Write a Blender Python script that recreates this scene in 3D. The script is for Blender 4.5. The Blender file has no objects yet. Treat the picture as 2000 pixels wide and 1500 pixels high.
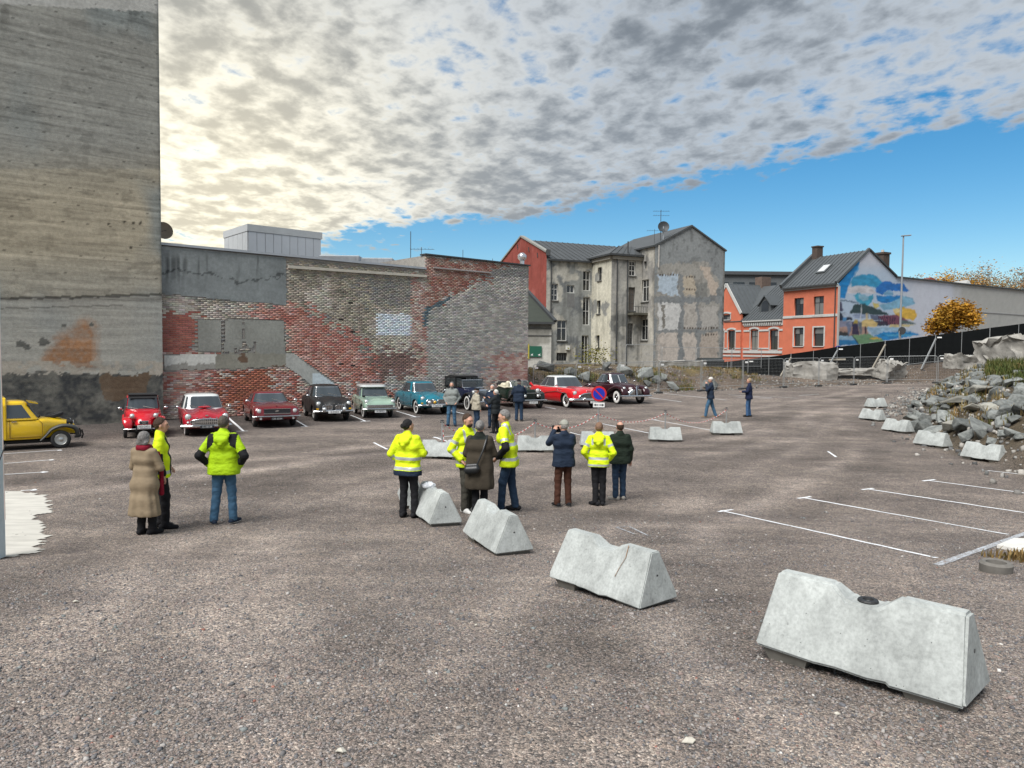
import bpy, bmesh, math, random
import numpy as np
from mathutils import Vector, Matrix
R = math.radians
random.seed(7); RNG = np.random.default_rng(11)
SC = bpy.context.scene
COL = SC.collection

# ------------------------------------------------------------------ camera
CAM_H = 2.9
FPX = 1450.0
TH = math.atan(65 / FPX); RO = 0.009
Fw = np.array([0, math.cos(TH), -math.sin(TH)])
U0 = np.array([0, math.sin(TH), math.cos(TH)]); R0 = np.array([1.0, 0, 0])
XR = math.cos(RO) * R0 + math.sin(RO) * U0
UP = -math.sin(RO) * R0 + math.cos(RO) * U0
CP = np.array([0, 0, CAM_H])
cam = bpy.data.cameras.new('camera'); camo = bpy.data.objects.new('camera', cam); COL.objects.link(camo)
cam.sensor_width = 36; cam.lens = 36 * FPX / 2000; cam.clip_end = 3000; cam.clip_start = 0.1
M = Matrix.Identity(4)
for i in range(3):
    M[i][0] = XR[i]; M[i][1] = UP[i]; M[i][2] = -Fw[i]; M[i][3] = CP[i]
camo.matrix_world = M
SC.camera = camo

# ------------------------------------------------------------------ light
SUN_EL, SUN_AZ = R(54), R(-143)          # azimuth measured from +Y towards +X
EXPOSURE = 1.85
SC.view_settings.view_transform = 'Standard'; SC.view_settings.look = 'None'
SC.view_settings.exposure = EXPOSURE; SC.view_settings.gamma = 1.0
SC.view_settings.use_curve_mapping = False
sl = bpy.data.lights.new('sun', 'SUN'); sl.energy = 1.5; sl.angle = R(38); sl.color = (1.0, 0.98, 0.95)
so = bpy.data.objects.new('sun', sl); COL.objects.link(so)
sd = Vector((math.sin(SUN_AZ) * math.cos(SUN_EL), math.cos(SUN_AZ) * math.cos(SUN_EL), math.sin(SUN_EL)))
so.rotation_euler = sd.to_track_quat('Z', 'Y').to_euler()
so.location = sd * 60

def build_world():
    w = bpy.data.worlds.new('World'); SC.world = w; w.use_nodes = True
    nt = w.node_tree; N = nt.nodes; L = nt.links; N.clear()
    def n(t, **k):
        x = N.new(t)
        for a, b in k.items(): setattr(x, a, b)
        return x
    def setin(s, v):
        if hasattr(v, 'is_output') or isinstance(v, bpy.types.NodeSocket): L.new(v, s)
        else: s.default_value = v
    def mth(op, a, b=0.0, c=0.0, clamp=False):
        x = n('ShaderNodeMath', operation=op); x.use_clamp = clamp
        setin(x.inputs[0], a); setin(x.inputs[1], b); setin(x.inputs[2], c); return x.outputs[0]
    def sst(v, a, b, lo=0.0, hi=1.0):
        x = n('ShaderNodeMapRange', interpolation_type='SMOOTHSTEP')
        setin(x.inputs[0], v); setin(x.inputs[1], a); setin(x.inputs[2], b); setin(x.inputs[3], lo); setin(x.inputs[4], hi)
        return x.outputs[0]
    def mixc(f, a, b):
        x = n('ShaderNodeMix', data_type='RGBA'); setin(x.inputs[0], f)
        for s, v in ((x.inputs[6], a), (x.inputs[7], b)):
            if isinstance(v, tuple): s.default_value = (*v, 1)
            else: L.new(v, s)
        return x.outputs[2]
    tc = n('ShaderNodeTexCoord'); sp = n('ShaderNodeSeparateXYZ'); L.new(tc.outputs['Generated'], sp.inputs[0])
    x, y, z = sp.outputs
    zz = mth('ADD', mth('MAXIMUM', z, 0.0), 0.12)
    u = mth('DIVIDE', x, zz); v = mth('DIVIDE', y, zz)
    cb = n('ShaderNodeCombineXYZ'); setin(cb.inputs[0], u); setin(cb.inputs[1], v)
    def noise(scale, detail, rough, dist=0.0, off=(0, 0, 0), sc=(1, 1, 1), rot=0.0):
        mp = n('ShaderNodeMapping'); L.new(cb.outputs[0], mp.inputs[0])
        mp.inputs['Location'].default_value = off; mp.inputs['Scale'].default_value = sc
        mp.inputs['Rotation'].default_value = (0, 0, rot)
        t = n('ShaderNodeTexNoise'); L.new(mp.outputs[0], t.inputs['Vector'])
        t.inputs['Scale'].default_value = scale; t.inputs['Detail'].default_value = detail
        t.inputs['Roughness'].default_value = rough; t.inputs['Distortion'].default_value = dist
        return t.outputs[0]
    n1 = noise(10.0, 7, 0.54, 0.12, (3.1, 1.7, 0), (1.0, 0.8, 1), 0.75)       # cloudlets
    n2 = noise(1.5, 4, 0.5, 0.3, (0.6, 2.4, 0), (1, 0.8, 1), 0.4)              # masses
    n3 = noise(26.0, 4, 0.6, 0.3, (9, 4, 0), (1, 1, 1), 0.8)
    # the deck ends along a line low over the roofs, blue beyond it
    e = mth('ADD', v, mth('MULTIPLY', u, 0.72))
    edge = mth('MINIMUM', mth('SUBTRACT', 3.56, e), mth('SUBTRACT', 3.95, v))
    edge = mth('ADD', edge, mth('MULTIPLY', mth('SUBTRACT', n2, 0.5), 1.2))
    edge = mth('ADD', edge, mth('MULTIPLY', mth('SUBTRACT', n1, 0.5), 0.5))
    cov = sst(edge, -0.3, 0.6)
    # the deck reaches down to the roofs on the left
    bank = sst(mth('DIVIDE', u, v), -0.12, -0.32)
    cov = mth('MAXIMUM', cov, mth('MULTIPLY', bank, 0.9))
    thin = sst(u, -0.6, 1.6)
    th = mth('ADD', mth('SUBTRACT', 0.86, mth('MULTIPLY', cov, 0.585)), mth('MULTIPLY', thin, 0.06))
    nn = mth('ADD', mth('MULTIPLY', n1, 0.62), mth('ADD', mth('MULTIPLY', n3, 0.16), mth('MULTIPLY', n2, 0.22)))
    dens = sst(nn, mth('SUBTRACT', th, 0.04), mth('ADD', th, 0.19))
    dens = mth('MULTIPLY', dens, sst(z, 0.0, 0.03))
    # shade of the clouds: thick bellies grey, thin edges white
    thick = mth('ADD', mth('MULTIPLY', n1, 0.85), mth('ADD', mth('MULTIPLY', n2, 0.65), mth('MULTIPLY', n3, 0.15)))
    belly = sst(mth('SUBTRACT', thick, mth('MULTIPLY', thin, 0.08)), 0.66, 1.0)
    high = sst(z, 0.20, 0.52)
    gl = n('ShaderNodeVectorMath', operation='DOT_PRODUCT'); L.new(tc.outputs['Generated'], gl.inputs[0])
    ga, ge = R(-23), R(9)
    gl.inputs[1].default_value = (math.sin(ga) * math.cos(ge), math.cos(ga) * math.cos(ge), math.sin(ge))
    g = mth('POWER', mth('MAXIMUM', gl.outputs['Value'], 0.0), 30.0)
    g2 = mth('POWER', mth('MAXIMUM', gl.outputs['Value'], 0.0), 13.0)
    bright = mixc(g2, (1.48, 1.64, 1.82), (2.3, 2.27, 2.12))
    bright = mixc(g, bright, (4.0, 3.75, 3.0))
    dark = mixc(high, (0.76, 0.87, 1.0), (0.50, 0.59, 0.70))
    dark = mixc(g, dark, (2.1, 1.95, 1.55))
    cc = mixc(belly, bright, dark)
    sky = n('ShaderNodeTexSky', sky_type='NISHITA'); sky.sun_disc = False
    sky.sun_elevation = SUN_EL; sky.sun_rotation = SUN_AZ
    sky.air_density = 1.0; sky.dust_density = 0.3; sky.ozone_density = 2.5
    hs = n('ShaderNodeHueSaturation'); hs.inputs['Saturation'].default_value = 1.4; hs.inputs['Value'].default_value = 0.35; hs.inputs['Hue'].default_value = 0.492
    L.new(sky.outputs[0], hs.inputs['Color'])
    mixed = mixc(dens, hs.outputs[0], cc)
    bg = n('ShaderNodeBackground'); bg.inputs[1].default_value = 0.1; L.new(mixed, bg.inputs[0])
    out = n('ShaderNodeOutputWorld'); L.new(bg.outputs[0], out.inputs[0])
build_world()

# ------------------------------------------------------------------ pixel helpers (photo pixels, 2000 x 1500)
def ray(px, py):
    d = Fw + (px - 1000) / FPX * XR - (py - 750) / FPX * UP
    return d
def proj(P):
    d = np.asarray(P, float) - CP
    z = d @ Fw
    return 1000 + FPX * (d @ XR) / z, 750 - FPX * (d @ UP) / z
def sm(a, b, x):
    t = np.clip((np.asarray(x, float) - a) / (b - a), 0, 1)
    return t * t * (3 - 2 * t)
# numpy value noise
_T = RNG.random((256, 256))
def vn(x, y):
    x = np.asarray(x, float); y = np.asarray(y, float)
    xi = np.floor(x).astype(int); yi = np.floor(y).astype(int)
    fx = x - xi; fy = y - yi; fx = fx * fx * (3 - 2 * fx); fy = fy * fy * (3 - 2 * fy)
    a = _T[xi & 255, yi & 255]; b = _T[(xi + 1) & 255, yi & 255]
    c = _T[xi & 255, (yi + 1) & 255]; d = _T[(xi + 1) & 255, (yi + 1) & 255]
    return (a * (1 - fx) + b * fx) * (1 - fy) + (c * (1 - fx) + d * fx) * fy
def fbm(x, y, o=4, g=0.5):
    s = 0; a = 1; t = 0
    for i in range(o):
        s = s + a * vn(x * 2 ** i + 17.3 * i, y * 2 ** i + 5.1 * i); t += a; a *= g
    return s / t

# ------------------------------------------------------------------ terrain heights
FENCE = np.array([(-2, 39.0), (1.2, 43.4), (3.9, 45.6), (6.8, 47.4), (9.6, 48.6), (12.8, 50.2), (16.1, 51.8), (19.4, 53), (22.4, 54.2), (25.6, 55.6), (28.8, 57.0), (32.2, 56.2), (35.6, 55)])
TOE = np.array([(6, 15.5), (9, 14.6), (14, 13.7), (20, 13.6), (23, 14.2), (27, 15.4), (31, 17), (38, 20.6), (46, 26), (54, 32)])  # (y, x)
STREET = np.array([(-60, 1.7), (10, 1.7), (14, 1.2), (19, 0.3), (24, 0.57), (27.8, 1.3), (34.6, 2.35), (38.6, 3.0), (46, 3.9), (70, 5)])
def terrain(x, y):
    x = np.asarray(x, float); y = np.asarray(y, float)
    lot = 0.0235 * np.clip(x - 2, 0, 40) * sm(32, 50, y)
    lot = lot + 0.62 * (1 - sm(3.5, 13.5, y))
    lot = lot - 0.2 * sm(11.5, 15, y) * sm(-2.2, 0.6, x) * (1 - sm(25, 36, y))
    lot = lot + 0.05 * (fbm(x * 0.22 + 3, y * 0.22, 3) - 0.5)
    dy = y - np.interp(x, FENCE[:, 0], FENCE[:, 1])
    m = sm(0.7, 4.8, dy + 1.2 * (fbm(x * 0.35, y * 0.35 + 9, 3) - 0.5))
    st = np.interp(x, STREET[:, 0], STREET[:, 1])
    md = np.where(x < 18, 1.65, np.maximum(1.15, st - 0.15)) + 0.35 * (fbm(x * 0.5 + 40, y * 0.5, 4) - 0.5)
    k = sm(57, 62, y)
    upz = md * (1 - k) + st * k
    z = lot * (1 - m) + upz * m
    dx = x - np.interp(y, TOE[:, 0], TOE[:, 1])
    bk = 2.25 * (1 - np.exp(-np.clip(dx, 0, 99) / 2.3)) * sm(15, 19, y) * (1 - sm(45, 53, y))
    bk = bk + 0.25 * sm(0, 3, dx) * (fbm(x * 0.8, y * 0.8, 3) - 0.5) * sm(15, 19, y) * (1 - sm(45, 53, y))
    bk2 = 0.5 * sm(0.2, 4, x - np.interp(y, TOE[:, 0], TOE[:, 1])) * (1 - sm(14, 18, y))
    return z + np.maximum(bk, 0) + bk2
def tz(x, y): return float(terrain(x, y))
def gp(px, py, h=0.0):
    """ground point seen at a photo pixel (h above ground)"""
    d = ray(px, py); t = np.concatenate([np.linspace(3, 60, 1400), np.linspace(60, 300, 600)])
    P = CP[None] + t[:, None] * d[None]
    below = P[:, 2] < terrain(P[:, 0], P[:, 1]) + h
    i = int(np.argmax(below)) if below.any() else len(t) - 1
    p = P[i]
    return Vector((p[0], p[1], tz(p[0], p[1])))
def atd(px, py, y):
    d = ray(px, py); t = y / d[1]
    return Vector(CP + t * d)

# ------------------------------------------------------------------ materials
MATS = {}
def _nt(name):
    m = bpy.data.materials.new(name); m.use_nodes = True
    nt = m.node_tree; b = nt.nodes['Principled BSDF']
    return m, nt, b
def lin(c):
    return tuple(((v / 255) / 12.92 if v / 255 <= 0.04045 else ((v / 255 + 0.055) / 1.055) ** 2.4) for v in c)
def pm(name, col, rough=0.6, metal=0.0, var=0.15, vs=3.0, bump=0.0, bs=40.0, spec=0.5, coat=0.0, attr=None, objcol=False, stretch=(1, 1, 1), dirt=0.0, trans=0.0, det=5):
    """generic procedural surface: base colour (or colour attribute) broken up by noise, fine bump"""
    if name in MATS: return MATS[name]
    m, nt, b = _nt(name); N = nt.nodes; L = nt.links
    tc = N.new('ShaderNodeTexCoord'); mp = N.new('ShaderNodeMapping'); L.new(tc.outputs['Object'], mp.inputs[0]); mp.inputs['Scale'].default_value = stretch
    no = N.new('ShaderNodeTexNoise'); L.new(mp.outputs[0], no.inputs['Vector']); no.inputs['Scale'].default_value = vs; no.inputs['Detail'].default_value = det; no.inputs['Roughness'].default_value = 0.62
    mr = N.new('ShaderNodeMapRange'); L.new(no.outputs[0], mr.inputs[0]); mr.inputs[1].default_value = 0.25; mr.inputs[2].default_value = 0.75
    mr.inputs[3].default_value = 1 - var; mr.inputs[4].default_value = 1 + var
    if attr:
        a = N.new('ShaderNodeVertexColor'); a.layer_name = attr; src = a.outputs[0]
    elif objcol:
        a = N.new('ShaderNodeObjectInfo'); src = a.outputs['Color']
    else:
        a = N.new('ShaderNodeRGB'); a.outputs[0].default_value = (*col, 1); src = a.outputs[0]
    vm = N.new('ShaderNodeVectorMath'); vm.operation = 'SCALE'; L.new(src, vm.inputs[0]); L.new(mr.outputs[0], vm.inputs['Scale'])
    out = vm.outputs[0]
    if dirt:
        n2 = N.new('ShaderNodeTexNoise'); L.new(tc.outputs['Object'], n2.inputs['Vector']); n2.inputs['Scale'].default_value = vs * 0.35; n2.inputs['Detail'].default_value = 6; n2.inputs['Roughness'].default_value = 0.7
        r2 = N.new('ShaderNodeMapRange'); L.new(n2.outputs[0], r2.inputs[0]); r2.inputs[1].default_value = 0.5; r2.inputs[2].default_value = 0.72; r2.inputs[3].default_value = 0; r2.inputs[4].default_value = dirt
        mx = N.new('ShaderNodeMix'); mx.data_type = 'RGBA'; L.new(r2.outputs[0], mx.inputs[0]); L.new(out, mx.inputs[6]); mx.inputs[7].default_value = (0.09, 0.085, 0.075, 1); out = mx.outputs[2]
    L.new(out, b.inputs['Base Color'])
    b.inputs['Roughness'].default_value = rough; b.inputs['Metallic'].default_value = metal
    b.inputs['Specular IOR Level'].default_value = spec
    if coat: b.inputs['Coat Weight'].default_value = coat; b.inputs['Coat Roughness'].default_value = 0.05
    if trans: b.inputs['Transmission Weight'].default_value = trans
    if bump:
        nb = N.new('ShaderNodeTexNoise'); L.new(mp.outputs[0], nb.inputs['Vector']); nb.inputs['Scale'].default_value = bs; nb.inputs['Detail'].default_value = 4
        bp = N.new('ShaderNodeBump'); L.new(nb.outputs[0], bp.inputs['Height']); bp.inputs['Strength'].default_value = bump; bp.inputs['Distance'].default_value = 0.02
        L.new(bp.outputs[0], b.inputs['Normal'])
    MATS[name] = m
    return m
def paint(name, col, rough=0.22, metal=0.0): return pm(name, col, rough, metal, 0.05, 1.2, 0, 0, 0.5, 0.8 if max(col) > .05 else 0.25)
def glassmat(name, tint=(0.02, 0.025, 0.03), clear=0.0):
    if name in MATS: return MATS[name]
    m, nt, b = _nt(name); N = nt.nodes; L = nt.links
    b.inputs['Base Color'].default_value = (*tint, 1); b.inputs['Roughness'].default_value = 0.04; b.inputs['Specular IOR Level'].default_value = 0.9
    tc = N.new('ShaderNodeTexCoord'); no = N.new('ShaderNodeTexNoise'); L.new(tc.outputs['Object'], no.inputs['Vector']); no.inputs['Scale'].default_value = 2.2
    bp = N.new('ShaderNodeBump'); bp.inputs['Strength'].default_value = 0.06; L.new(no.outputs[0], bp.inputs['Height']); L.new(bp.outputs[0], b.inputs['Normal'])
    if clear:
        tr = N.new('ShaderNodeBsdfTransparent'); tr.inputs[0].default_value = (0.85, 0.9, 0.92, 1)
        mx = N.new('ShaderNodeMixShader'); mx.inputs[0].default_value = clear
        L.new(b.outputs[0], mx.inputs[1]); L.new(tr.outputs[0], mx.inputs[2]); L.new(mx.outputs[0], N['Material Output'].inputs[0])
    MATS[name] = m
    return m

# ------------------------------------------------------------------ object helpers
ORG = {}
def finish(o, parent, kind=None):
    COL.objects.link(o)
    if parent is not None:
        o.parent = parent; ORG[o.name] = ORG.get(parent.name, Vector((0, 0, 0)))
    if kind: o['kind'] = kind
    return o
def fast(name, V, Q, mat, parent=None, smooth=False, col=None, kind=None, world=True):
    """mesh object from numpy arrays; Q is (m,3) or (m,4); col is a per-vertex colour"""
    V = np.asarray(V, np.float32); Q = np.asarray(Q, np.int32)
    if parent is not None and world: V = V - np.array(ORG.get(parent.name, (0, 0, 0)), np.float32)
    me = bpy.data.meshes.new(name); k = Q.shape[1]
    me.vertices.add(len(V)); me.vertices.foreach_set('co', V.ravel())
    me.loops.add(Q.size); me.loops.foreach_set('vertex_index', Q.ravel())
    me.polygons.add(len(Q)); me.polygons.foreach_set('loop_start', np.arange(0, Q.size, k, dtype=np.int32))
    try: me.polygons.foreach_set('loop_total', np.full(len(Q), k, np.int32))
    except Exception: pass
    if smooth: me.polygons.foreach_set('use_smooth', np.ones(len(Q), bool))
    me.update(calc_edges=True)
    if col is not None:
        a = me.color_attributes.new('Col', 'FLOAT_COLOR', 'POINT')
        c = np.ones((len(V), 4), np.float32); c[:, :3] = col
        a.data.foreach_set('color', c.ravel())
    me.validate()
    if mat: me.materials.append(mat)
    return finish(bpy.data.objects.new(name, me), parent, kind)
class MB:
    def __init__(s): s.V = []; s.F = []
    def add(s, V, F):
        b = len(s.V); s.V += [tuple(v) for v in V]; s.F += [tuple(i + b for i in f) for f in F]; return s
    def box(s, c, d, rz=0.0, mat=None):
        x, y, z = d[0] / 2, d[1] / 2, d[2] / 2
        vs = [Vector((a * x, b * y, e * z)) for e in (-1, 1) for a, b in ((-1, -1), (1, -1), (1, 1), (-1, 1))]
        m = mat if mat is not None else Matrix.Rotation(rz, 3, 'Z')
        return s.add([m @ v + Vector(c) for v in vs], [(3, 2, 1, 0), (4, 5, 6, 7), (0, 1, 5, 4), (1, 2, 6, 5), (2, 3, 7, 6), (3, 0, 4, 7)])
    def bar(s, p0, p1, w, h, up=(0, 0, 1)):
        p0, p1 = Vector(p0), Vector(p1); d = p1 - p0; l = d.length
        if l < 1e-6: return s
        x = d / l; u = Vector(up)
        if abs(x.dot(u)) > 0.98: u = Vector((1, 0, 0))
        y = u.cross(x).normalized(); z = x.cross(y)
        return s.box((p0 + p1) / 2, (l, w, h), mat=Matrix((x, y, z)).transposed())
    def tube(s, pts, r, n=8, caps=True):
        pts = [Vector(p) for p in pts]; rs = r if hasattr(r, '__len__') else [r] * len(pts)
        b = len(s.V); pv = None
        for i, p in enumerate(pts):
            t = (pts[min(i + 1, len(pts) - 1)] - pts[max(i - 1, 0)]).normalized()
            a = Vector((0, 0, 1)) if abs(t.z) < 0.9 else Vector((0, 1, 0))
            if pv is not None: a = pv
            u = (a - t * a.dot(t)).normalized(); pv = u; w = t.cross(u)
            for k in range(n):
                q = 2 * math.pi * k / n
                s.V.append(tuple(p + (u * math.cos(q) + w * math.sin(q)) * rs[i]))
        for i in range(len(pts) - 1):
            for k in range(n):
                s.F.append((b + i * n + k, b + i * n + (k + 1) % n, b + (i + 1) * n + (k + 1) % n, b + (i + 1) * n + k))
        if caps:
            s.F.append(tuple(b + k for k in range(n))[::-1]); e = b + (len(pts) - 1) * n
            s.F.append(tuple(e + k for k in range(n)))
        return s
    def lathe(s, prof, c=(0, 0, 0), axis=(0, 0, 1), n=16):
        ax = Vector(axis).normalized(); a = Vector((0, 0, 1)) if abs(ax.z) < 0.9 else Vector((1, 0, 0))
        u = (a - ax * a.dot(ax)).normalized(); w = ax.cross(u); b = len(s.V); c = Vector(c)
        for r, h in prof:
            for k in range(n):
                q = 2 * math.pi * k / n
                s.V.append(tuple(c + ax * h + (u * math.cos(q) + w * math.sin(q)) * r))
        for i in range(len(prof) - 1):
            for k in range(n):
                s.F.append((b + i * n + k, b + i * n + (k + 1) % n, b + (i + 1) * n + (k + 1) % n, b + (i + 1) * n + k))
        return s
    def ball(s, c, r, n=10, m=6):
        r = r if hasattr(r, '__len__') else (r, r, r)
        b = len(s.V)
        for i in range(m + 1):
            t = math.pi * i / m
            for k in range(n):
                q = 2 * math.pi * k / n
                s.V.append((c[0] + r[0] * math.sin(t) * math.cos(q), c[1] + r[1] * math.sin(t) * math.sin(q), c[2] - r[2] * math.cos(t)))
        for i in range(m):
            for k in range(n):
                s.F.append((b + i * n + k, b + i * n + (k + 1) % n, b + (i + 1) * n + (k + 1) % n, b + (i + 1) * n + k))
        return s
    def prism(s, poly, ext):
        """polygon of 3-D points pushed along ext"""
        b = len(s.V); e = Vector(ext); n = len(poly)
        s.V += [tuple(Vector(p)) for p in poly] + [tuple(Vector(p) + e) for p in poly]
        s.F.append(tuple(b + i for i in range(n))[::-1]); s.F.append(tuple(b + n + i for i in range(n)))
        for i in range(n):
            j = (i + 1) % n; s.F.append((b + i, b + j, b + n + j, b + n + i))
        return s
    def build(s, name, mat, parent=None, smooth=None, world=True, kind=None, bevel=0.0):
        V = s.V
        if parent is not None and world:
            o = ORG.get(parent.name, Vector((0, 0, 0))); V = [(v[0] - o[0], v[1] - o[1], v[2] - o[2]) for v in V]
        me = bpy.data.meshes.new(name); me.from_pydata(V, [], s.F); me.update()
        bm = bmesh.new(); bm.from_mesh(me)
        bmesh.ops.remove_doubles(bm, verts=bm.verts, dist=1e-5)
        bmesh.ops.recalc_face_normals(bm, faces=bm.faces)
        if bevel: bmesh.ops.bevel(bm, geom=bm.edges[:], offset=bevel, segments=1, affect='EDGES', clamp_overlap=True)
        bm.to_mesh(me); bm.free()
        if smooth is not None:
            me.polygons.foreach_set('use_smooth', np.ones(len(me.polygons), bool))
            if smooth < 179: me.set_sharp_from_angle(angle=R(smooth))
        if mat: me.materials.append(mat)
        return finish(bpy.data.objects.new(name, me), parent, kind)
def tag(o, label, cat, group=None):
    o['label'] = label; o['category'] = cat
    if group: o['group'] = group
    return o
def thing(name, label, cat, loc=(0, 0, 0), rz=0.0, group=None):
    o = bpy.data.objects.new(name, None); COL.objects.link(o); o.empty_display_size = 0.2
    o.location = loc; o.rotation_euler = (0, 0, rz); ORG[o.name] = Vector(loc)
    return tag(o, label, cat, group)
def copy_tree(o, parent=None):
    c = o.copy(); COL.objects.link(c); c.parent = parent
    for ch in list(o.children): copy_tree(ch, c)
    return c
def struct(o): o['kind'] = 'structure'; return o
def inpoly(px, py, poly):
    px = np.asarray(px); py = np.asarray(py); r = np.zeros(px.shape, bool); n = len(poly); j = n - 1
    for i in range(n):
        xi, yi = poly[i]; xj, yj = poly[j]
        c = ((yi > py) != (yj > py)) & (px < (xj - xi) * (py - yi) / ((yj - yi) or 1e-9) + xi)
        r ^= c; j = i
    return r
def textobj(body, size, mat, parent, loc, rot, name='lettering', align='CENTER', ext=0.0):
    cu = bpy.data.curves.new('t', 'FONT'); cu.body = body; cu.size = size; cu.align_x = align; cu.align_y = 'CENTER'; cu.extrude = ext
    o = bpy.data.objects.new('t', cu); COL.objects.link(o)
    dg = bpy.context.evaluated_depsgraph_get(); me = bpy.data.meshes.new_from_object(o.evaluated_get(dg))
    bpy.data.objects.remove(o); bpy.data.curves.remove(cu)
    me.name = name; me.materials.clear(); me.materials.append(mat)
    q = finish(bpy.data.objects.new(name, me), parent); q.location = loc; q.rotation_euler = rot
    return q
# ================================================================== GROUND
GX = np.concatenate([[-900, -400, -150, -70, -40], np.arange(-26, -12, 0.4), np.arange(-12, 14, 0.2), np.arange(14, 46.01, 0.4), [52, 60, 75, 100, 160, 400, 900]])
GY = np.concatenate([[-300, -60, -15, -4, 0], np.arange(2, 30, 0.2), np.arange(30, 70.01, 0.33), [74, 80, 90, 110, 150, 250, 500, 1500]])
_gx, _gy = np.meshgrid(GX, GY, indexing='ij')
GZ = terrain(_gx, _gy)
def gz(x, y):
    x = np.asarray(x, float); y = np.asarray(y, float)
    i = np.clip(np.searchsorted(GX, x) - 1, 0, len(GX) - 2); j = np.clip(np.searchsorted(GY, y) - 1, 0, len(GY) - 2)
    a = (x - GX[i]) / (GX[i + 1] - GX[i]); b = (y - GY[j]) / (GY[j + 1] - GY[j])
    return (GZ[i, j] * (1 - a) + GZ[i + 1, j] * a) * (1 - b) + (GZ[i, j + 1] * (1 - a) + GZ[i + 1, j + 1] * a) * b
def tz(x, y): return float(gz(x, y))
def gridq(nx, ny):
    i, j = np.meshgrid(np.arange(nx - 1), np.arange(ny - 1), indexing='ij')
    a = (i * ny + j).ravel()
    return np.stack([a, a + ny, a + ny + 1, a + 1], 1)
def gravel_mat():
    m, nt, b = _nt('gravel'); N = nt.nodes; L = nt.links
    tc = N.new('ShaderNodeTexCoord')
    col = N.new('ShaderNodeVertexColor'); col.layer_name = 'Col'
    def vor(s):
        v = N.new('ShaderNodeTexVoronoi'); v.inputs['Scale'].default_value = s; L.new(tc.outputs['Object'], v.inputs['Vector']); return v
    def noi(s, d=4, r=0.6, sc=None):
        v = N.new('ShaderNodeTexNoise'); v.inputs['Scale'].default_value = s; v.inputs['Detail'].default_value = d; v.inputs['Roughness'].default_value = r
        if sc:
            mp = N.new('ShaderNodeMapping'); mp.inputs['Scale'].default_value = sc; mp.inputs['Rotation'].default_value = (0, 0, 0.6); L.new(tc.outputs['Object'], mp.inputs[0]); L.new(mp.outputs[0], v.inputs['Vector'])
        else: L.new(tc.outputs['Object'], v.inputs['Vector'])
        return v
    def ramp(s, pts):
        r = N.new('ShaderNodeValToRGB'); e = r.color_ramp.elements
        while len(e) > 1: e.remove(e[-1])
        e[0].position = pts[0][0]; e[0].color = (*pts[0][1], 1)
        for p, c in pts[1:]:
            q = e.new(p); q.color = (*c, 1)
        L.new(s, r.inputs[0]); return r.outputs[0]
    def mul(a, b_):
        x = N.new('ShaderNodeMix'); x.data_type = 'RGBA'; x.blend_type = 'MULTIPLY'; x.inputs[0].default_value = 1; L.new(a, x.inputs[6]); L.new(b_, x.inputs[7]); return x.outputs[2]
    v1 = vor(58); v2 = vor(140); v3 = vor(14)
    sp = N.new('ShaderNodeSeparateColor'); L.new(v1.outputs['Color'], sp.inputs[0])
    sp2 = N.new('ShaderNodeSeparateColor'); L.new(v2.outputs['Color'], sp2.inputs[0])
    sp3 = N.new('ShaderNodeSeparateColor'); L.new(v3.outputs['Color'], sp3.inputs[0])
    c1 = ramp(sp.outputs[0], [(0.0, (0.34, 0.35, 0.37)), (0.22, (0.66, 0.66, 0.66)), (0.5, (1.0, 0.95, 0.92)), (0.72, (1.1, 1.0, 0.95)), (0.9, (1.33, 1.3, 1.27)), (1.0, (1.75, 1.72, 1.68))])
    c2 = ramp(sp2.outputs[0], [(0.0, (0.45, 0.45, 0.47)), (0.5, (1.0, 0.99, 0.98)), (0.85, (1.32, 1.3, 1.27)), (1.0, (1.7, 1.67, 1.64))])
    c3 = ramp(sp3.outputs[1], [(0.0, (0.86, 0.86, 0.88)), (1.0, (1.12, 1.1, 1.08))])
    nb = noi(0.35, 6, 0.65); big = ramp(nb.outputs[0], [(0.3, (0.70, 0.69, 0.69)), (0.5, (1.0, 0.98, 0.96)), (0.68, (1.32, 1.28, 1.24))])
    nt2 = noi(0.5, 5, 0.6, (0.25, 1.5, 1)); trk = ramp(nt2.outputs[0], [(0.35, (0.78, 0.77, 0.77)), (0.6, (1.08, 1.07, 1.05)), (0.75, (1.3, 1.27, 1.24))])
    nm = noi(3.0, 5, 0.7); mid = ramp(nm.outputs[0], [(0.3, (0.78, 0.78, 0.8)), (0.55, (1.03, 1.02, 1.0)), (0.75, (1.22, 1.19, 1.16))])
    c = mul(mul(mul(col.outputs[0], c1), mul(c2, c3)), mul(mul(big, trk), mid))
    L.new(c, b.inputs['Base Color']); b.inputs['Roughness'].default_value = 0.9; b.inputs['Specular IOR Level'].default_value = 0.25
    h1 = N.new('ShaderNodeMath'); h1.operation = 'MULTIPLY_ADD'; L.new(sp.outputs[1], h1.inputs[0]); h1.inputs[1].default_value = 1.0; L.new(sp2.outputs[1], h1.inputs[2])
    h2 = N.new('ShaderNodeMath'); h2.operation = 'SUBTRACT'; L.new(h1.outputs[0], h2.inputs[0]); L.new(v1.outputs['Distance'], h2.inputs[1])
    bp = N.new('ShaderNodeBump'); L.new(h2.outputs[0], bp.inputs['Height']); bp.inputs['Strength'].default_value = 1.0; bp.inputs['Distance'].default_value = 0.010
    L.new(bp.outputs[0], b.inputs['Normal'])
    return m
LOTC = np.array((0.268, 0.249, 0.234)); DIRTC = np.array((0.16, 0.137, 0.115)); SOILC = np.array((0.12, 0.105, 0.075)); GRASSC = np.array((0.17, 0.14, 0.065))
ASPHC = np.array((0.105, 0.10, 0.102))
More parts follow.
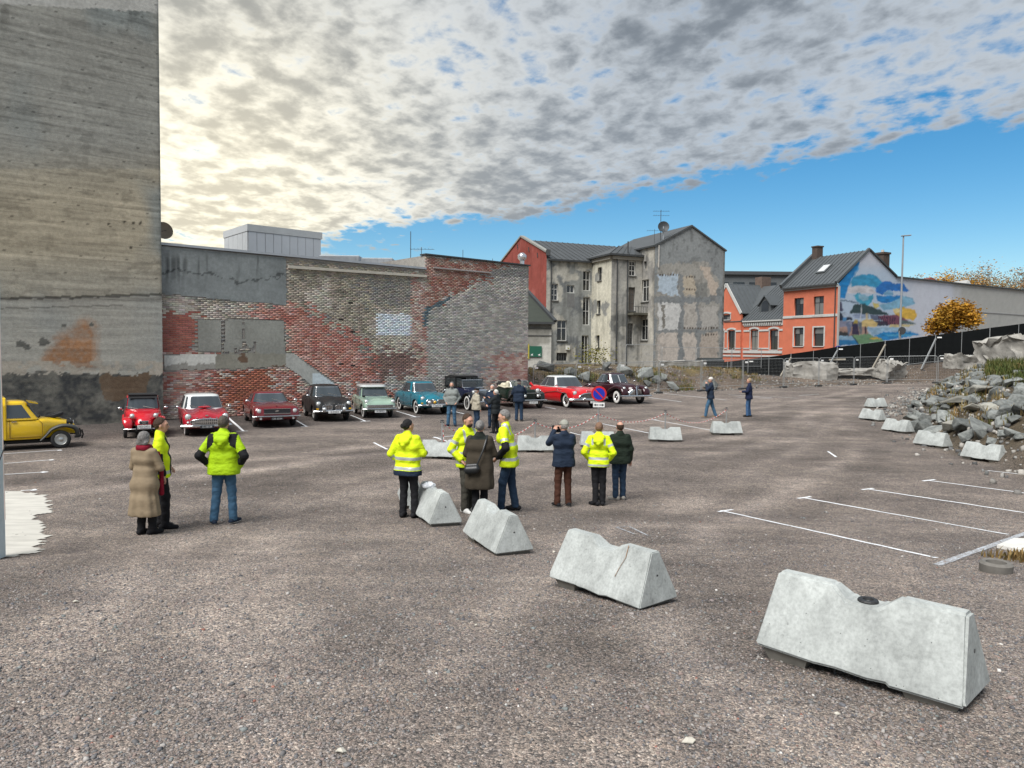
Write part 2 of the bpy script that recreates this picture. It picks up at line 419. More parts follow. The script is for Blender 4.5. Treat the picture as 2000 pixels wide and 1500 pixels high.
TRACKS = [[(1000, 1640), (700, 1330), (560, 1120), (640, 1000), (900, 930), (1500, 860), (1650, 800)], [(420, 1640), (330, 1300), (420, 1080), (640, 960), (1000, 900), (1500, 830)], [(1500, 1640), (1120, 1290), (1180, 1100), (1450, 960), (1640, 870), (1600, 780)], [(-100, 985), (300, 930), (640, 890), (1100, 850), (1500, 800), (1700, 762)]]
def ground_col(x, y):
    c = np.tile(LOTC, (x.size, 1))
    dy = y - np.interp(x, FENCE[:, 0], FENCE[:, 1]); f = fbm(x * 0.6, y * 0.6, 4)
    k = sm(-0.3, 1.8, dy + (f - 0.5) * 2)[:, None]; c = c * (1 - k) + DIRTC * k
    g = (sm(3.2, 4.6, dy + (f - 0.5) * 2.5) * (x < 19) * sm(0.42, 0.55, f))[:, None]; c = c * (1 - g) + GRASSC * g
    dx = x - np.interp(y, TOE[:, 0], TOE[:, 1])
    k = (sm(-1.2, 1.0, dx + (f - 0.5) * 2) * sm(14, 18, y) * (y < 52))[:, None]; c = c * (1 - k) + SOILC * k
    # darker worn asphalt under the row of parked cars
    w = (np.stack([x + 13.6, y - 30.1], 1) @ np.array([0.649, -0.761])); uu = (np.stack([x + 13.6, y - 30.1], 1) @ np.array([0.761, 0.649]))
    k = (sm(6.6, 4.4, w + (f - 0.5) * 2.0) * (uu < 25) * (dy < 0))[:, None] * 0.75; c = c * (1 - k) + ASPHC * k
    # wheel tracks packed pale and dusty, loose dark chippings between them
    tr = np.zeros(x.size); ds = np.zeros(x.size); P2 = np.stack([x, y], 1)
    for path in TRACKS:
        q = np.array([(p.x, p.y) for p in (gp(*w_) for w_ in path)]); t_ = np.linspace(0, len(q) - 1, 70); q = np.stack([np.interp(t_, np.arange(len(q)), q[:, k]) for k in (0, 1)], 1)
        for _ in range(6): q[1:-1] = (q[:-2] + 2 * q[1:-1] + q[2:]) / 4
        d = np.full(x.size, 99.0); near = (y < 60) & (y > 1)
        for i in range(len(q) - 1):
            ab = q[i + 1] - q[i]; v = P2[near] - q[i]; tt = np.clip(v @ ab / (ab @ ab + 1e-9), 0, 1); d[near] = np.minimum(d[near], np.linalg.norm(v - tt[:, None] * ab, axis=1))
        d = d + (f - .5) * .9
        tr = np.maximum(tr, np.exp(-((d - .75) / .33) ** 2)); ds = np.maximum(ds, np.exp(-((d - 1.75) / .5) ** 2) * .8 + np.exp(-(d / .28) ** 2) * .5)
    w = (tr * sm(.28, .6, fbm(x * .45 + 3, y * .45, 4)))[:, None]; c = c * (1 + .42 * w) ; c = c * (1 - .3 * (ds * sm(.3, .65, fbm(x * .5 + 13, y * .5, 4)))[:, None])
    k = (0.34 * sm(0.5, 0.68, fbm(x * 0.3 + 7, y * 0.3 + 2, 3)))[:, None]; c = c * (1 - k * .5)
    return c
gm = gravel_mat()
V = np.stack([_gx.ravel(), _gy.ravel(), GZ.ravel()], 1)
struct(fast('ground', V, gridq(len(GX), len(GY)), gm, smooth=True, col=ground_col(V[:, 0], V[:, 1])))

# painted parking lines and other flat marks
def line_mat(name, col, keep):
    m, nt, b = _nt(name); N = nt.nodes; L = nt.links
    tc = N.new('ShaderNodeTexCoord'); no = N.new('ShaderNodeTexNoise'); L.new(tc.outputs['Object'], no.inputs[0]); no.inputs['Scale'].default_value = 26; no.inputs['Detail'].default_value = 6; no.inputs['Roughness'].default_value = 0.75
    r = N.new('ShaderNodeMapRange'); L.new(no.outputs[0], r.inputs[0]); r.inputs[1].default_value = keep; r.inputs[2].default_value = keep + 0.12
    mx = N.new('ShaderNodeMix'); mx.data_type = 'RGBA'; L.new(r.outputs[0], mx.inputs[0]); mx.inputs[6].default_value = (0.2, 0.18, 0.17, 1); mx.inputs[7].default_value = (*col, 1)
    L.new(mx.outputs[2], b.inputs['Base Color']); b.inputs['Roughness'].default_value = 0.85
    return m
LM = line_mat('line_paint', (0.74, 0.75, 0.76), 0.34); LM2 = line_mat('worn_line_paint', (0.5, 0.54, 0.58), 0.46)
def strip(x0, y0, x1, y1, w, mat, name='parking_line'):
    """painted line along a straight photo line, laid on the ground"""
    k = max(2, int(math.hypot(x1 - x0, y1 - y0) / 12)); P = [gp(x0 + (x1 - x0) * i / k, y0 + (y1 - y0) * i / k) for i in range(k + 1)]; V = []
    P = [P[0]] + [(P[i - 1] + P[i] * 2 + P[i + 1]) / 4 for i in range(1, k)] + [P[-1]]
    for i, c in enumerate(P):
        d = P[min(i + 1, k)] - P[max(i - 1, 0)]; d.z = 0; d.normalize(); s = Vector((-d.y, d.x, 0))
        for g in (-1, 1):
            e = c + s * g * w / 2 * (1 + 0.25 * (random.random() - 0.5)); V.append((e.x, e.y, tz(e.x, e.y) + 0.007))
    return struct(fast(name, V, np.array([(2 * i, 2 * i + 2, 2 * i + 3, 2 * i + 1) for i in range(k)]), mat))
LINES = [(1408, 998, 1830, 1091, .085), (1403, 1000, 1431, 996, .09), (1569, 973, 1970, 1045, .08), (1558, 974, 1584, 971, .09), (1695, 956, 2040, 1008, .08), (1683, 957, 1706, 954.5, .09),
 (1814, 939, 2050, 970, .08), (1802, 940, 1826, 937.5, .09), (1929, 919.5, 2050, 933, .08), (1276, 820, 1393, 841.5, .08), (1262, 820.5, 1283, 820, .1), (1177, 828, 1274, 847.6, .08),
 (1113, 845, 1146, 853, .08), (1291, 768, 1419, 781.6, .09), (1267, 776.5, 1331, 785, .1), (1423, 771, 1507, 777, .09), (1440, 776, 1508, 778.5, .08), (730, 865, 756, 878, .09), (848, 854, 890, 868, .1),
 (446, 816, 475, 842, .1), (461, 843, 484, 842, .1), (579, 821.6, 598, 833, .1), (587, 834, 602, 833, .1), (685, 811, 714, 823, .1), (704, 823.5, 723, 822.5, .1), (774, 803, 813, 814.8, .1), (802, 815, 821, 814.5, .1),
 (880, 802.4, 906, 808.4, .1), (1065, 795, 1085, 798.6, .1), (5, 887, 119, 879.4, .06), (112, 880.3, 121, 879.5, .16), (6, 906, 104, 898.5, .06), (96, 899.5, 105, 898.5, .18), (6, 927.6, 90, 922.4, .06), (80, 923.5, 91, 922, .2),
 (41, 959, 66, 957.6, .06), (62, 958, 72, 957, .2), (1617, 882, 1633, 893, .08), (845, 855.5, 905, 850, .07), (5, 868, 85, 863, .06), (1560, 773, 1600, 770, .07), (1505, 775, 1560, 778, .07)]
for (a, b_, c, d, w) in LINES: strip(a, b_, c, d, w * .85, LM)
strip(1829, 1105, 2010, 1040, .11, LM2)
for pts in ((1204, 1030, 1228, 1029), (1228, 1029, 1264, 1046), (1204, 1031, 1240, 1044)): strip(*pts, .035, LM2, 'worn_marking')

# pale concrete slab showing through the gravel on the left
slab_px = [(-60, 962), (7, 961), (43, 960), (70, 964), (94, 971), (99.5, 982), (96, 988), (110, 994), (99.5, 1004), (68, 1009), (83, 1021), (87, 1027), (96, 1031), (90, 1050), (83, 1066), (66, 1083), (38, 1088), (12, 1094), (-60, 1096)]
sv = []; spx = []
for i in range(len(slab_px) - 1):
    (x0, y0), (x1, y1) = slab_px[i], slab_px[i + 1]; n = max(1, int(math.hypot(x1 - x0, y1 - y0) / 5))
    for k in range(n):
        t = k / n; j = 0 if x0 < 0 else 1
        spx.append((x0 + (x1 - x0) * t + j * random.uniform(-3.5, 3.5), y0 + (y1 - y0) * t + j * random.uniform(-1.3, 1.3)))
sp_ = [(p.x, p.y) for p in (gp(*p) for p in spx)]; xs_ = np.arange(min(p[0] for p in sp_), max(p[0] for p in sp_), .05); ys_ = np.arange(min(p[1] for p in sp_), max(p[1] for p in sp_), .05)
XX, YY = np.meshgrid(xs_, ys_, indexing='ij'); XX = XX.ravel(); YY = YY.ravel(); ins_ = inpoly(XX + (fbm(XX * 5, YY * 5, 3) - .5) * .3, YY + (fbm(XX * 5 + 9, YY * 5, 3) - .5) * .3, sp_); Q = gridq(len(xs_), len(ys_)); Q = Q[ins_[Q].all(1)]
struct(fast('concrete_slab', np.stack([XX, YY, gz(XX, YY) + .012], 1), Q, pm('slab_concrete', (0.50, 0.48, 0.43), 0.85, 0, 0.2, 2.5, 0.3, 30, dirt=0.12, stretch=(0.6, 2.5, 1)), smooth=True))
q = gp(1985, 1072); bd_ = thing('board', 'flat white board lying on the gravel beside the weeds', 'board', tuple(q))
MB().prism([(-.1, -.25, .01), (.75, -.3, .01), (.8, .35, .01), (.25, .42, .01), (-.28, .0, .01)], (0, 0, 0.045)).build('panel', pm('white_board', (0.62, 0.6, 0.56), 0.7, 0, 0.15, 4), bd_, world=False)

# loose stones in the foreground
def rocks_np(P, S, seed, flat=0.65):
    r = np.random.default_rng(seed); n = len(P)
    base = np.array([(x, y, z) for z in (-1, 1) for x, y in ((-1, -1), (1, -1), (1, 1), (-1, 1))], float) * 0.5
    V = base[None] * (1 + r.uniform(-0.45, 0.45, (n, 8, 3)))
    V[:, 4:, :2] *= r.uniform(0.45, 0.95, (n, 1, 1))
    V *= (S[:, None] * np.stack([r.uniform(0.8, 1.5, n), r.uniform(0.7, 1.1, n), r.uniform(0.4, 0.8, n) * flat / 0.65], 1))[:, None, :]
    a = r.uniform(0, 6.28, n); t = r.uniform(-0.35, 0.35, n)
    x = V[..., 0] * np.cos(t)[:, None] - V[..., 2] * np.sin(t)[:, None]; z = V[..., 0] * np.sin(t)[:, None] + V[..., 2] * np.cos(t)[:, None]
    y = V[..., 1]
    X = x * np.cos(a)[:, None] - y * np.sin(a)[:, None]; Y = x * np.sin(a)[:, None] + y * np.cos(a)[:, None]
    V = np.stack([X, Y, z], -1) + P[:, None, :]
    f = np.array([(3, 2, 1, 0), (4, 5, 6, 7), (0, 1, 5, 4), (1, 2, 6, 5), (2, 3, 7, 6), (3, 0, 4, 7)])
    Q = (f[None] + 8 * np.arange(n)[:, None, None]).reshape(-1, 4)
    return V.reshape(-1, 3), Q
STONEPAL = np.array([(0.21, 0.19, 0.18), (0.27, 0.24, 0.225), (0.12, 0.12, 0.13), (0.16, 0.155, 0.155), (0.24, 0.185, 0.165), (0.33, 0.31, 0.29), (0.18, 0.195, 0.19), (0.25, 0.21, 0.20), (0.55, 0.53, 0.5), (0.28, 0.13, 0.10)])
PALP = np.array([.22, .18, .13, .18, .09, .07, .06, .06, .005, .005])
def scatter_stones(n, y0, y1, s0, s1, seed, fx=0.74, pw=1.6):
    r = np.random.default_rng(seed)
    t = r.random(n); y = (y0 ** (2 - pw) + t * (y1 ** (2 - pw) - y0 ** (2 - pw))) ** (1 / (2 - pw))
    x = r.uniform(-1, 1, n) * (y * fx + 0.3)
    d = fbm(x * 0.5 + 31, y * 0.5 + 12, 4); k = r.random(n) < sm(0.25, 0.62, d) * 0.85 + 0.15
    x = x[k]; y = y[k]; n = len(x)
    s = np.exp(r.uniform(np.log(s0), np.log(s1), n))
    P = np.stack([x, y, gz(x, y) + s * 0.12], 1)
    V, Q = rocks_np(P, s, seed + 1)
    c = STONEPAL[r.choice(len(STONEPAL), n, p=PALP)] * r.uniform(0.75, 1.2, (n, 1))
    return V, Q, np.repeat(c, 8, 0)
smat = pm('loose_stone', (1, 1, 1), 0.88, 0, 0.2, 60, 0, 0, 0.3, attr='Col')
V1, Q1, C1 = scatter_stones(68000, 3.2, 14, 0.007, 0.017, 5)
V2, Q2, C2 = scatter_stones(3500, 3.2, 17, 0.017, 0.034, 8)
o = fast('loose_gravel', np.concatenate([V1, V2]), np.concatenate([Q1, Q2 + len(V1)]), smat, col=np.concatenate([C1, C2]), kind='stuff')

# ================================================================== PLANES AND FACADES
ZAX = Vector((0, 0, 1))
def plane_uz(O, a, px, py):
    n = np.cross(np.array(a), [0, 0, 1]); d = ray(px, py)
    t = ((np.array(O) - CP) @ n) / (d @ n); P = CP + t * d
    return float((P - np.array(O)) @ np.array(a)), float(P[2])
def rect_px(O, a, r):
    """photo rectangle -> (u0,u1,z0,z1) on a wall plane"""
    xm, ym = (r[0] + r[2]) / 2, (r[1] + r[3]) / 2
    u0 = plane_uz(O, a, r[0], ym)[0]; u1 = plane_uz(O, a, r[2], ym)[0]
    z1 = plane_uz(O, a, xm, r[1])[1]; z0 = plane_uz(O, a, xm, r[3])[1]
    return (u0, u1, z0, z1)
def facade(parent, name, O, a, u0, u1, z0, z1, ops, mat, colf=None, res=0.6, depth=0.16, top=None, rtop=8):
    """wall with real openings; top(u) adds a gable above z1"""
    a = Vector(a).normalized(); n = a.cross(ZAX); O = Vector((O[0], O[1], 0))
    us = sorted(set([round(v, 4) for v in np.linspace(u0, u1, max(2, int((u1 - u0) / res) + 1))] + [round(v, 4) for o_ in ops for v in o_[:2] if u0 < v < u1]))
    zs = sorted(set([round(v, 4) for v in np.linspace(z0, z1, max(2, int((z1 - z0) / res) + 1))] + [round(v, 4) for o_ in ops for v in o_[2:4] if z0 < v < z1]))
    us = [v for i, v in enumerate(us) if i == 0 or v - us[i - 1] > 1e-3]; zs = [v for i, v in enumerate(zs) if i == 0 or v - zs[i - 1] > 1e-3]
    V = []; Q = []
    U, Z = np.meshgrid(us, zs, indexing='ij')
    base = np.array(O)[None] + U.ravel()[:, None] * np.array(a)[None]; base[:, 2] = Z.ravel()
    V = base; ny = len(zs)
    for i in range(len(us) - 1):
        for j in range(ny - 1):
            uc = (us[i] + us[i + 1]) / 2; zc = (zs[j] + zs[j + 1]) / 2
            if any(o_[0] < uc < o_[1] and o_[2] < zc < o_[3] for o_ in ops): continue
            Q.append((i * ny + j, (i + 1) * ny + j, (i + 1) * ny + j + 1, i * ny + j + 1))
    V = list(map(tuple, V))
    for (p0, p1, q0, q1) in [o_[:4] for o_ in ops]:
        c = [O + a * p0 + ZAX * q0, O + a * p1 + ZAX * q0, O + a * p1 + ZAX * q1, O + a * p0 + ZAX * q1]
        b = len(V); V += [tuple(p) for p in c] + [tuple(p - n * depth) for p in c]
        for k in range(4):
            l = (k + 1) % 4; Q.append((b + k, b + l, b + 4 + l, b + 4 + k))
    if top:
        b = len(V); gu = [v for v in us]; m = rtop
        for uu in gu:
            for k in range(m + 1):
                zz = z1 + (top(uu) - z1) * k / m; p = O + a * uu; V.append((p.x, p.y, zz))
        for i in range(len(gu) - 1):
            for k in range(m): Q.append((b + i * (m + 1) + k, b + (i + 1) * (m + 1) + k, b + (i + 1) * (m + 1) + k + 1, b + i * (m + 1) + k + 1))
    V = np.array(V); col = None
    if colf is not None:
        px, py = proj(V); uu = (V - np.array(O)) @ np.array(a); col = colf(px, py, uu, V[:, 2])
    return fast(name, V, np.array(Q), mat, parent, col=col)
GLASS = glassmat('window_glass', (0.012, 0.015, 0.018)); WHITEF = pm('white_window_paint', (0.62, 0.61, 0.57), 0.5, 0, 0.1, 8)
DARKF = pm('dark_window_paint', (0.025, 0.026, 0.028), 0.4, 0, 0.1, 8); CURT = pm('curtain', (0.34, 0.33, 0.30), 0.9, 0, 0.25, 12, stretch=(6, 6, 0.3))
def window(parent, O, a, r, fm=None, cols=2, rows=(0.65,), depth=0.12, fw=0.06, sill=None, curtain=0.0, glass=None):
    u0, u1, z0, z1 = r; a = Vector(a).normalized(); n = a.cross(ZAX); O = Vector((O[0], O[1], 0)); fm = fm or WHITEF
    def pt(u, z, d=0.0): return O + a * u + ZAX * z - n * d
    mb = MB(); t = 0.05
    def fb(ua, ub, za, zb, dd=depth, th=t):
        mb.prism([pt(ua, za, dd), pt(ub, za, dd), pt(ub, zb, dd), pt(ua, zb, dd)], -n * th)
    fb(u0 + .004, u0 + fw, z0 + .004, z1 - .004); fb(u1 - fw, u1 - .004, z0 + .004, z1 - .004)
    fb(u0 + fw, u1 - fw, z0 + .004, z0 + fw); fb(u0 + fw, u1 - fw, z1 - fw, z1 - .004)
    zc = [z0 + fw] + [z0 + (z1 - z0) * q for q in rows] + [z1 - fw]; uc = [u0 + fw + (u1 - u0 - 2 * fw) * k / cols for k in range(cols + 1)]
    for q in zc[1:-1]: fb(u0 + fw, u1 - fw, q - fw * .4, q + fw * .4, depth + .003, t * .8)
    for q in uc[1:-1]: fb(q - fw * .35, q + fw * .35, z0 + fw, z1 - fw, depth + .006, t * .7)
    w = mb.build('window', fm, parent)
    for i in range(cols):
        for j in range(len(zc) - 1):
            MB().prism([pt(uc[i], zc[j], depth + .025), pt(uc[i + 1], zc[j], depth + .025), pt(uc[i + 1], zc[j + 1], depth + .025), pt(uc[i], zc[j + 1], depth + .025)], -n * .008).build('pane', glass or (CURT_G if curtain and random.random() < curtain else GLASS), w)
    if sill: 
        s = MB(); s.prism([pt(u0 - .07, z0 - .09, -.10), pt(u1 + .07, z0 - .09, -.10), pt(u1 + .07, z0 - .004, -.10), pt(u0 - .07, z0 - .004, -.10)], -n * .2); s.build('sill', sill, w)
    return w
CURT_G = glassmat('curtained_glass', (0.16, 0.16, 0.15))
def slab_poly(name, pts, th, mat, parent, up=None):
    """thin plate from a planar polygon"""
    p = [Vector(q) for q in pts]; n = (p[1] - p[0]).cross(p[2] - p[0]).normalized()
    if n.z < 0: n = -n
    return MB().prism(p, -n * th).build(name, mat, parent)
def seams(parent, e0, e1, r0, r1, n, mat, h=0.05, w=0.05):
    e0, e1, r0, r1 = map(Vector, (e0, e1, r0, r1))
    nn = (e1 - e0).cross(r0 - e0).normalized(); nn = nn if nn.z > 0 else -nn
    for i in range(n + 1):
        t = i / n; p = e0.lerp(e1, t); q = r0.lerp(r1, t)
        MB().bar(p + nn * h * .45, q + nn * h * .45, w, h, nn).build('roof_seam', mat, parent)
CONC = pm('wall_concrete', (1, 1, 1), 0.9, 0, 0.18, 9, 0.5, 30, 0.2, attr='Col', stretch=(1, 1, 1))

# ================================================================== BRICK WALL
W0 = np.array([-13.6, 30.1, 0.0]); WA = np.array([0.7609, 0.6489, 0]); WN = np.array([0.6489, -0.7609, 0])
WL0, WL1, WSTEP = -0.75, 19.05, 12.05
ZL, ZR = 6.98, 7.72
def S(*c): return np.array(lin(c))
def wall_paint(px, py, u, z, rnd=None):
    """surface colour and plaster mask over the old party wall (photo pixel layout)"""
    f1 = fbm(u * 1.1 + 3, z * 1.1, 4); f2 = fbm(u * 4 + 9, z * 4, 3); f3 = fbm(u * 0.5, z * 0.5 + 20, 3)
    f5 = fbm(u * 7 + 2, z * 9 + 5, 2)
    qx = px + (f1 - .5) * 34 + (f2 - .5) * 18; qy = py + (fbm(u * 1.3 + 50, z * 1.3, 4) - .5) * 26 + (fbm(u * 5, z * 5 + 9, 2) - .5) * 10
    rr = rnd if rnd is not None else f2
    if rnd is not None: qx = qx + (rnd - .5) * 44; qy = qy + ((rnd * 7.31) % 1 - .5) * 24
    BEIGE = S(146, 138, 122); PALE = S(168, 161, 150); RED = S(146, 88, 76); DRED = S(118, 72, 62); GREY = S(128, 128, 122); DGREY = S(104, 106, 106); CREAM = S(166, 160, 148)
    n = px.size; C = np.tile(BEIGE, (n, 1)); pl = np.zeros(n, bool)
    def put(mask, a, b=None, w=0.0, k=None):
        if b is None: C[mask] = a
        else:
            t = (np.clip(w + (k if k is not None else (rr - .5) * .55 + (f2 - .5) * 1.5 + (f5 - .5) * 1.0), 0, 1))[:, None]
            C[mask] = (a * (1 - t) + b * t)[mask]
    put(np.ones(n, bool), BEIGE, DGREY, 0.25)
    # lower half: pinkish bricks under old limewash
    put(qy > 700, S(150, 100, 88), PALE, 0.45)
    put((qx < 640) & (qy > 690), S(146, 84, 70), PALE, 0.42)
    put(inpoly(qx, qy, [(440, 725), (520, 722), (545, 790), (450, 800)]), S(148, 86, 62), S(120, 70, 50), 0.3)
    # whitewashed band
    put(inpoly(qx, qy, [(300, 572), (560, 595), (560, 628), (300, 640)]), CREAM, S(120, 108, 100), 0.18)
    # red areas
    put(inpoly(qx, qy, [(300, 612), (384, 606), (388, 692), (322, 692), (322, 735), (300, 735)]), RED, S(132, 72, 60), 0.35)
    put(inpoly(qx, qy, [(480, 594), (600, 596), (625, 622), (680, 650), (706, 652), (715, 690), (765, 742), (795, 775), (690, 785), (640, 740), (570, 694), (556, 640), (500, 625)]), S(144, 86, 74), S(172, 140, 128), 0.32)
    put(inpoly(qx, qy, [(640, 735), (780, 745), (800, 830), (560, 830)]), S(148, 90, 76), PALE, 0.4)
    # beige-grey upper middle
    m = inpoly(qx, qy, [(560, 515), (805, 535), (805, 700), (760, 700), (706, 645), (640, 605), (560, 590)])
    put(m, BEIGE, S(104, 98, 88), 0.32); put(m & (f3 > .52), S(166, 160, 148), S(140, 132, 118), 0.4)
    put(inpoly(qx, qy, [(700, 540), (806, 545), (806, 600), (720, 600)]), S(126, 120, 110), DGREY, 0.35)
    put(inpoly(qx, qy, [(725, 690), (806, 690), (806, 742), (735, 745)]), S(118, 92, 84), S(100, 78, 72), 0.4)
    put(inpoly(qx, qy, [(740, 740), (830, 735), (840, 830), (790, 830)]), S(166, 162, 154), S(128, 118, 110), 0.35)
    # strip between the buildings
    put(inpoly(px, qy, [(804, 540), (838, 540), (838, 690), (804, 690)]), S(140, 98, 88), PALE, 0.42)
    # right block
    put((px > 836), S(124, 124, 120), S(162, 159, 152), 0.3, (f2 - .5) * 1.6 + (f5 - .5) * 1.5 + (rr - .5) * .5)
    put((px > 836) & (qy > 690), S(132, 126, 120), S(166, 163, 156), 0.45, (f2 - .5) * 1.5 + (f5 - .5) * 1.5 + (rr - .5) * .5)
    put(inpoly(qx, qy, [(960, 690), (1060, 690), (1060, 800), (930, 800)]), S(134, 96, 88), PALE, 0.35)
    put(inpoly(px, qy, [(830, 500), (1000, 515), (955, 540), (925, 556), (885, 580), (836, 604)]), S(128, 80, 68), S(150, 136, 124), 0.3)
    put(inpoly(px, py, [(960, 525), (1045, 528), (1045, 543), (960, 540)]), S(112, 112, 110))
    # old roof line scar
    put(inpoly(px, py, [(826, 612), (835, 600), (880, 580), (884, 584), (838, 608), (832, 640), (826, 640)]), S(70, 88, 96))
    put(inpoly(px, py, [(884, 584), (925, 556), (931, 556), (888, 590)]), S(165, 160, 150))
    put(inpoly(qx, qy, [(885, 700), (950, 705), (930, 760), (870, 760)]), S(110, 112, 114), S(160, 158, 152), 0.3)
    # plaster sheets
    g = inpoly(px + (f2 - .5) * 5, py + (f2 - .5) * 7, [(300, 480), (559, 500), (561, 598), (470, 590), (300, 573)])
    C[g] = S(112, 118, 118); pl |= g
    drip = sm(.54, .70, fbm(u * 3.2, z * .35 + 3, 3) * .55 + fbm(u * 9, z * .8, 2) * .45) * sm(580, 505, py) * sm(488, 512, py)
    C[g] *= (1 - .6 * drip[g])[:, None] * (0.62 + .5 * f1[g] + .26 * f2[g])[:, None]
    crack = np.abs(py - (540 + 9 * np.sin(px * .03) + (f2 - .5) * 22 + (px - 430) * .05)) < 1.6
    C[g & crack] *= .45
    g = inpoly(px + (f2 - .5) * 4, py + (f2 - .5) * 4, [(386, 623), (556, 625), (558, 691), (386, 688)]) & ~inpoly(px, py, [(432, 622), (437, 622), (437, 684), (433, 688)]) & ~(inpoly(qx, qy, [(455, 668), (498, 666), (498, 690), (455, 690)]) & (f2 > .45)) & ~((np.abs(px - 475) < 1.6) & (f2 > .42))
    C[g] = S(124, 125, 118) * (0.8 + .4 * f1[g])[:, None]; pl |= g
    g = inpoly(px + (f2 - .5) * 6, py + (f2 - .5) * 4, [(320, 692), (425, 690), (440, 700), (420, 722), (318, 725)])
    C[g] = np.where((qy[g] > 712)[:, None], S(132, 130, 122), S(178, 178, 170)); pl |= g
    g = inpoly(px, py + (f2 - .5) * 8, [(422, 690), (559, 690), (562, 718), (420, 724)])
    C[g] = S(126, 124, 112) * (0.7 + .6 * f1[g])[:, None]; C[g & (f1 > .56)] = S(96, 76, 60); pl |= g
    g = inpoly(px + (f2 - .5) * 8, py + (f2 - .5) * 6, [(556, 688), (575, 688), (602, 712), (654, 748), (656, 760), (612, 758), (585, 735), (557, 716)])
    C[g] = S(146, 146, 140) * (0.85 + .3 * f1[g])[:, None]; C[g & inpoly(px, py, [(610, 730), (660, 730), (660, 765), (610, 765)])] = S(170, 180, 184); pl |= g
    g = inpoly(px + (f2 - .5) * 4, py + (f2 - .5) * 4, [(738, 613), (803, 614), (804, 656), (736, 656)])
    C[g] = S(176, 186, 196) * (0.9 + .2 * f2[g])[:, None]
    h = np.hypot(px - 682, py - 592) < 3.2; C[h] = S(30, 28, 28)
    for hx, hy in ((665, 712), (688, 712), (690, 649), (665, 623)): C[np.hypot(px - hx, py - hy) < 3.0] = S(40, 34, 32)
    return np.clip((C * .84 + .16 * C.mean(1)[:, None]) * 1.5, 0, .85), pl
bw = thing('brick_wall', 'long weathered red and grey brick party wall with plaster patches behind the parked cars', 'wall', tuple(W0 + WA * 9))
def wp(u, z, off=0.0): return W0 + WA * u + WN * off + np.array([0, 0, z])
ROOFB = pm('roof_felt', (0.06, 0.062, 0.06), 0.9, 0, 0.2, 3)
# body of the wall: mortar face and the building volume behind it
mb = MB()
for (ua, ub, zt) in ((WL0, WSTEP, ZL), (WSTEP, WL1, ZR)):
    mb.prism([wp(ua, -.3, -.014), wp(ub, -.3, -.014), wp(ub, -.3, -7.5), wp(ua, -.3, -7.5)], (0, 0, zt + .3 - .02))
mb.build('mortar', pm('mortar', (0.30, 0.285, 0.26), 0.95, 0, 0.25, 5, 0.4, 60), bw)
CH, CL = 0.080, 0.245
BV = []; BC = []; BU = []
nrow = int(ZR / CH)
for r in range(nrow):
    z0 = r * CH + .006; off = (CL / 2 if r % 2 else 0)
    us = np.arange(WL0 - CL, WL1 + CL, CL) + off
    for k, ua in enumerate(us):
        a0 = max(ua + .006, WL0 + .002); a1 = min(ua + CL - .006, WL1 - .002)
        if a1 - a0 < .03: continue
        if z0 + CH > (ZL if (a0 + a1) / 2 < WSTEP else ZR) - .03: continue
        BU.append((a0, a1, z0, z0 + CH - .013))
BU = np.array(BU); nb = len(BU); rb = np.random.default_rng(3)
cen = W0[None] + WA[None] * ((BU[:, 0] + BU[:, 1]) / 2)[:, None]; cen[:, 2] = (BU[:, 2] + BU[:, 3]) / 2
bpx, bpy_ = proj(cen); rnd = rb.random(nb)
bc, bpl = wall_paint(bpx, bpy_, (BU[:, 0] + BU[:, 1]) / 2, cen[:, 2], rnd)
bc = np.clip(bc * rb.uniform(.84, 1.16, (nb, 1)) * (1 + rb.uniform(-.06, .06, (nb, 3))), 0, .8)
keep = ~bpl; prot = rb.uniform(-.004, .007, nb); prot[rb.random(nb) < .02] -= .008
# the 300 clean red bricks nearest the corner are single pieces
sc = (bc[:, 0] - bc[:, 1]) - 0.004 * np.abs(bpx - 350) - .002 * np.abs(bpy_ - 650)
sc[~keep | (bpx > 600)] = -9
single = np.argsort(-sc)[:300]; issingle = np.zeros(nb, bool); issingle[single] = True
BRM = pm('brick_clay', (1, 1, 1), 0.9, 0, 0.22, 14, 0.4, 70, 0.2, attr='Col'); BRO = pm('brick_clay_single', (1, 1, 1), 0.9, 0, 0.22, 14, 0.4, 70, 0.2, objcol=True)
idx = np.where(keep & ~issingle)[0]
def brick_geo(ii):
    m = len(ii); V = np.zeros((m, 8, 3))
    for k, (a, e, zz) in enumerate(((0, 0, 2), (1, 0, 2), (1, 1, 2), (0, 1, 2), (0, 0, 3), (1, 0, 3), (1, 1, 3), (0, 1, 3))):
        jit = rb.uniform(-.003, .003, m)
        V[:, k] = W0 + WA * (BU[ii, a] + jit)[:, None] + WN * (np.where(e == 0, prot[ii], -.02))[:, None]
        V[:, k, 2] = BU[ii, zz] + rb.uniform(-.002, .002, m)
    f = np.array([(0, 1, 5, 4), (1, 2, 6, 5), (3, 0, 4, 7), (4, 5, 6, 7), (3, 2, 1, 0)])
    return V.reshape(-1, 3), (f[None] + 8 * np.arange(m)[:, None, None]).reshape(-1, 4)
V, Q = brick_geo(idx)
fast('brickwork', V, Q, BRM, bw, col=np.repeat(bc[idx], 8, 0), kind='stuff')
bme = None; ang = math.atan2(WA[1], WA[0])
for i in single:
    L_ = BU[i, 1] - BU[i, 0]
    if bme is None:
        mb = MB(); mb.box((0, .0, 0), (1, .03, CH - .013)); ob = mb.build('brick', BRO, bw, world=False, bevel=.004); bme = ob.data
    else: ob = finish(bpy.data.objects.new('brick', bme), bw)
    c = cen[i] + WN * (prot[i] - .015) - np.array(bw.location)
    ob.location = c; ob.rotation_euler = (0, 0, ang); ob.scale = (L_, 1, 1); ob.color = (*bc[i], 1)
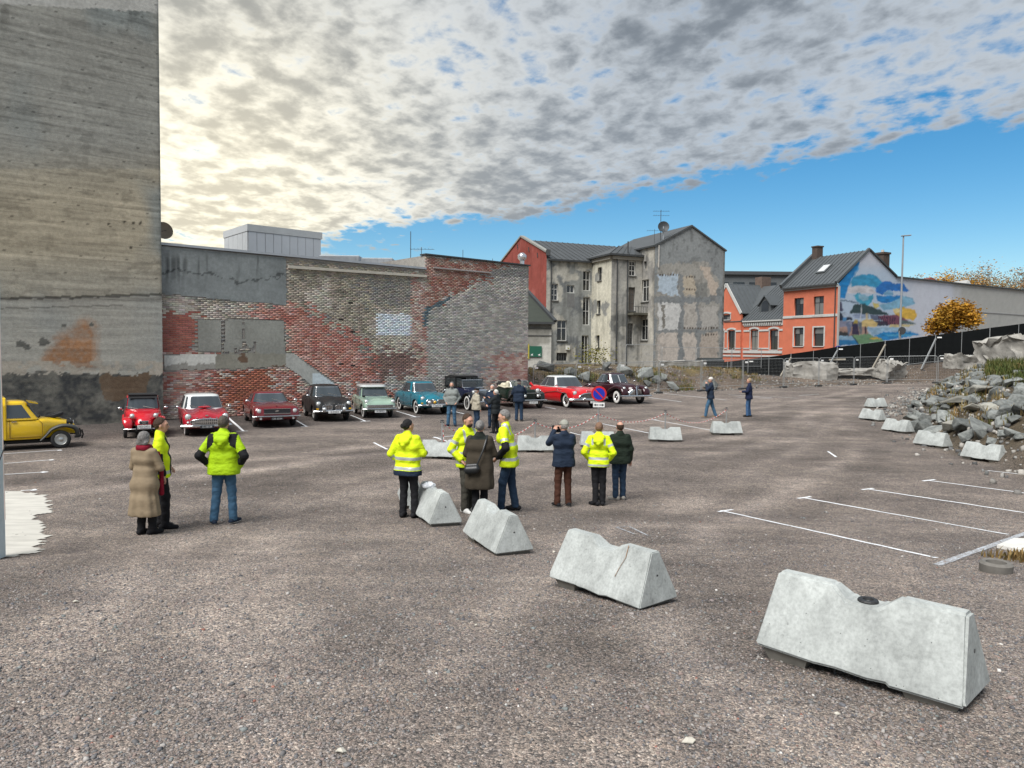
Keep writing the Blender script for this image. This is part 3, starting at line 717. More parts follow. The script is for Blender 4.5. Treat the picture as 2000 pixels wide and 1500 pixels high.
# plaster sheets lying on the bricks
du = .055; us = np.arange(WL0, WL1 + .01, du); zs = np.arange(0, ZR, du); U, Z = np.meshgrid(us, zs, indexing='ij')
P = W0[None] + WA[None] * U.ravel()[:, None]; P[:, 2] = Z.ravel(); ppx, ppy = proj(P)
pc, ppl = wall_paint(ppx, ppy, U.ravel(), Z.ravel())
ppl &= Z.ravel() < np.where(U.ravel() < WSTEP, ZL, ZR) - .05
P += WN[None] * (.011 + .006 * fbm(U.ravel() * 3, Z.ravel() * 3, 3))[:, None]
Q = gridq(len(us), len(zs)); Q = Q[ppl[Q].all(1)]
used = np.unique(Q); remap = np.full(len(P), -1); remap[used] = np.arange(len(used))
fast('plaster', P[used], remap[Q], CONC, bw, col=pc[used])
# copings, old ledges, roof
MET = pm('grey_flashing', (0.42, 0.45, 0.48), 0.45, 0.3, 0.1, 3); DMET = pm('dark_flashing', (0.055, 0.058, 0.06), 0.5, 0.2, 0.1, 3)
def wbar(name, u0, z0, u1, z1, o0, o1, h, mat):
    return MB().prism([wp(u0, z0, o0), wp(u1, z1, o0), wp(u1, z1, o1), wp(u0, z0, o1)], (0, 0, h)).build(name, mat, bw)
wbar('coping', WL0, ZL, WSTEP - .01, ZL, .09, -.45, .10, MET); wbar('coping', WSTEP - .06, ZR, WL1 + .08, ZR, .08, -.45, .07, DMET)
PALEW = pm('pale_timber', (0.5, 0.47, 0.40), 0.8, 0, 0.2, 3, stretch=(1, 1, 8))
ua, za = plane_uz(W0, WA, 562, 524); ub, zb_ = plane_uz(W0, WA, 832, 542); wbar('ledge', ua, za, ub, zb_, .10, -.01, .12, PALEW)
ua, za = plane_uz(W0, WA, 846, 524); ub, zb_ = plane_uz(W0, WA, 957, 534); wbar('ledge', ua, za, ub, zb_, .09, -.01, .07, pm('stone_ledge', (0.34, 0.32, 0.31), 0.8, 0, .2, 5))
MB().prism([wp(WL0, ZL - .3, -.5), wp(WSTEP, ZL - .3, -.5), wp(WSTEP, ZL + .1, -7.4), wp(WL0, ZL + .1, -7.4)], (0, 0, .1)).build('roof', ROOFB, bw)
MB().tube([wp(WL1 - .25, ZR, -.3), wp(WL1 - .25, ZR + .55, -.3)], .13, 10).lathe([(.13, 0), (.25, .1), (.25, .32), (.1, .45), (0, .46)], wp(WL1 - .25, ZR + .3, -.3), n=12).build('vent_cowl', pm('bright_metal', (0.7, 0.7, 0.7), 0.25, 0.9, .05), bw, smooth=50)

# ================================================================== CONCRETE TOWER
tw = thing('concrete_tower', 'tall board-marked concrete tower wall streaked with rust and dark stains', 'building', tuple(W0 + WA * -4))
TO = W0 + WN * .32; tU0, tU1, tZ = -17.0, -.62, 21.0
def tower_paint(px, py, u, z):
    f1 = fbm(u * .6, z * .6, 4); f2 = fbm(u * 3, z * 3, 4); bd = fbm(u * .35, z * 8.4, 3); bd2 = fbm(u * .9 + 5, z * 17, 2)
    f4 = fbm(u * 9 + 3, z * 9, 4); n = px.size; C = np.tile(S(136, 131, 115), (n, 1))
    C[:] = np.where((py < 330)[:, None], S(124, 124, 116), C)
    k = (sm(260, 420, py) * sm(560, 470, py))[:, None]; C = C * (1 - k) + S(146, 136, 112) * k
    k = sm(.5, .72, fbm(u * .4 + 8, z * .25, 3))[:, None] * .8; C = C * (1 - k) + S(108, 116, 114) * k
    C *= (0.52 + .36 * bd + .42 * bd2 + .18 * f4)[:, None] * (0.88 + .24 * f1)[:, None]
    ln = (np.abs(((z * 8.3) % 1) - .5) > .42) & (bd2 > .5); C[ln] *= .78
    e = sm(.62, .68, fbm(u * 1.6 + 20, z * 3.6, 4))[:, None]; C = C * (1 - .2 * e)
    # streaks from the broken edges
    dk = sm(.62, .76, fbm(u * 2.5 + 3, z * .5 + 7, 4)) * sm(90, 20, py); C *= (1 - .35 * dk)[:, None]
    up_ = py + (f2 - .5) * 9 < 8 + px * .055; C[up_] = (S(150, 150, 144) * (0.8 + .4 * f2[up_])[:, None])
    # below the ledge: greyer
    lo = py > 583 - px * .022 + (f2 - .5) * 5; C[lo] = (C[lo] * .4 + .6 * S(142, 142, 134) * (0.62 + .5 * bd[lo] + .26 * bd2[lo])[:, None])
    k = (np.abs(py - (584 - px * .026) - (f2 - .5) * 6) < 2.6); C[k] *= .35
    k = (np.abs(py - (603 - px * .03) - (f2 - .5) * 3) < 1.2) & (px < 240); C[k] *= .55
    # rust fan
    q = inpoly(px + (f2 - .5) * 16, py + (f1 - .5) * 16, [(84, 716), (100, 668), (124, 650), (148, 642), (155, 624), (172, 622), (188, 640), (190, 716)])
    k = sum(inpoly(px + (f2 - .5) * 16 + dx_, py + (f1 - .5) * 16 + dy_, [(84, 716), (100, 668), (124, 650), (148, 642), (155, 624), (172, 622), (188, 640), (190, 716)]) for dx_, dy_ in ((0, 0), (9, 0), (-9, 0), (0, 9), (5, -8), (-6, 6))) / 6.0; k = (k * np.clip(.62 + .4 * sm(640, 705, py) + (f4 - .5) * 1.0 + (f2 - .5) * .8, 0, .97))[:, None]; C = C * (1 - k) + S(142, 96, 50) * (0.55 + .4 * f2 + .4 * bd2)[:, None] * k
    for cx, cy, r in ((86, 668, 11), (40, 672, 10), (52, 678, 9), (178, 634, 6), (125, 636, 6)):
        h = np.hypot(px - cx, (py - cy) * 1.4) + (f2 - .5) * 14 < r * .7; C[h] = S(84, 84, 78)
    # dark footing zone
    b = py + (f2 - .5) * 26 + (f1 - .5) * 20 > 726; kk = np.clip(.38 + (f2 - .5) * 1.1 + (f1 - .5) * .9 + (f4 - .5) * 1.2, 0, 1)[:, None]
    D = S(52, 54, 55) * (1 - kk) + S(100, 98, 88) * kk
    bl = sm(.60, .7, fbm(u * 2 + 40, z * 2, 4))[:, None]; D = D * (1 - bl * .35) + S(128, 124, 112) * bl * .35
    r = inpoly(px + (f1 - .5) * 30, py + (f2 - .5) * 20, [(195, 735), (300, 725), (282, 775), (205, 785)])[:, None] * .75; D = D * (1 - r) + S(98, 74, 48) * r
    C = np.where(b[:, None], D, C)
    edge = (py > 706) & (py + (f2 - .5) * 26 < 734) & (f2 > .5); C[edge] = S(150, 142, 126) * (0.6 + .6 * f1[edge])[:, None]
    # shutter-board nail marks
    row = np.floor(z / .62); ph = (u + row * .27) % .78
    m = (ph < .09) & ((z % .62) < .05) & (vn(row * 3.1, np.floor(u / .78)) > .35) & (py < 560); C[m] *= .42
    for hx, hy in ((211, 437), (242, 433), (260, 435), (274, 436), (255, 483)): C[np.hypot(px - hx, py - hy) < 2.8] *= .25
    return np.clip((C * .72 + .28 * C.mean(1)[:, None]) * 1.55, 0, 1)
us = np.concatenate([np.arange(tU0, -7.0, .3), np.arange(-7.0, tU1, .05), [tU1]]); zs = np.arange(-.3, tZ + .01, .05)
U, Z = np.meshgrid(us, zs, indexing='ij'); P = TO[None] + WA[None] * U.ravel()[:, None]; P[:, 2] = Z.ravel()
ppx, ppy = proj(P); pc = tower_paint(ppx, ppy, U.ravel(), Z.ravel())
lo = sm(590, 580, ppy) * .03 + (.014 * (fbm(U.ravel() * .35, Z.ravel() * 8.4, 3) - .5)); edge_in = np.clip((U.ravel() - tU1 + .05) / .05, 0, 1)
P += WN[None] * (lo * (1 - edge_in))[:, None]
fast('front_wall', P, gridq(len(us), len(zs)), CONC, tw, col=pc)
mb = MB(); zb = Vector((0, 0, tZ + .3))
Z3 = np.array([0, 0, 1.0])
mb.prism([TO + WA * tU0 - WN * .02 - Z3 * .3, TO + WA * (tU1 - .004) - WN * .02 - Z3 * .3, TO + WA * (tU1 - .004) - WN * 9 - Z3 * .3, TO + WA * tU0 - WN * 9 - Z3 * .3], zb)
mb.build('core', pm('tower_side', (0.25, 0.24, 0.21), 0.9, 0, 0.25, 2, 0.4, 20), tw)
# satellite dish on the corner
dp = TO + WA * (tU1 + .32) - WN * .9 + np.array([0, 0, plane_uz(TO, WA, 318, 445)[1]])
ds = thing('satellite_dish', 'small brown satellite dish on the corner of the concrete tower', 'satellite dish', tuple(dp))
dish = [(0, 0), (.12, .012), (.25, .05), (.36, .10), (.355, .115), (.24, .065), (.11, .027), (0, .015)]
ax = Vector((.62, -.72, .2)).normalized()
MB().lathe(dish, (0, 0, 0), ax, 20).build('reflector', pm('dish_brown', (0.22, 0.18, 0.13), 0.5, 0.1, .15, 4), ds, smooth=50, world=False)
MB().tube([(0, 0, 0), Vector(-WA * .36) + Vector((0, 0, -.1))], .03, 6).tube([ax * .1, ax * .42 + Vector((0, 0, -.1))], .012, 5).build('arm', DMET, ds, world=False)
# ================================================================== ROOFTOP THINGS BEHIND THE BRICK WALL
def local_axes(yaw): return Vector((math.cos(yaw), math.sin(yaw), 0)), Vector((-math.sin(yaw), math.cos(yaw), 0))
CLAD = pm('white_cladding', (0.56, 0.585, 0.62), 0.35, 0.15, 0.06, 1.0); CLADD = pm('cladding_trim', (0.50, 0.52, 0.53), 0.5, 0.1, 0.08, 2)
pc0 = atd(485, 560, 45.0); bx = thing('cladding_box', 'pale grey panel-clad rooftop plant box above the brick wall', 'building', (pc0.x, pc0.y, 0))
a, b = Vector(WA), Vector(-WN); o0 = Vector((pc0.x, pc0.y, 0)); L1, L2, zb0, zt0 = 4.75, 4.0, 4.0, 10.35
MB().prism([o0 + a * .03 + b * .03 + ZAX * zb0, o0 + a * (L1 - .03) + b * .03 + ZAX * zb0, o0 + a * (L1 - .03) + b * L2 + ZAX * zb0, o0 + a * .03 + b * L2 + ZAX * zb0], ZAX * (zt0 - zb0)).build('core', CLADD, bx)
for i in range(9):
    u0 = .02 + i * (L1 - .04) / 9; u1 = u0 + (L1 - .04) / 9 - .025
    MB().prism([o0 + a * u0 + ZAX * zb0, o0 + a * u1 + ZAX * zb0, o0 + a * u1 + ZAX * (zt0 - .42), o0 + a * u0 + ZAX * (zt0 - .42)], -b * .035).build('panel', CLAD, bx)
for i in range(5):
    u0 = .02 + i * (L2 - .04) / 5; u1 = u0 + (L2 - .04) / 5 - .03
    MB().prism([o0 + b * u0 + ZAX * zb0, o0 + b * u1 + ZAX * zb0, o0 + b * u1 + ZAX * (zt0 - .42), o0 + b * u0 + ZAX * (zt0 - .42)], -a * .035).build('panel', CLADD, bx)
MB().prism([o0 - a * .06 - b * .06 + ZAX * (zt0 - .4), o0 + a * (L1 + .05) - b * .06 + ZAX * (zt0 - .4), o0 + a * (L1 + .05) + b * (L2 + .05) + ZAX * (zt0 - .4), o0 - a * .06 + b * (L2 + .05) + ZAX * (zt0 - .4)], ZAX * .42).build('fascia', CLADD, bx)
def roof_z(px, py, d): return atd(px, py, d)
def ductbox(name, label, cat, px0, px1, py, d, hb, mat, dep=1.6):
    p = atd(px0, py, d); q = atd(px1, py, d); w = q.x - p.x
    t = thing(name, label, cat, (p.x, d, 6.6)); z = p.z - 6.6
    mb = MB(); mb.box((w / 2, dep / 2, z - hb / 2), (w, dep, hb)); mb.build('casing', mat, t, world=False, bevel=.05)
    for k in range(3): MB().box((w * (.2 + .3 * k), dep / 2, (z - hb) / 2), (.1, .1, abs(z - hb) + .02)).build('foot', DMET, t, world=False)
    for k in range(5): MB().box((w * (.1 + .2 * k), -.012, z - hb / 2), (.03, .02, hb * .8)).build('rib', mat, t, world=False)
DUCT = pm('duct_metal', (0.36, 0.38, 0.40), 0.4, 0.4, .12, 2)
ductbox('air_duct', 'long grey rooftop ventilation duct behind the brick wall parapet', 'duct', 622, 702, 498, 43.5, 1.0, DUCT)
ductbox('air_duct', 'short grey ribbed duct box at the end of the rooftop duct', 'duct', 705, 767, 503, 43.0, .75, DUCT)
# dark green hipped roof with two little vents, behind the step of the wall
gr = thing('roof_lantern', 'low dark green hipped roof rising behind the step in the brick wall', 'roof', tuple(atd(805, 560, 46)))
p0 = atd(760, 524, 46); p1 = atd(850, 530, 46); pk0 = atd(808, 508, 49); pk1 = atd(850, 508, 49)
GRF = pm('green_roof', (0.028, 0.034, 0.025), 0.75, 0, .2, 3)
mb = MB(); V = [p0 - ZAX * 1.5, p1 - ZAX * 1.5, p1 + Vector((0, 6, -1.5)), p0 + Vector((0, 6, -1.5)), pk0, pk1]
mb.add(V, [(0, 1, 5, 4), (1, 2, 5), (2, 3, 4, 5), (3, 0, 4), (3, 2, 1, 0)]); mb.build('hip', GRF, gr)
for i, (px, py, d) in enumerate(((778, 512, 44), (820, 505, 46), (926, 511, 46))):
    p = atd(px, py, d); t = thing('roof_vent', ['small grey capped roof vent beside the green hipped roof', 'squat grey vent cowl on top of the green hipped roof', 'tiny dark vent behind the higher brick parapet'][i], 'vent', (p.x, p.y, p.z - .35))
    s = (.9, 1.4, .7)[i]
    MB().lathe([(.16 * s, -1.2), (.16 * s, .1), (.28 * s, .14), (.28 * s, .24), (.2 * s, .36), (0, .38)], n=12).build('cowl', DUCT if i < 2 else DMET, t, smooth=40, world=False)
def mast(px, pyt, pyb, d, r, label, yagi=0, ydir=1):
    p = atd(px, pyt, d); q = atd(px, pyb, d); t = thing('antenna', label, 'antenna', (q.x, q.y, q.z)); h = p.z - q.z
    MB().tube([(0, 0, -1.2), (0, 0, h)], r, 6).build('mast', DMET, t, world=False)
    for k in range(yagi):
        mb = MB(); z = h - .12 - k * .4; mb.bar((-.7, 0, z), (.8, 0, z), .02, .02)
        for j in range(7): mb.bar((-.65 + j * .22, -.3 + j * .02, z + .02), (-.65 + j * .22, .3 - j * .02, z + .02), .012, .012)
        mb.build('yagi', DMET, t, world=False)
    return t
mast(802, 452, 520, 44, .022, 'thin bare mast standing beside the squat roof vent'); mast(823, 483, 505, 46, .02, 'small television aerial over the green hipped roof', 1)
mast(904, 488, 512, 46, .018, 'short plain rod behind the higher brick parapet'); mast(962, 505, 520, 45, .016, 'tiny rod beside the red gable wall')

# ================================================================== OLD GREY BUILDING (three joined blocks)
A_ = Vector((.9205, .3908, 0)); B_ = Vector((-.3908, .9205, 0))
REND = pm('old_render', (1, 1, 1), 0.92, 0, 0.2, 5, 0.35, 18, 0.2, attr='Col', dirt=.06)
ROOFM = pm('dark_sheet_roof', (0.085, 0.09, 0.092), 0.5, 0.3, .15, 1.5); SILLG = pm('grey_sill', (0.10, 0.10, 0.095), 0.85, 0, .2, 5)
BOARD = pm('window_boards', (0.10, 0.085, 0.07), 0.9, 0, .3, 6, stretch=(1, 1, 6))
def render_col(base, patch, cream, seed, kd=.5):
    def f(px, py, u, z):
        f1 = fbm(u * .55 + seed, z * .55, 4); f2 = fbm(u * 2.2 + seed, z * 2.2, 4); st = fbm(u * 3 + seed, z * .35, 3)
        C = np.tile(base, (px.size, 1)).astype(float)
        k = sm(.52, .60, f1 + (f2 - .5) * .5)[:, None]; C = C * (1 - k) + patch * k
        k = sm(.58, .66, fbm(u * .7 + seed + 30, z * .7, 4) + (f2 - .5) * .3)[:, None]; C = C * (1 - k) + cream * k
        C *= (1 - kd * .6 * sm(.5, .75, st))[:, None] * (0.8 + .4 * f2)[:, None]
        return np.clip(C, 0, 1)
    return f
# --- wing with the red gable
Wc = Vector((3.15, 70.2, 0)); wg = thing('grey_wing', 'grey rendered old wing with a red gable end and sheet metal roof', 'building', (3.15, 70.2, 1.0))
zW = 11.57; zG = 12.5; zRi = 14.4; GW = 12.0
wopen = [(1076.3, 554, 1089.7, 586.8), (1107.6, 557, 1121.7, 572), (1139, 529, 1152.7, 568), (1138.6, 580, 1151.5, 635), (1088, 625.6, 1107, 665.6), (1087, 689, 1107.6, 705), (1136, 655, 1149, 712)]
wr = [rect_px(Wc, A_, r) for r in wopen]
facade(wg, 'wall', Wc, A_, 0, 10, .5, zW, wr, REND, render_col(S(142, 144, 141), S(114, 117, 118), S(178, 175, 165), 3), .14)
for i, r in enumerate(wr):
    window(wg, Wc, A_, r, WHITEF if i != 5 else SILLG, 2 if i != 5 else 4, {0: (.33, .68), 1: (), 2: (.55,), 3: (.5,), 4: (.62,), 5: (), 6: (.5,)}[i], sill=SILLG if i in (0, 4) else None)
rp = rect_px(Wc, A_, (1107.6, 574, 1121.7, 600)); facade(wg, 'blind_panel', Wc - A_.cross(ZAX) * -.012, A_, rp[0], rp[1], rp[2], rp[3], [], pm('render_patch', (0.16, 0.162, 0.16), .9, 0, .2, 5))
GO = Wc + B_ * GW; redc = render_col(S(140, 74, 66), S(130, 66, 58), S(150, 86, 78), 8, .3)
facade(wg, 'gable_wall', GO, -B_, 0, GW, .5, zG - .35, [], pm('red_gable_render', (1, 1, 1), .9, 0, .12, 8, .5, 14, .2, attr='Col'), redc, .2, top=lambda u: zG - .35 + (zRi - zG + .35) * (1 - abs(u - GW / 2) / (GW / 2)))
r0 = Wc + B_ * (GW / 2) + ZAX * (zRi - .25); e0 = Wc - B_ * .25 + ZAX * zW
for s in (0, 1):
    ea = e0 if s == 0 else Wc + B_ * (GW + .2) + ZAX * zW
    slab_poly('roof', [ea + A_ * .12, ea + A_ * 11, r0 + A_ * 11, r0 + A_ * .12], .1, ROOFM, wg)
seams(wg, e0 + A_ * .3, e0 + A_ * 10.8, r0 + A_ * .3, r0 + A_ * 10.8, 17, ROOFM, .05, .05)
gl0 = GO + ZAX * (zG - .35); pk = Wc + B_ * (GW / 2) + ZAX * zRi; gl1 = Wc + ZAX * (zG - .35)
COPG = pm('gable_coping', (0.25, 0.25, 0.23), .7, 0, .15, 3)
for p, q in ((gl0, pk), (pk, gl1)): MB().bar(p + A_ * .1 + ZAX * .08, q + A_ * .1 + ZAX * .08, .42, .16).build('coping', COPG, wg)
MB().bar(gl1 - B_ * .05 + A_ * .14 - ZAX * .3, gl1 - B_ * .05 + A_ * .14 + ZAX * .25, .5, .4).build('kneeler', DMET, wg)
MB().bar(e0 - ZAX * .1, e0 + A_ * 10 - ZAX * .1, .2, .16).build('gutter', DMET, wg)
dpp = Wc + A_ * .45 - B_ * .1; MB().tube([dpp + ZAX * 2, dpp + ZAX * zW], .06, 8).build('downpipe', DMET, wg)
for (pa, pb) in (((1012, 486), (1011, 477)), ((1034, 492), (1033, 483)), ((1051, 503), (1050, 494))):
    ua, za = plane_uz(GO, -B_, *pa); ub, zb_ = plane_uz(GO, -B_, *pb)
    MB().bar(GO - B_ * ua + ZAX * za - A_ * .05, GO - B_ * ub + ZAX * zb_ - A_ * .05, .05, .08).build('wall_tie', DMET, wg)
ua, za = plane_uz(Wc, A_, 1108, 679); MB().box(Wc + A_ * ua + ZAX * za - B_ * .12, (.4, .15, .4), .4).build('meter_box', WHITEF, wg)
mb = MB(); mb.box(Wc + A_ * 5 + B_ * 6 + ZAX * (zW / 2), (9.6, 11.6, zW - 1), math.atan2(A_.y, A_.x)); mb.build('core', pm('dark_interior', (0.02, 0.02, 0.02), .9), wg)
# --- stair tower
Tc = Vector((9.07, 68.7, 0)); tg = thing('stair_tower', 'cream and grey peeling stair tower with narrow slit windows and hipped roof', 'building', (9.07, 68.7, 1.0)); zT = 11.9; TL, TRt = 3.9, 3.4
TOl = Tc + B_ * TL; lo_ = [rect_px(TOl, -B_, r) for r in ((1167.8, 522, 1175, 548), (1166, 587, 1172.7, 612.7), (1165, 655, 1170.8, 679.7))]
facade(tg, 'wall', TOl, -B_, 0, TL, .5, zT, lo_, REND, render_col(S(196, 192, 176), S(190, 186, 170), S(132, 132, 128), 21, .4), .12)
ro_ = [rect_px(Tc, A_, r) for r in ((1229, 510, 1241.3, 538.7), (1228, 561, 1240, 607), (1225.6, 631.5, 1236, 673.8))]
facade(tg, 'wall', Tc, A_, 0, TRt, .5, zT, ro_, REND, render_col(S(176, 173, 164), S(158, 156, 150), S(124, 124, 120), 33, .6), .12)
for r in lo_: window(tg, TOl, -B_, r, SILLG, 1, (.5,), .14, .07, sill=SILLG)
for i, r in enumerate(ro_): window(tg, Tc, A_, r, SILLG if i else WHITEF, 2, (.35, .7), .12, .06, sill=SILLG, glass=BOARD if i == 1 else None)
c4 = [Tc - A_ * .35 - B_ * .35, Tc + A_ * (TRt + .2) - B_ * .35, Tc + A_ * (TRt + .2) + B_ * (TL + .3), Tc - A_ * .35 + B_ * (TL + .3)]
c4 = [p + ZAX * zT for p in c4]; pk = Tc + A_ * 1.9 + B_ * 1.9 + ZAX * (zT + 1.05); pk2 = Tc + A_ * 4.6 + B_ * 1.9 + ZAX * (zT + 1.05)
mb = MB(); mb.add(c4 + [pk, pk2], [(0, 1, 5, 4), (2, 3, 4, 5), (3, 0, 4), (1, 2, 5), (3, 2, 1, 0)]); mb.build('roof', ROOFM, tg)
for k in range(7):
    t = k / 6; p = c4[0].lerp(c4[1], t); q = pk.lerp(pk2, t); MB().bar(p + ZAX * .03, q + ZAX * .03, .05, .05).build('roof_seam', ROOFM, tg)
mb = MB()
for p, q in ((c4[0], c4[1]), (c4[3], c4[0])): mb.bar(p - ZAX * .1, q - ZAX * .1, .14, .16)
mb.build('gutter', DMET, tg)
for p, q, nn in ((Tc, Tc + A_ * TRt, -B_), (TOl, Tc, -A_)): MB().bar(p + ZAX * (zT - .35) + nn * .1, q + ZAX * (zT - .35) + nn * .1, .22, .3).build('cornice', pm('cornice_render', (0.30, 0.28, 0.24), .9, 0, .2, 4), tg)
for s in (.55, 1.65): MB().tube([Tc + A_ * s - B_ * .1 + ZAX * 1.6, Tc + A_ * s - B_ * .1 + ZAX * (zT - .2 + (1.4 if s > 1 else 0))], .06, 8).build('downpipe', DMET, tg)
bz = plane_uz(Tc, A_, 1240, 616)[1]
mb = MB(); mb.prism([Tc + A_ * 1.7 - B_ * .01 + ZAX * bz, Tc + A_ * 4.0 - B_ * .01 + ZAX * bz, Tc + A_ * 4.0 - B_ * 1.15 + ZAX * bz, Tc + A_ * 1.7 - B_ * 1.15 + ZAX * bz], ZAX * .2); mb.build('balcony', pm('mossy_slab', (0.085, 0.08, 0.06), .95, 0, .4, 5), tg)
mb = MB(); mb.bar(Tc + A_ * 1.7 - B_ * 1.1 + ZAX * (bz + .75), Tc + A_ * 3.9 - B_ * 1.1 + ZAX * (bz + .75), .04, .04)
for k in range(9): mb.bar(Tc + A_ * (1.7 + .275 * k) - B_ * 1.1 + ZAX * (bz + .2), Tc + A_ * (1.7 + .275 * k) - B_ * 1.1 + ZAX * (bz + .75), .03, .03)
mb.build('railing', DMET, tg)
mb = MB(); mb.box(Tc + A_ * 1.8 + B_ * 2 + ZAX * (zT / 2), (TRt - .5, TL - .4, zT - 1), math.atan2(A_.y, A_.x)); mb.build('core', MATS['dark_interior'], tg)
# --- main block with the bare party gable
Mc = Vector((12.9, 68.0, 0)); mg = thing('grey_gable_house', 'tall grey house with ghost outlines of rooms on its bare gable wall', 'building', (12.9, 68, 1.0)); zM = 12.6; MW = 7.87; MD = 9.0; zMr = 14.64
MOl = Mc + B_ * MD; ml = [rect_px(MOl, -B_, r) for r in ((1258, 510.5, 1262.7, 524.6), (1253.8, 546, 1267, 589), (1251.4, 622.8, 1265, 664.4))]
facade(mg, 'wall', MOl, -B_, 0, MD, .5, zM, ml, REND, render_col(S(156, 153, 146), S(136, 134, 130), S(172, 168, 158), 44, .7), .14)
for i, r in enumerate(ml): window(mg, MOl, -B_, r, WHITEF if i else SILLG, 2 if i else 1, (.66,) if i else (), sill=SILLG if i else None)
def gable_paint(px, py, u, z):
    f1 = fbm(u * .7, z * .7, 4); f2 = fbm(u * 2.5, z * 2.5, 4); st = fbm(u * 4, z * .4, 3)
    C = np.tile(S(134, 137, 137), (px.size, 1)) * (0.82 + .36 * f1)[:, None]
    qx = px + (f2 - .5) * 12 + (f1 - .5) * 8; qy = py + (fbm(u * 3 + 9, z * 3, 3) - .5) * 12
    def pat(poly, c, k=.92):
        m = (inpoly(qx, qy, poly) * k)[:, None]; C[:] = C * (1 - m) + c * (0.8 + .4 * f2)[:, None] * m
    PK = S(192, 182, 172); WH = S(202, 201, 198); BL = S(176, 190, 202)
    pat([(1284, 516), (1380, 512), (1402, 545), (1406, 712), (1278, 712), (1280, 600)], S(158, 154, 146), .8)
    pat([(1284, 536), (1326, 534), (1326, 578), (1300, 576), (1284, 566)], BL); pat([(1336, 538), (1360, 538), (1360, 575), (1336, 576)], S(182, 170, 152))
    pat([(1286, 592), (1326, 590), (1326, 642), (1284, 644)], WH); pat([(1334, 592), (1362, 588), (1362, 640), (1334, 642)], S(176, 170, 162))
    pat([(1286, 650), (1326, 650), (1326, 705), (1284, 705)], PK); pat([(1334, 652), (1360, 650), (1360, 704), (1334, 704)], PK)
    pat([(1368, 520), (1384, 520), (1400, 556), (1404, 590), (1390, 585), (1376, 540)], S(186, 172, 158)); pat([(1366, 600), (1400, 596), (1402, 640), (1368, 642)], S(172, 168, 162)); pat([(1368, 652), (1402, 650), (1404, 704), (1366, 705)], S(176, 164, 152))
    G = S(122, 126, 128)
    pat([(1278, 580), (1404, 578), (1404, 590), (1278, 592)], G, .85); pat([(1327, 536), (1335, 536), (1335, 712), (1325, 712)], G, .85); pat([(1361, 560), (1368, 560), (1367, 710), (1360, 710)], G, .7); pat([(1360, 552), (1380, 552), (1380, 580), (1360, 580)], S(126, 126, 122), .9)
    pat([(1278, 643), (1404, 643), (1404, 649), (1278, 650)], G, .7)
    pat([(1294, 596), (1300, 596), (1301, 640), (1294, 640)], S(120, 116, 108))
    for y0, x0, x1 in ((537, 1288, 1328), (541, 1340, 1358), (565, 1340, 1358), (641, 1336, 1402), (654, 1372, 1400)):
        m = (np.abs(py - y0) < 2) & (px > x0) & (px < x1) & (((px - x0) % 5.2) < 2.6); C[m] = S(92, 84, 78)
    C *= (1 - .35 * sm(.55, .75, st) * sm(520, 440, py))[:, None]
    C *= (1 - .3 * sm(.55, .7, f2))[:, None]
    return np.clip(C, 0, 1)
facade(mg, 'gable_wall', Mc, A_, 0, MW, .5, zM, [], REND, gable_paint, .09, top=lambda u: zM + (zMr - zM) * (1 - abs(u - MW / 2) / (MW / 2)) if zM else 0, rtop=20)
r0 = Mc + A_ * (MW / 2) + ZAX * (zMr + .08) - B_ * .12; e0 = Mc - A_ * .15 + ZAX * (zM + .02) - B_ * .12; e1 = Mc + A_ * (MW + .15) + ZAX * (zM + .02) - B_ * .12
slab_poly('roof', [e0, e0 + B_ * (MD + 1), r0 + B_ * (MD + 1), r0], .14, ROOFM, mg); slab_poly('roof', [e1, e1 + B_ * (MD + 1), r0 + B_ * (MD + 1), r0], .14, ROOFM, mg)
MB().bar(e0 - ZAX * .1, e0 + B_ * MD - ZAX * .1, .14, .14).build('gutter', DMET, mg)
pp = Mc + A_ * .35 - B_ * .12; MB().tube([pp + ZAX * 10.6, pp + ZAX * 12.6], .05, 6).build('pipe', pm('pale_pipe', (0.45, 0.42, 0.38), .6), mg)
mb = MB(); mb.box(Mc + A_ * MW / 2 + B_ * (MD / 2 + .2) + ZAX * (zM / 2 - .2), (MW - .6, MD - .6, zM - 1), math.atan2(A_.y, A_.x)); mb.build('core', MATS['dark_interior'], mg)
MB().prism([Mc + A_ * MW + ZAX * .5 - B_ * 0, Mc + A_ * MW + B_ * MD + ZAX * .5, Mc + A_ * MW + B_ * MD + ZAX * zM, Mc + A_ * MW + ZAX * zM], -A_ * .2).build('side_wall', pm('plain_grey_render', (0.2, 0.2, 0.19), .9, 0, .2, 3), mg)
dd = atd(1296, 443, 68.6); ds2 = thing('satellite_dish', 'large dark satellite dish on a pole above the grey roof edge', 'satellite dish', (dd.x, dd.y, dd.z - .9))
dish2 = [(r * 1.45, h * 1.45) for r, h in dish]; ax = Vector((-.05, -.97, .2)).normalized()
MB().lathe(dish2, ax * -.1 + Vector((0, 0, .9)), ax, 22).build('reflector', pm('dish_grey', (0.035, 0.04, 0.045), .6, 0, .15, 3), ds2, smooth=50, world=False)
MB().tube([(0, .05, -.6), (0, .05, .95)], .04, 6).tube([Vector((0, 0, .75)), Vector((0, -.55, .8))], .018, 5).build('pole', MET, ds2, world=False)
mast(1290, 410, 466, 68.8, .03, 'tall television aerial beside the large satellite dish', 2)
t = mast(1278, 448, 468, 68.4, .02, 'small crossed aerial left of the large satellite dish', 1)
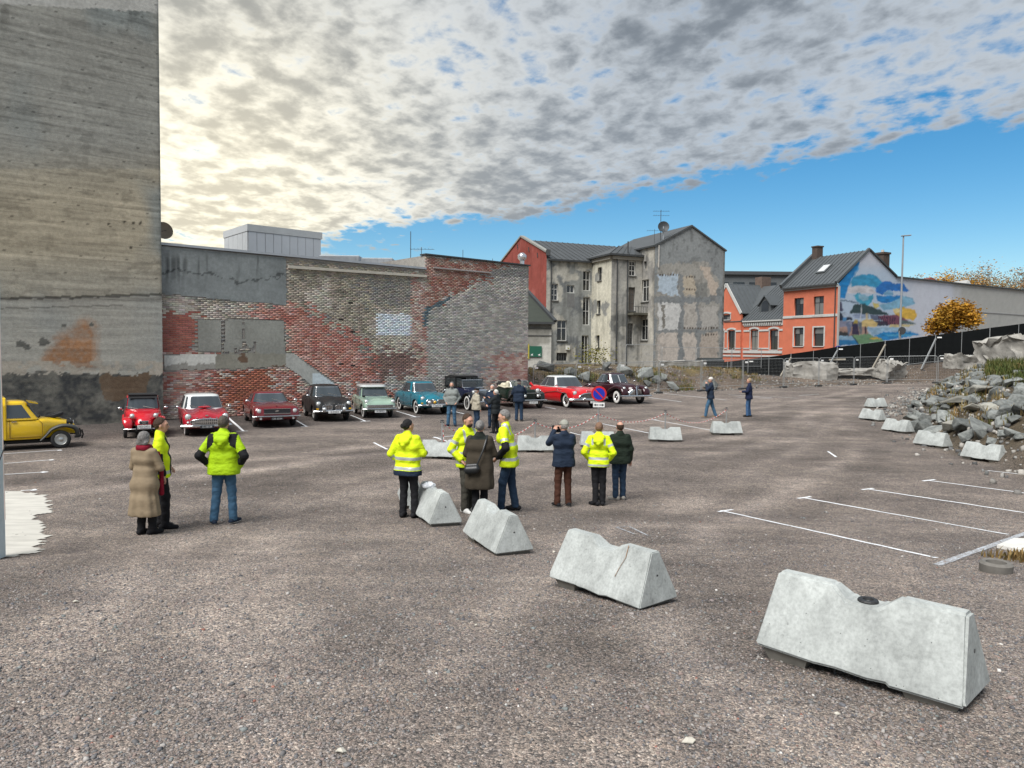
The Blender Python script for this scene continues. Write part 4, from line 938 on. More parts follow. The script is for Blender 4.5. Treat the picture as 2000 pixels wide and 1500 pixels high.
# --- low shed with the green sign
sh0 = atd(985, 650, 52); sh1 = atd(1077, 650, 52); sh = thing('low_shed', 'low white shed with dark green hipped roof beside the end of the brick wall', 'building', (sh0.x, 52, 0)); ze = plane_uz((0, 52, 0), (1, 0, 0), 1050, 629)[1]
so_ = Vector((sh0.x, 52, 0)); w = sh1.x - sh0.x
facade(sh, 'wall', so_, (1, 0, 0), 0, w, 0, ze, [], REND, render_col(S(186, 184, 176), S(178, 176, 168), S(140, 138, 130), 60, .5), .2)
facade(sh, 'wall', so_ + Vector((w, 0, 0)), (0, 1, 0), 0, 7, 0, ze, [], REND, render_col(S(186, 184, 176), S(178, 176, 168), S(140, 138, 130), 61, .5), .4)
for py in (641, 655): 
    z_ = plane_uz((0, 52, 0), (1, 0, 0), 1050, py)[1]; MB().box((so_.x + w / 2, 51.97, z_), (w, .05, .05)).build('batten', SILLG, sh)
V = [so_ + Vector((-.2, -.25, ze)), so_ + Vector((w + .25, -.25, ze)), so_ + Vector((w + .25, 7.5, ze)), so_ + Vector((-.2, 7.5, ze)), so_ + Vector((0, 4.6, ze + 3.2)), so_ + Vector((w - 2.3, 4.6, ze + 3.2))]
MB().add(V, [(0, 1, 5, 4), (1, 2, 5), (2, 3, 4, 5), (3, 0, 4), (3, 2, 1, 0)]).build('roof', GRF, sh)
MB().bar(V[1] + ZAX * .05, V[5] + ZAX * .05, .25, .2).build('hip_flashing', DMET, sh); MB().bar(V[0] - ZAX * .08, V[1] - ZAX * .08, .14, .14).build('gutter', DMET, sh)
r = rect_px((0, 52, 0), (1, 0, 0), (1034, 676, 1058, 697)); sg = thing('green_sign', 'green sign with two white pictograms on the shed wall', 'sign', (r[0], 51.93, r[2]))
MB().box(((r[1] - r[0]) / 2, 0, (r[3] - r[2]) / 2), (r[1] - r[0], .03, r[3] - r[2])).build('board', pm('sign_green', (0.012, 0.10, 0.06), .5, 0, .05), sg, world=False)
WP = pm('white_paint', (0.75, 0.75, 0.73), .5, 0, .05)
for fx in (.2, .8):
    c = Vector(((r[1] - r[0]) * fx, -.025, .14)); s = .10
    MB().prism([c + Vector((x * s, 0, z * s)) for x, z in ((-1, -.9), (-.2, -.1), (-.9, .5), (.1, .45), (.9, 1), (.5, 0), (1, -.8), (.1, -.3))], (0, .01, 0)).build('pictogram', WP, sg, world=False)
yl = pm('yellow_moss', (0.42, 0.36, 0.06), .9, 0, .3, 8)
MB().box((r[0] - .06, 51.95, (r[2] + r[3]) / 2), (.1, .06, r[3] - r[2] + .3)).build('yellow_edge', yl, sh)

# ================================================================== ORANGE HOUSES AND MURAL
Oc = Vector((32.7, 75.0, 0)); Fd = Vector((-.41, .912, 0)).normalized(); Md = Vector((.8486, .5291, 0)); FL = 7.35
ORA = pm('orange_render', (0.55, 0.155, 0.085), 0.85, 0, .12, 1.2, .15, 30, dirt=.08); WHT = pm('white_trim', (0.50, 0.50, 0.48), .7, 0, .1, 4); SLT = pm('seamed_zinc', (0.115, 0.125, 0.13), .45, .35, .12, 1.5)
oh = thing('orange_house', 'orange corner house with seamed grey roof and dark windows', 'house', (32.7, 75, 0)); zO = 9.9; OFo = Oc + Fd * FL; od = -Fd; on = od.cross(ZAX)
fo = [rect_px(OFo, od, r) for r in ((1551.4, 582, 1569.4, 617.5), (1589.3, 578.6, 1608.7, 615.4), (1550.7, 640, 1569, 676), (1589, 639.5, 1608.7, 675.8))]
facade(oh, 'wall', OFo, od, 0, FL, -.5, zO, fo, ORA)
for i, r in enumerate(fo):
    window(oh, OFo, od, r, DARKF, 2 if i < 3 else 1, (.66,), .14, .07, sill=WHT, curtain=.5 if i > 1 else .25)
    if i > 1:
        mb = MB()
        for (x0, x1, z0, z1) in ((r[0] - .16, r[0] - .004, r[2], r[3] + .14), (r[1] + .004, r[1] + .16, r[2], r[3] + .14), (r[0] - .004, r[1] + .004, r[3] + .004, r[3] + .14)):
            mb.prism([OFo + od * x0 + ZAX * z0 + on * .03, OFo + od * x1 + ZAX * z0 + on * .03, OFo + od * x1 + ZAX * z1 + on * .03, OFo + od * x0 + ZAX * z1 + on * .03], -on * .027)
        mb.build('surround', WHT, oh)
zb1 = plane_uz(OFo, od, 1582, 620)[1]
for z_, h_, pr in ((zb1, .26, .08), (zO - .28, .3, .14)): MB().prism([OFo + ZAX * z_ + on * .004, OFo + od * FL + ZAX * z_ + on * .004, OFo + od * FL + ZAX * z_ + on * pr, OFo + ZAX * z_ + on * pr], ZAX * h_).build('string_course', WHT, oh)
# roof
zR_ = 13.7; rg0 = Oc + Md * 5 + ZAX * zR_; rg1 = rg0 + Fd * FL; ev0 = Oc + on * .35 + ZAX * (zO + .05); ev1 = ev0 + Fd * FL
slab_poly('roof', [ev0, ev1, rg1, rg0], .14, SLT, oh); bk0 = Oc + Md * 10.2 + ZAX * 10.9; slab_poly('roof', [bk0, bk0 + Fd * FL, rg1, rg0], .14, SLT, oh)
seams(oh, ev0 + Fd * .2, ev1 - Fd * .3, rg0 + Fd * .2, rg1 - Fd * .3, 13, SLT, .07, .06)
MB().bar(ev0 - ZAX * .05, ev1 - ZAX * .05, .16, .16).build('gutter', DMET, oh)
MB().bar(ev1 + ZAX * .2 + Fd * .1, rg1 + ZAX * .2 + Fd * .1, .3, .5).build('party_parapet', SLT, oh); MB().bar(ev0 + ZAX * .1 - Fd * .02, rg0 + ZAX * .1 - Fd * .02, .22, .26).build('verge', SLT, oh)
rn = (ev1 - ev0).cross(rg0 - ev0).normalized(); rn = rn if rn.z > 0 else -rn
def roofpt(s, t): return ev0.lerp(ev1, s).lerp(rg0.lerp(rg1, s), t)
sk = MB().prism([roofpt(s, t) + rn * .03 for s, t in ((.42, .38), (.58, .38), (.58, .64), (.42, .64))], rn * .12).build('skylight', SLT, oh)
MB().prism([roofpt(s, t) + rn * .16 for s, t in ((.44, .41), (.56, .41), (.56, .61), (.44, .61))], rn * .02).build('pane', pm('skylight_glass', (0.55, 0.56, 0.56), .1, 0, .05), sk)
CHB = pm('chimney_brick', (0.075, 0.055, 0.045), .9, 0, .4, 9, .5, 30)
mb = MB(); c = rg1 - Fd * .5 + ZAX * .1; mb.box(c + ZAX * .2, (.8, .8, 1.6), .4); mb.box(c + ZAX * 1.05, (.95, .95, .14), .4); mb.build('chimney', CHB, oh)
c = atd(1723, 520, 80.5); mb = MB(); mb.box(c - ZAX * .4, (1.0, 1.0, 3.6), .5); mb.box(c + ZAX * 1.35, (1.2, 1.2, .2), .5); mb.build('chimney', CHB, oh)
mb = MB(); mb.tube([c + ZAX * 1.4, c + ZAX * 1.75], .16, 8); mb.build('chimney_pot', pm('clay_pot', (0.5, 0.45, 0.4), .8), oh)
mb = MB(); cc = Oc + (Fd * FL + Md * 10) * .5; mb.box(cc + ZAX * 4.6, (5.6, 5.6, 9.2), .9); mb.build('core', MATS['dark_interior'], oh)
# corner board and downpipe
MB().tube([Oc + on * .1 + Fd * .25 + ZAX * 1, Oc + on * .1 + Fd * .25 + ZAX * zO], .06, 8).build('downpipe', DMET, oh); MB().prism([Oc - Fd * .012 + ZAX * 1, Oc - Fd * .012 + Md * .3 + ZAX * 1, Oc - Fd * .012 + Md * .3 + ZAX * 9.7, Oc - Fd * .012 + ZAX * 9.7], -Fd * .04).build('corner_board', WHT, oh)
# mural wall
MUR = [([(160, 380), (480, 60), (500, 90), (450, 230), (340, 400), (290, 560), (250, 690), (160, 680)], (16, 132, 200)), ([(500, 60), (440, 250), (330, 420), (310, 500), (360, 420), (470, 240)], (120, 175, 215)),
 ([(390, 350), (520, 300), (680, 300), (780, 330), (850, 420), (760, 520), (640, 490), (480, 480), (370, 500), (350, 430)], (52, 152, 196)), ([(300, 510), (480, 485), (640, 485), (760, 590), (720, 620), (560, 610), (460, 600), (290, 620)], (206, 204, 208)),
 ([(395, 640), (460, 600), (640, 665), (715, 620), (715, 700), (640, 800), (540, 790), (450, 740)], (66, 160, 190)), ([(470, 620), (600, 650), (650, 700), (560, 740), (480, 690)], (140, 180, 200)),
 ([(760, 520), (850, 420), (950, 400), (1060, 450), (1200, 445), (1300, 570), (1280, 585), (1060, 570), (930, 560), (870, 640), (800, 620), (760, 600)], (30, 112, 190)), ([(890, 590), (960, 560), (1040, 590), (1040, 640), (960, 660), (890, 640)], (120, 170, 205)),
 ([(755, 640), (870, 655), (1050, 650), (1200, 630), (1180, 690), (980, 760), (860, 770), (780, 720)], (20, 124, 190)), ([(1000, 760), (1200, 650), (1350, 680), (1400, 780), (1200, 840), (900, 890), (800, 800)], (128, 178, 205)),
 ([(1050, 870), (1200, 830), (1400, 880), (1430, 980), (1380, 1050), (1200, 1010), (1060, 950)], (218, 176, 66)), ([(700, 760), (800, 770), (820, 830), (730, 850)], (200, 185, 110)), ([(1040, 850), (1200, 880), (1180, 950), (1080, 930)], (215, 200, 150)),
 ([(330, 930), (400, 790), (560, 770), (700, 830), (860, 890), (970, 940), (960, 960), (660, 955)], (44, 66, 66)), ([(155, 700), (470, 760), (480, 775), (155, 720)], (40, 60, 80)), ([(155, 740), (200, 740), (230, 900), (155, 900)], (70, 66, 92)), ([(150, 920), (250, 920), (370, 980), (360, 1040), (150, 1060)], (30, 38, 58)), ([(200, 915), (360, 955), (380, 1000), (230, 1000)], (186, 200, 218)), ([(215, 1000), (275, 1000), (275, 1060), (215, 1060)], (90, 150, 200)),
 ([(380, 950), (640, 940), (660, 1010), (400, 1020)], (146, 160, 186)), ([(660, 960), (790, 960), (870, 1050), (690, 1050)], (96, 104, 128)), ([(790, 970), (1100, 960), (1280, 1040), (1290, 1110), (930, 1120), (870, 1060)], (120, 66, 84)), ([(1140, 1030), (1380, 1080), (1400, 1110), (1140, 1110)], (92, 110, 110)),
 ([(690, 1060), (940, 1060), (960, 1130), (780, 1140)], (50, 52, 66)), ([(1000, 1115), (1400, 1115), (1300, 1150), (960, 1170)], (205, 190, 140)), ([(480, 1090), (580, 1040), (700, 1030), (780, 1100), (770, 1150), (520, 1160)], (216, 190, 126)), ([(600, 930), (630, 930), (640, 1040), (590, 1040)], (206, 190, 150)),
 ([(140, 1060), (520, 1060), (500, 1160), (140, 1160)], (140, 140, 160)), ([(140, 1160), (600, 1150), (640, 1270), (360, 1300), (140, 1310)], (170, 138, 124)), ([(140, 1230), (310, 1240), (310, 1320), (140, 1300)], (60, 66, 70)), ([(370, 1070), (470, 1070), (480, 1280), (370, 1280)], (58, 56, 84)), ([(400, 1040), (460, 1040), (470, 1100), (390, 1100)], (190, 170, 90)),
 ([(270, 1110), (330, 1060), (350, 1200), (310, 1300)], (116, 130, 156)), ([(480, 1080), (520, 1080), (530, 1270), (490, 1270)], (100, 112, 120)), ([(578, 1150), (605, 1150), (600, 1270), (575, 1270)], (46, 44, 64)), ([(600, 1165), (1120, 1160), (1420, 1250), (1100, 1260), (700, 1290)], (150, 184, 210)),
 ([(730, 1290), (880, 1240), (1250, 1230), (1400, 1250), (1480, 1280), (1150, 1340), (900, 1380), (790, 1330)], (24, 132, 196)), ([(900, 1280), (1300, 1270), (1350, 1300), (950, 1300)], (90, 170, 205)), ([(360, 1290), (640, 1270), (870, 1360), (900, 1390), (500, 1440)], (110, 150, 110)), ([(640, 1350), (720, 1320), (860, 1360)], (226, 184, 76)),
 ([(140, 1300), (370, 1300), (430, 1370), (140, 1370)], (140, 175, 200)), ([(140, 1360), (420, 1370), (490, 1440), (140, 1460)], (26, 116, 170)), ([(355, 1285), (375, 1285), (490, 1430), (470, 1430)], (30, 34, 40)), ([(520, 780), (530, 780), (515, 1080), (498, 1080)], (205, 210, 215))]
def mural_paint(px, py, u, z):
    f1 = fbm(u * .5, z * .5, 4); f2 = fbm(u * 2.5, z * 2.5, 3); st = fbm(u * 1.4, z * 4.5, 4)
    C = np.tile(S(192, 196, 206), (px.size, 1)) * (0.93 + .14 * f2)[:, None]
    k = sm(1850, 1880, px + (f1 - .5) * 30)[:, None]; C = C * (1 - k) + S(168, 168, 164) * (0.9 + .2 * f2)[:, None] * k
    x = (px - 1620) * 8.335 + (f2 - .5) * 36; y = (py - 500) * 8.335 + (fbm(u * 3 + 7, z * 3, 3) - .5) * 30; D = 0
    hz_ = (sm(1500, 900, x) * sm(1400, 1200, y) * sm(60, 300, y) * .3)[:, None]; C = C * (1 - hz_) + S(120, 178, 214) * hz_
    for dx_, dy_ in ((0, 0), (9, 4), (-8, 6), (3, -9)):
        E_ = C.copy()
        for poly, c in MUR:
            m = inpoly(x + dx_, y + dy_, poly); E_[m] = (S(*c) * (0.55 + .66 * st)[:, None])[m] * .95 + .05 * E_[m]
        D = D + E_ / 4
    C = D
    for k in range(9):
        m = inpoly(x, y, [(800 + k * 32, 972 + k * 3), (812 + k * 32, 972 + k * 3), (830 + k * 30, 1110), (818 + k * 30, 1110)]); C[m] = S(70, 50, 70)
    return np.clip(C, 0, 1)
mw = thing('mural_wall', 'long white painted side wall with a blue harbour mural', 'wall', (32.7, 75, 0)); MWALL = pm('painted_wall', (1, 1, 1), .85, 0, .05, 3, .5, 16, .2, attr='Col', stretch=(1, 1, 3))
zLow = lambda u: float(np.interp(u, [0, .001, 5, 9.9, 10, 60], [9.85, 9.9, 13.65, 11.2, 11.15, 11.15]))
for (a0, a1, zt, res) in ((0, 10.0, None, .07), (10.0, 17, None, .09), (17, 46, None, .35)):
    u = np.arange(a0, a1 + .001, res); u[-1] = a1; zf = np.linspace(0, 1, int(11 / res)); UU, ZF = np.meshgrid(u, zf, indexing='ij')
    zt = np.array([zLow(q) for q in u])[:, None]; P = np.array(Oc)[None] + UU.ravel()[:, None] * np.array(Md)[None]; P[:, 2] = (.5 + ZF * (zt - .5)).ravel()
    ppx, ppy = proj(P); fast('wall_face', P, gridq(len(u), len(zf)), MWALL, mw, col=mural_paint(ppx, ppy, UU.ravel(), P[:, 2]))
mn = Md.cross(ZAX)
MB().bar(Oc + Md * 10 + ZAX * 11.2, Oc + Md * 46 + ZAX * 11.2, .4, .14).build('coping', DMET, mw); MB().bar(Oc + Md * 5 + ZAX * 13.75 + mn * .02, Oc + Md * 10 + ZAX * 11.28 + mn * .02, .3, .16).build('coping', DMET, mw)
MB().bar(Oc + Md * 20 + ZAX * 8.05 + mn * .03, Oc + Md * 46 + ZAX * 8.05 + mn * .03, .05, .09).build('string_course', pm('grey_band', (0.3, 0.3, 0.3), .8), mw)
MB().prism([Oc + Md * 10 - mn * .1 + ZAX * .5, Oc + Md * 46 - mn * .1 + ZAX * .5, Oc + Md * 46 - mn * 8 + ZAX * .5, Oc + Md * 10 - mn * 8 + ZAX * .5], ZAX * 10.4).build('core', MATS['plain_grey_render'], mw)
# red roof bits and hatch on the long wall
for px0, px1, pt, pb, d, lab, mt in ((1790, 1872, 541, 552, 92, 'low dark red tiled roof showing over the long white wall', pm('red_tiles', (0.17, 0.05, 0.035), .8, 0, .2, 4)), (1876, 1916, 546, 562, 90, 'small white gabled roof hatch on top of the long wall', WHT)):
    p0 = atd(px0, pb, d); p1 = atd(px1, pb, d); zt = atd(px0, pt, d).z; t = thing('roof_hatch' if mt is WHT else 'tiled_roof', lab, 'roof', (p0.x, d, p0.z - 1.0)); w = p1.x - p0.x; h = zt - p0.z + 1
    MB().add([(0, 0, 0), (w, 0, 0), (w, 4, 0), (0, 4, 0), (w * .35, .0, h), (w * .35, 4, h)], [(0, 1, 4), (1, 2, 5, 4), (2, 3, 5), (3, 0, 4, 5), (3, 2, 1, 0)]).build('gable', mt, t, world=False)
# lower orange house
lh = thing('orange_gabled_house', 'lower orange house with steep gable, dentil cornice and arched white window heads', 'house', tuple(OFo)); LL = 13.0; LO = OFo + Fd * LL; ln_ = on
def lu(px, py): return plane_uz(LO, od, px, py)
uG = lu(1451, 613)[0]; zE = lu(1490, 628)[1]; zGe = lu(1451, 613)[1]; uP, zP = lu(1422, 556); uL = 2 * uP - uG
lw = [rect_px(LO, od, r) for r in ((1405, 647, 1416, 684), (1425.4, 646.3, 1437.8, 683), (1466.6, 645, 1480, 683), (1504, 644.7, 1519, 683))]
gw = rect_px(LO, od, (1413.7, 594, 1429, 624.4))
GP = LO + on * .22
facade(lh, 'wall', LO, od, uG, LL, -1, zE, [r for r in lw[2:]], ORA)
facade(lh, 'gable_wall', GP, od, uL, uG, -1, zGe, [r for r in lw[:2]] + [(gw[0], gw[1], gw[2], min(gw[3], zGe - .02))], ORA, top=lambda u: zGe + (zP - zGe) * (1 - abs(u - uP) / (uG - uP)))
MB().prism([GP + od * uG + ZAX * -1, LO + od * uG + ZAX * -1, LO + od * uG + ZAX * zGe, GP + od * uG + ZAX * zGe], -od * .05).build('return_wall', ORA, lh)
for i, r in enumerate(lw + [(gw[0], gw[1], gw[2], min(gw[3], zGe - .02))]):
    o_ = LO if i in (2, 3) else GP
    window(lh, o_, od, r, DARKF, 2, (.68,), .12, .07, sill=WHT, curtain=.4)
    mb = MB(); N_ = 8
    pts = [(r[0] - .22 + (r[1] - r[0] + .44) * k / N_, r[3] + .12 + .16 * math.sin(math.pi * k / N_)) for k in range(N_ + 1)]
    for k in range(N_): mb.bar(o_ + od * pts[k][0] + ZAX * pts[k][1] + on * .05, o_ + od * pts[k + 1][0] + ZAX * pts[k + 1][1] + on * .05, .1, .2)
    for s in (r[0] - .12, r[1] + .12): mb.bar(o_ + od * s + ZAX * r[2] + on * .03, o_ + od * s + ZAX * (r[3] + .1) + on * .03, .16, .055)
    mb.build('window_head', WHT, lh)
for py, h_, pr in ((647, .2, .07), (682, .16, .07), (690, .3, .12), (697, .18, .09)):
    z_ = lu(1490, py)[1]
    for (o_, x0, x1) in ((LO, uG + .25, LL), (GP, uL, uG + .02)):
        segs = [(x0, x1)]
        if py in (647,) or py == 682:
            for r in lw:
                ns = []
                for s in segs:
                    if r[0] - .2 > s[0] and r[1] + .2 < s[1]: ns += [(s[0], r[0] - .2), (r[1] + .2, s[1])]
                    else: ns.append(s)
                segs = ns
        for s in segs: MB().prism([o_ + od * s[0] + ZAX * z_ + on * .003, o_ + od * s[1] + ZAX * z_ + on * .003, o_ + od * s[1] + ZAX * z_ + on * pr, o_ + od * s[0] + ZAX * z_ + on * pr], ZAX * h_).build('string_course', WHT, lh)
mb = MB(); mb.prism([LO + od * (uG + .25) + ZAX * (zE - .5) + on * .004, LO + od * LL + ZAX * (zE - .5) + on * .004, LO + od * LL + ZAX * (zE - .5) + on * .08, LO + od * (uG + .25) + ZAX * (zE - .5) + on * .08], ZAX * .5)
k = uG + .35
while k < LL - .1:
    mb.box(LO + od * k + ZAX * (zE - .25) + on * .15, (.13, .16, .22), math.atan2(od.y, od.x)); k += .34
mb.prism([LO + od * (uG + .25) + ZAX * zE + on * .004, LO + od * LL + ZAX * zE + on * .004, LO + od * LL + ZAX * zE + on * .32, LO + od * (uG + .25) + ZAX * zE + on * .32], ZAX * .14); mb.build('dentil_cornice', WHT, lh)
for p, q in (((uL, zGe), (uP, zP)), ((uP, zP), (uG, zGe))): MB().bar(GP + od * p[0] + ZAX * (p[1] + .05) + on * .05, GP + od * q[0] + ZAX * (q[1] + .05) + on * .05, .12, .34).build('bargeboard', WHT, lh)
ins = -on; dz = 4.6; e0 = LO + od * uG + on * .3 + ZAX * (zE + .14); e1 = LO + od * LL + on * .3 + ZAX * (zE + .14); r0 = LO + od * uG + ins * 5.2 + ZAX * (zE + dz); r1 = LO + od * LL + ins * 5.2 + ZAX * (zE + dz)
slab_poly('roof', [e0 - od * 3, e1, r1, r0 - od * 3], .12, SLT, lh); seams(lh, e0, e1 - od * .2, r0, r1 - od * .2, 13, SLT, .07, .06)
gp0 = GP + od * uP + ZAX * (zP + .15); gb = gp0 + ins * 6; ge = GP + od * (uG + .2) + ZAX * (zGe + .05)
slab_poly('roof', [ge, ge + ins * 5.5, gb, gp0], .12, SLT, lh); seams(lh, ge + ins * .15, ge + ins * 5.3, gp0 + ins * .15, gb, 9, SLT, .07, .06); gl_ = GP + od * (uL - .2) + ZAX * (zGe + .05); slab_poly('roof', [gl_, gl_ + ins * 5.5, gb, gp0], .12, SLT, lh)
# dormer
du_, dzb = lu(1481, 609); dzt = lu(1481, 578)[1]; dw = .95; dO = LO + ins * 1.0
fr = MB(); P_ = lambda u, z, d=0: dO + od * u + ZAX * z + ins * d
fr.prism([P_(du_ - dw, dzb - .3), P_(du_ + dw, dzb - .3), P_(du_ + dw, dzb + .9), P_(du_, dzt), P_(du_ - dw, dzb + .9)], ins * 3.2); fr.build('dormer', SLT, lh)
arc = [P_(du_ + .55 * math.cos(t), dzb + .75 + .55 * math.sin(t), -.03) for t in np.linspace(0, math.pi, 10)] + [P_(du_ - .55, dzb, -.03), P_(du_ + .55, dzb, -.03)]
MB().prism(arc, ins * .02).build('dormer_window', GLASS, lh)
for s in (-1, 1): slab_poly('dormer_roof', [P_(du_ + s * (dw + .2), dzb + .75, -.2), P_(du_ + s * (dw + .2), dzb + .75, 3.2), P_(du_, dzt + .15, 3.2), P_(du_, dzt + .15, -.2)], .1, SLT, lh)
c = atd(1490, 556, 92.5); mb = MB(); mb.box(c - ZAX * .9, (1.4, 1.2, 3.6), .4); mb.build('chimney', pm('old_chimney', (0.14, 0.10, 0.08), .9, 0, .35, 5), lh)
mb = MB(); mb.box(LO + od * (LL / 2) + ins * 3.4 + ZAX * (zE / 2 - .8), (LL - .6, 6.0, zE + 0.6), math.atan2(od.y, od.x)); mb.build('core', MATS['dark_interior'], lh)
# dark flat building far behind
q0 = atd(1395, 545, 112); q1 = atd(1560, 552, 112); fb = thing('far_flat_building', 'dark grey flat-roofed building far behind the orange houses', 'building', (q0.x, 112, 0))
FGB = pm('far_grey', (0.11, 0.12, 0.125), .8, 0, .1, .6); fw_ = q1.x - q0.x + 2; zt = atd(1480, 537, 112).z
MB().box((fw_ / 2, 4, zt / 2), (fw_, 8, zt)).build('walls', FGB, fb, world=False); MB().box((fw_ / 2, 4, zt + .25), (fw_ + .8, 8.8, .5)).build('roof_slab', pm('far_roof', (0.06, 0.065, 0.07), .7), fb, world=False)
for k in range(5): MB().box((1.3 + k * 2.4, -.02, zt - 1.6), (1.7, .06, 1.0)).build('window', GLASS, fb, world=False)
def concrete_mat():
    m, nt, b = _nt('cast_concrete'); N = nt.nodes; L = nt.links; tc = N.new('ShaderNodeTexCoord'); oi = N.new('ShaderNodeObjectInfo'); ad = N.new('ShaderNodeVectorMath'); ad.operation = 'ADD'; L.new(tc.outputs['Object'], ad.inputs[0]); L.new(oi.outputs['Location'], ad.inputs[1])
    def noi(s, d, r, sc=(1, 1, 1)):
        mp = N.new('ShaderNodeMapping'); mp.inputs['Scale'].default_value = sc; L.new(ad.outputs[0], mp.inputs[0]); x = N.new('ShaderNodeTexNoise'); L.new(mp.outputs[0], x.inputs[0]); x.inputs['Scale'].default_value = s; x.inputs['Detail'].default_value = d; x.inputs['Roughness'].default_value = r; return x.outputs[0]
    def ramp(s, pts):
        r = N.new('ShaderNodeValToRGB'); e = r.color_ramp.elements; e[0].position, e[0].color = pts[0][0], (*[pts[0][1]] * 3, 1); e[1].position, e[1].color = pts[1][0], (*[pts[1][1]] * 3, 1); L.new(s, r.inputs[0]); return r.outputs[0]
    def mul(a, c):
        x = N.new('ShaderNodeMix'); x.data_type = 'RGBA'; x.blend_type = 'MULTIPLY'; x.inputs[0].default_value = 1; L.new(a, x.inputs[6]); L.new(c, x.inputs[7]); return x.outputs[2]
    base = N.new('ShaderNodeRGB'); base.outputs[0].default_value = (0.40, 0.42, 0.405, 1)
    c = mul(base.outputs[0], ramp(noi(2.2, 7, .65), [(.32, .72), (.62, 1.12)])); c = mul(c, ramp(noi(7, 6, .75, (1, 1, .25)), [(.28, .78), (.6, 1.08)])); c = mul(c, ramp(noi(40, 4, .6), [(.3, .82), (.6, 1.06)])); st = ramp(noi(4.5, 8, .8), [(.60, 1.0), (.72, .55)]); c = mul(c, st)
    v = N.new('ShaderNodeTexVoronoi'); v.inputs['Scale'].default_value = 17; L.new(ad.outputs[0], v.inputs['Vector']); c = mul(c, ramp(v.outputs['Distance'], [(.05, .35), (.08, 1.0)]))
    L.new(c, b.inputs['Base Color']); b.inputs['Roughness'].default_value = .88; b.inputs['Specular IOR Level'].default_value = .3
    bp = N.new('ShaderNodeBump'); L.new(noi(30, 5, .6), bp.inputs['Height']); bp.inputs['Strength'].default_value = .2; bp.inputs['Distance'].default_value = .01; L.new(bp.outputs[0], b.inputs['Normal']); return m
# ================================================================== CONCRETE WEDGE BARRIERS
BCON = concrete_mat(); FOOTC = pm('foot_concrete', (0.20, 0.19, 0.165), .9, 0, .25, 6)
BL, BW_, BH, BZ = 1.30, .56, .57, .075
def wedge_mesh(L=BL, W=BW_, H=BH, z0=BZ, seed=0):
    rr = random.Random(seed); mb = MB(); zl = z0 + .05; wt0 = .115; nd = .085
    def half(z): return W / 2 - (W / 2 - wt0 / 2) * (z - zl) / (H - zl)
    st = [(-L / 2, 0, 1), (-L / 2 + .42, 0, 0), (-.21, 0, 0), (-.10, nd, 0), (.10, nd, 0), (.21, 0, 0), (L / 2 - .42, 0, 0), (L / 2, 0, 1)]
    for (u, d, end) in st:
        zt = H - d; s = -1 if u < 0 else 1; ut = u - s * .055 * end; b = len(mb.V); h = half(zt)
        j = lambda: rr.uniform(-.014, .012)
        mb.V += [(u, -W / 2, z0 + j()), (u, -W / 2 + .01, zl), (ut, -h, zt), (ut, h, zt), (u, W / 2 - .01, zl), (u, W / 2, z0 + j())]
        if b:
            for k in range(6):
                l = (k + 1) % 6; mb.F.append((b - 6 + k, b - 6 + l, b + l, b + k))
    n = len(mb.V); mb.F.append((5, 4, 3, 2, 1, 0)); mb.F.append(tuple(range(n - 6, n)))
    return mb
def barrier(c, yaw, label, group=None, scale=1.0, seed=0, ring=False, zoff=0.0, tilt=0.0):
    t = thing('concrete_barrier', label, 'barrier', (c[0], c[1], tz(c[0], c[1]) + zoff), yaw, group); t.scale = (scale,) * 3; t.rotation_euler = (tilt, 0, yaw)
    mb = wedge_mesh(seed=seed); o = mb.build('block', BCON, t, world=False)
    bm = bmesh.new(); bm.from_mesh(o.data); bmesh.ops.bevel(bm, geom=[e for e in bm.edges if e.calc_face_angle(0) > .3], offset=.018, segments=2, affect='EDGES', clamp_overlap=True); bm.to_mesh(o.data); bm.free()
    o.data.polygons.foreach_set('use_smooth', np.ones(len(o.data.polygons), bool)); o.data.set_sharp_from_angle(angle=R(28))
    for s in (-1, 1):
        f = MB(); x = s * (BL / 2 - .2); f.add([(x - .12, -.2, -.03), (x + .12, -.2, -.03), (x + .12, .2, -.03), (x - .12, .2, -.03), (x - .17, -.25, BZ + .03), (x + .17, -.25, BZ + .03), (x + .17, .25, BZ + .03), (x - .17, .25, BZ + .03)], [(3, 2, 1, 0), (4, 5, 6, 7), (0, 1, 5, 4), (1, 2, 6, 5), (2, 3, 7, 6), (3, 0, 4, 7)])
        f.build('foot', FOOTC, t, world=False)
    MB().tube([(BL / 2 - .05, 0, .34), (BL / 2 - .028, 0, .34)], .014, 8).build('lifting_socket', DMET, t, world=False)
    if ring:
        MB().lathe([(.03, 0), (.062, 0), (.066, .008), (.06, .018), (.034, .018), (.03, 0)], (0, 0, BH - .085), n=20).build('rubber_ring', pm('black_rubber', (0.02, 0.02, 0.021), .6, 0, .1, 5), t, world=False)
    return t
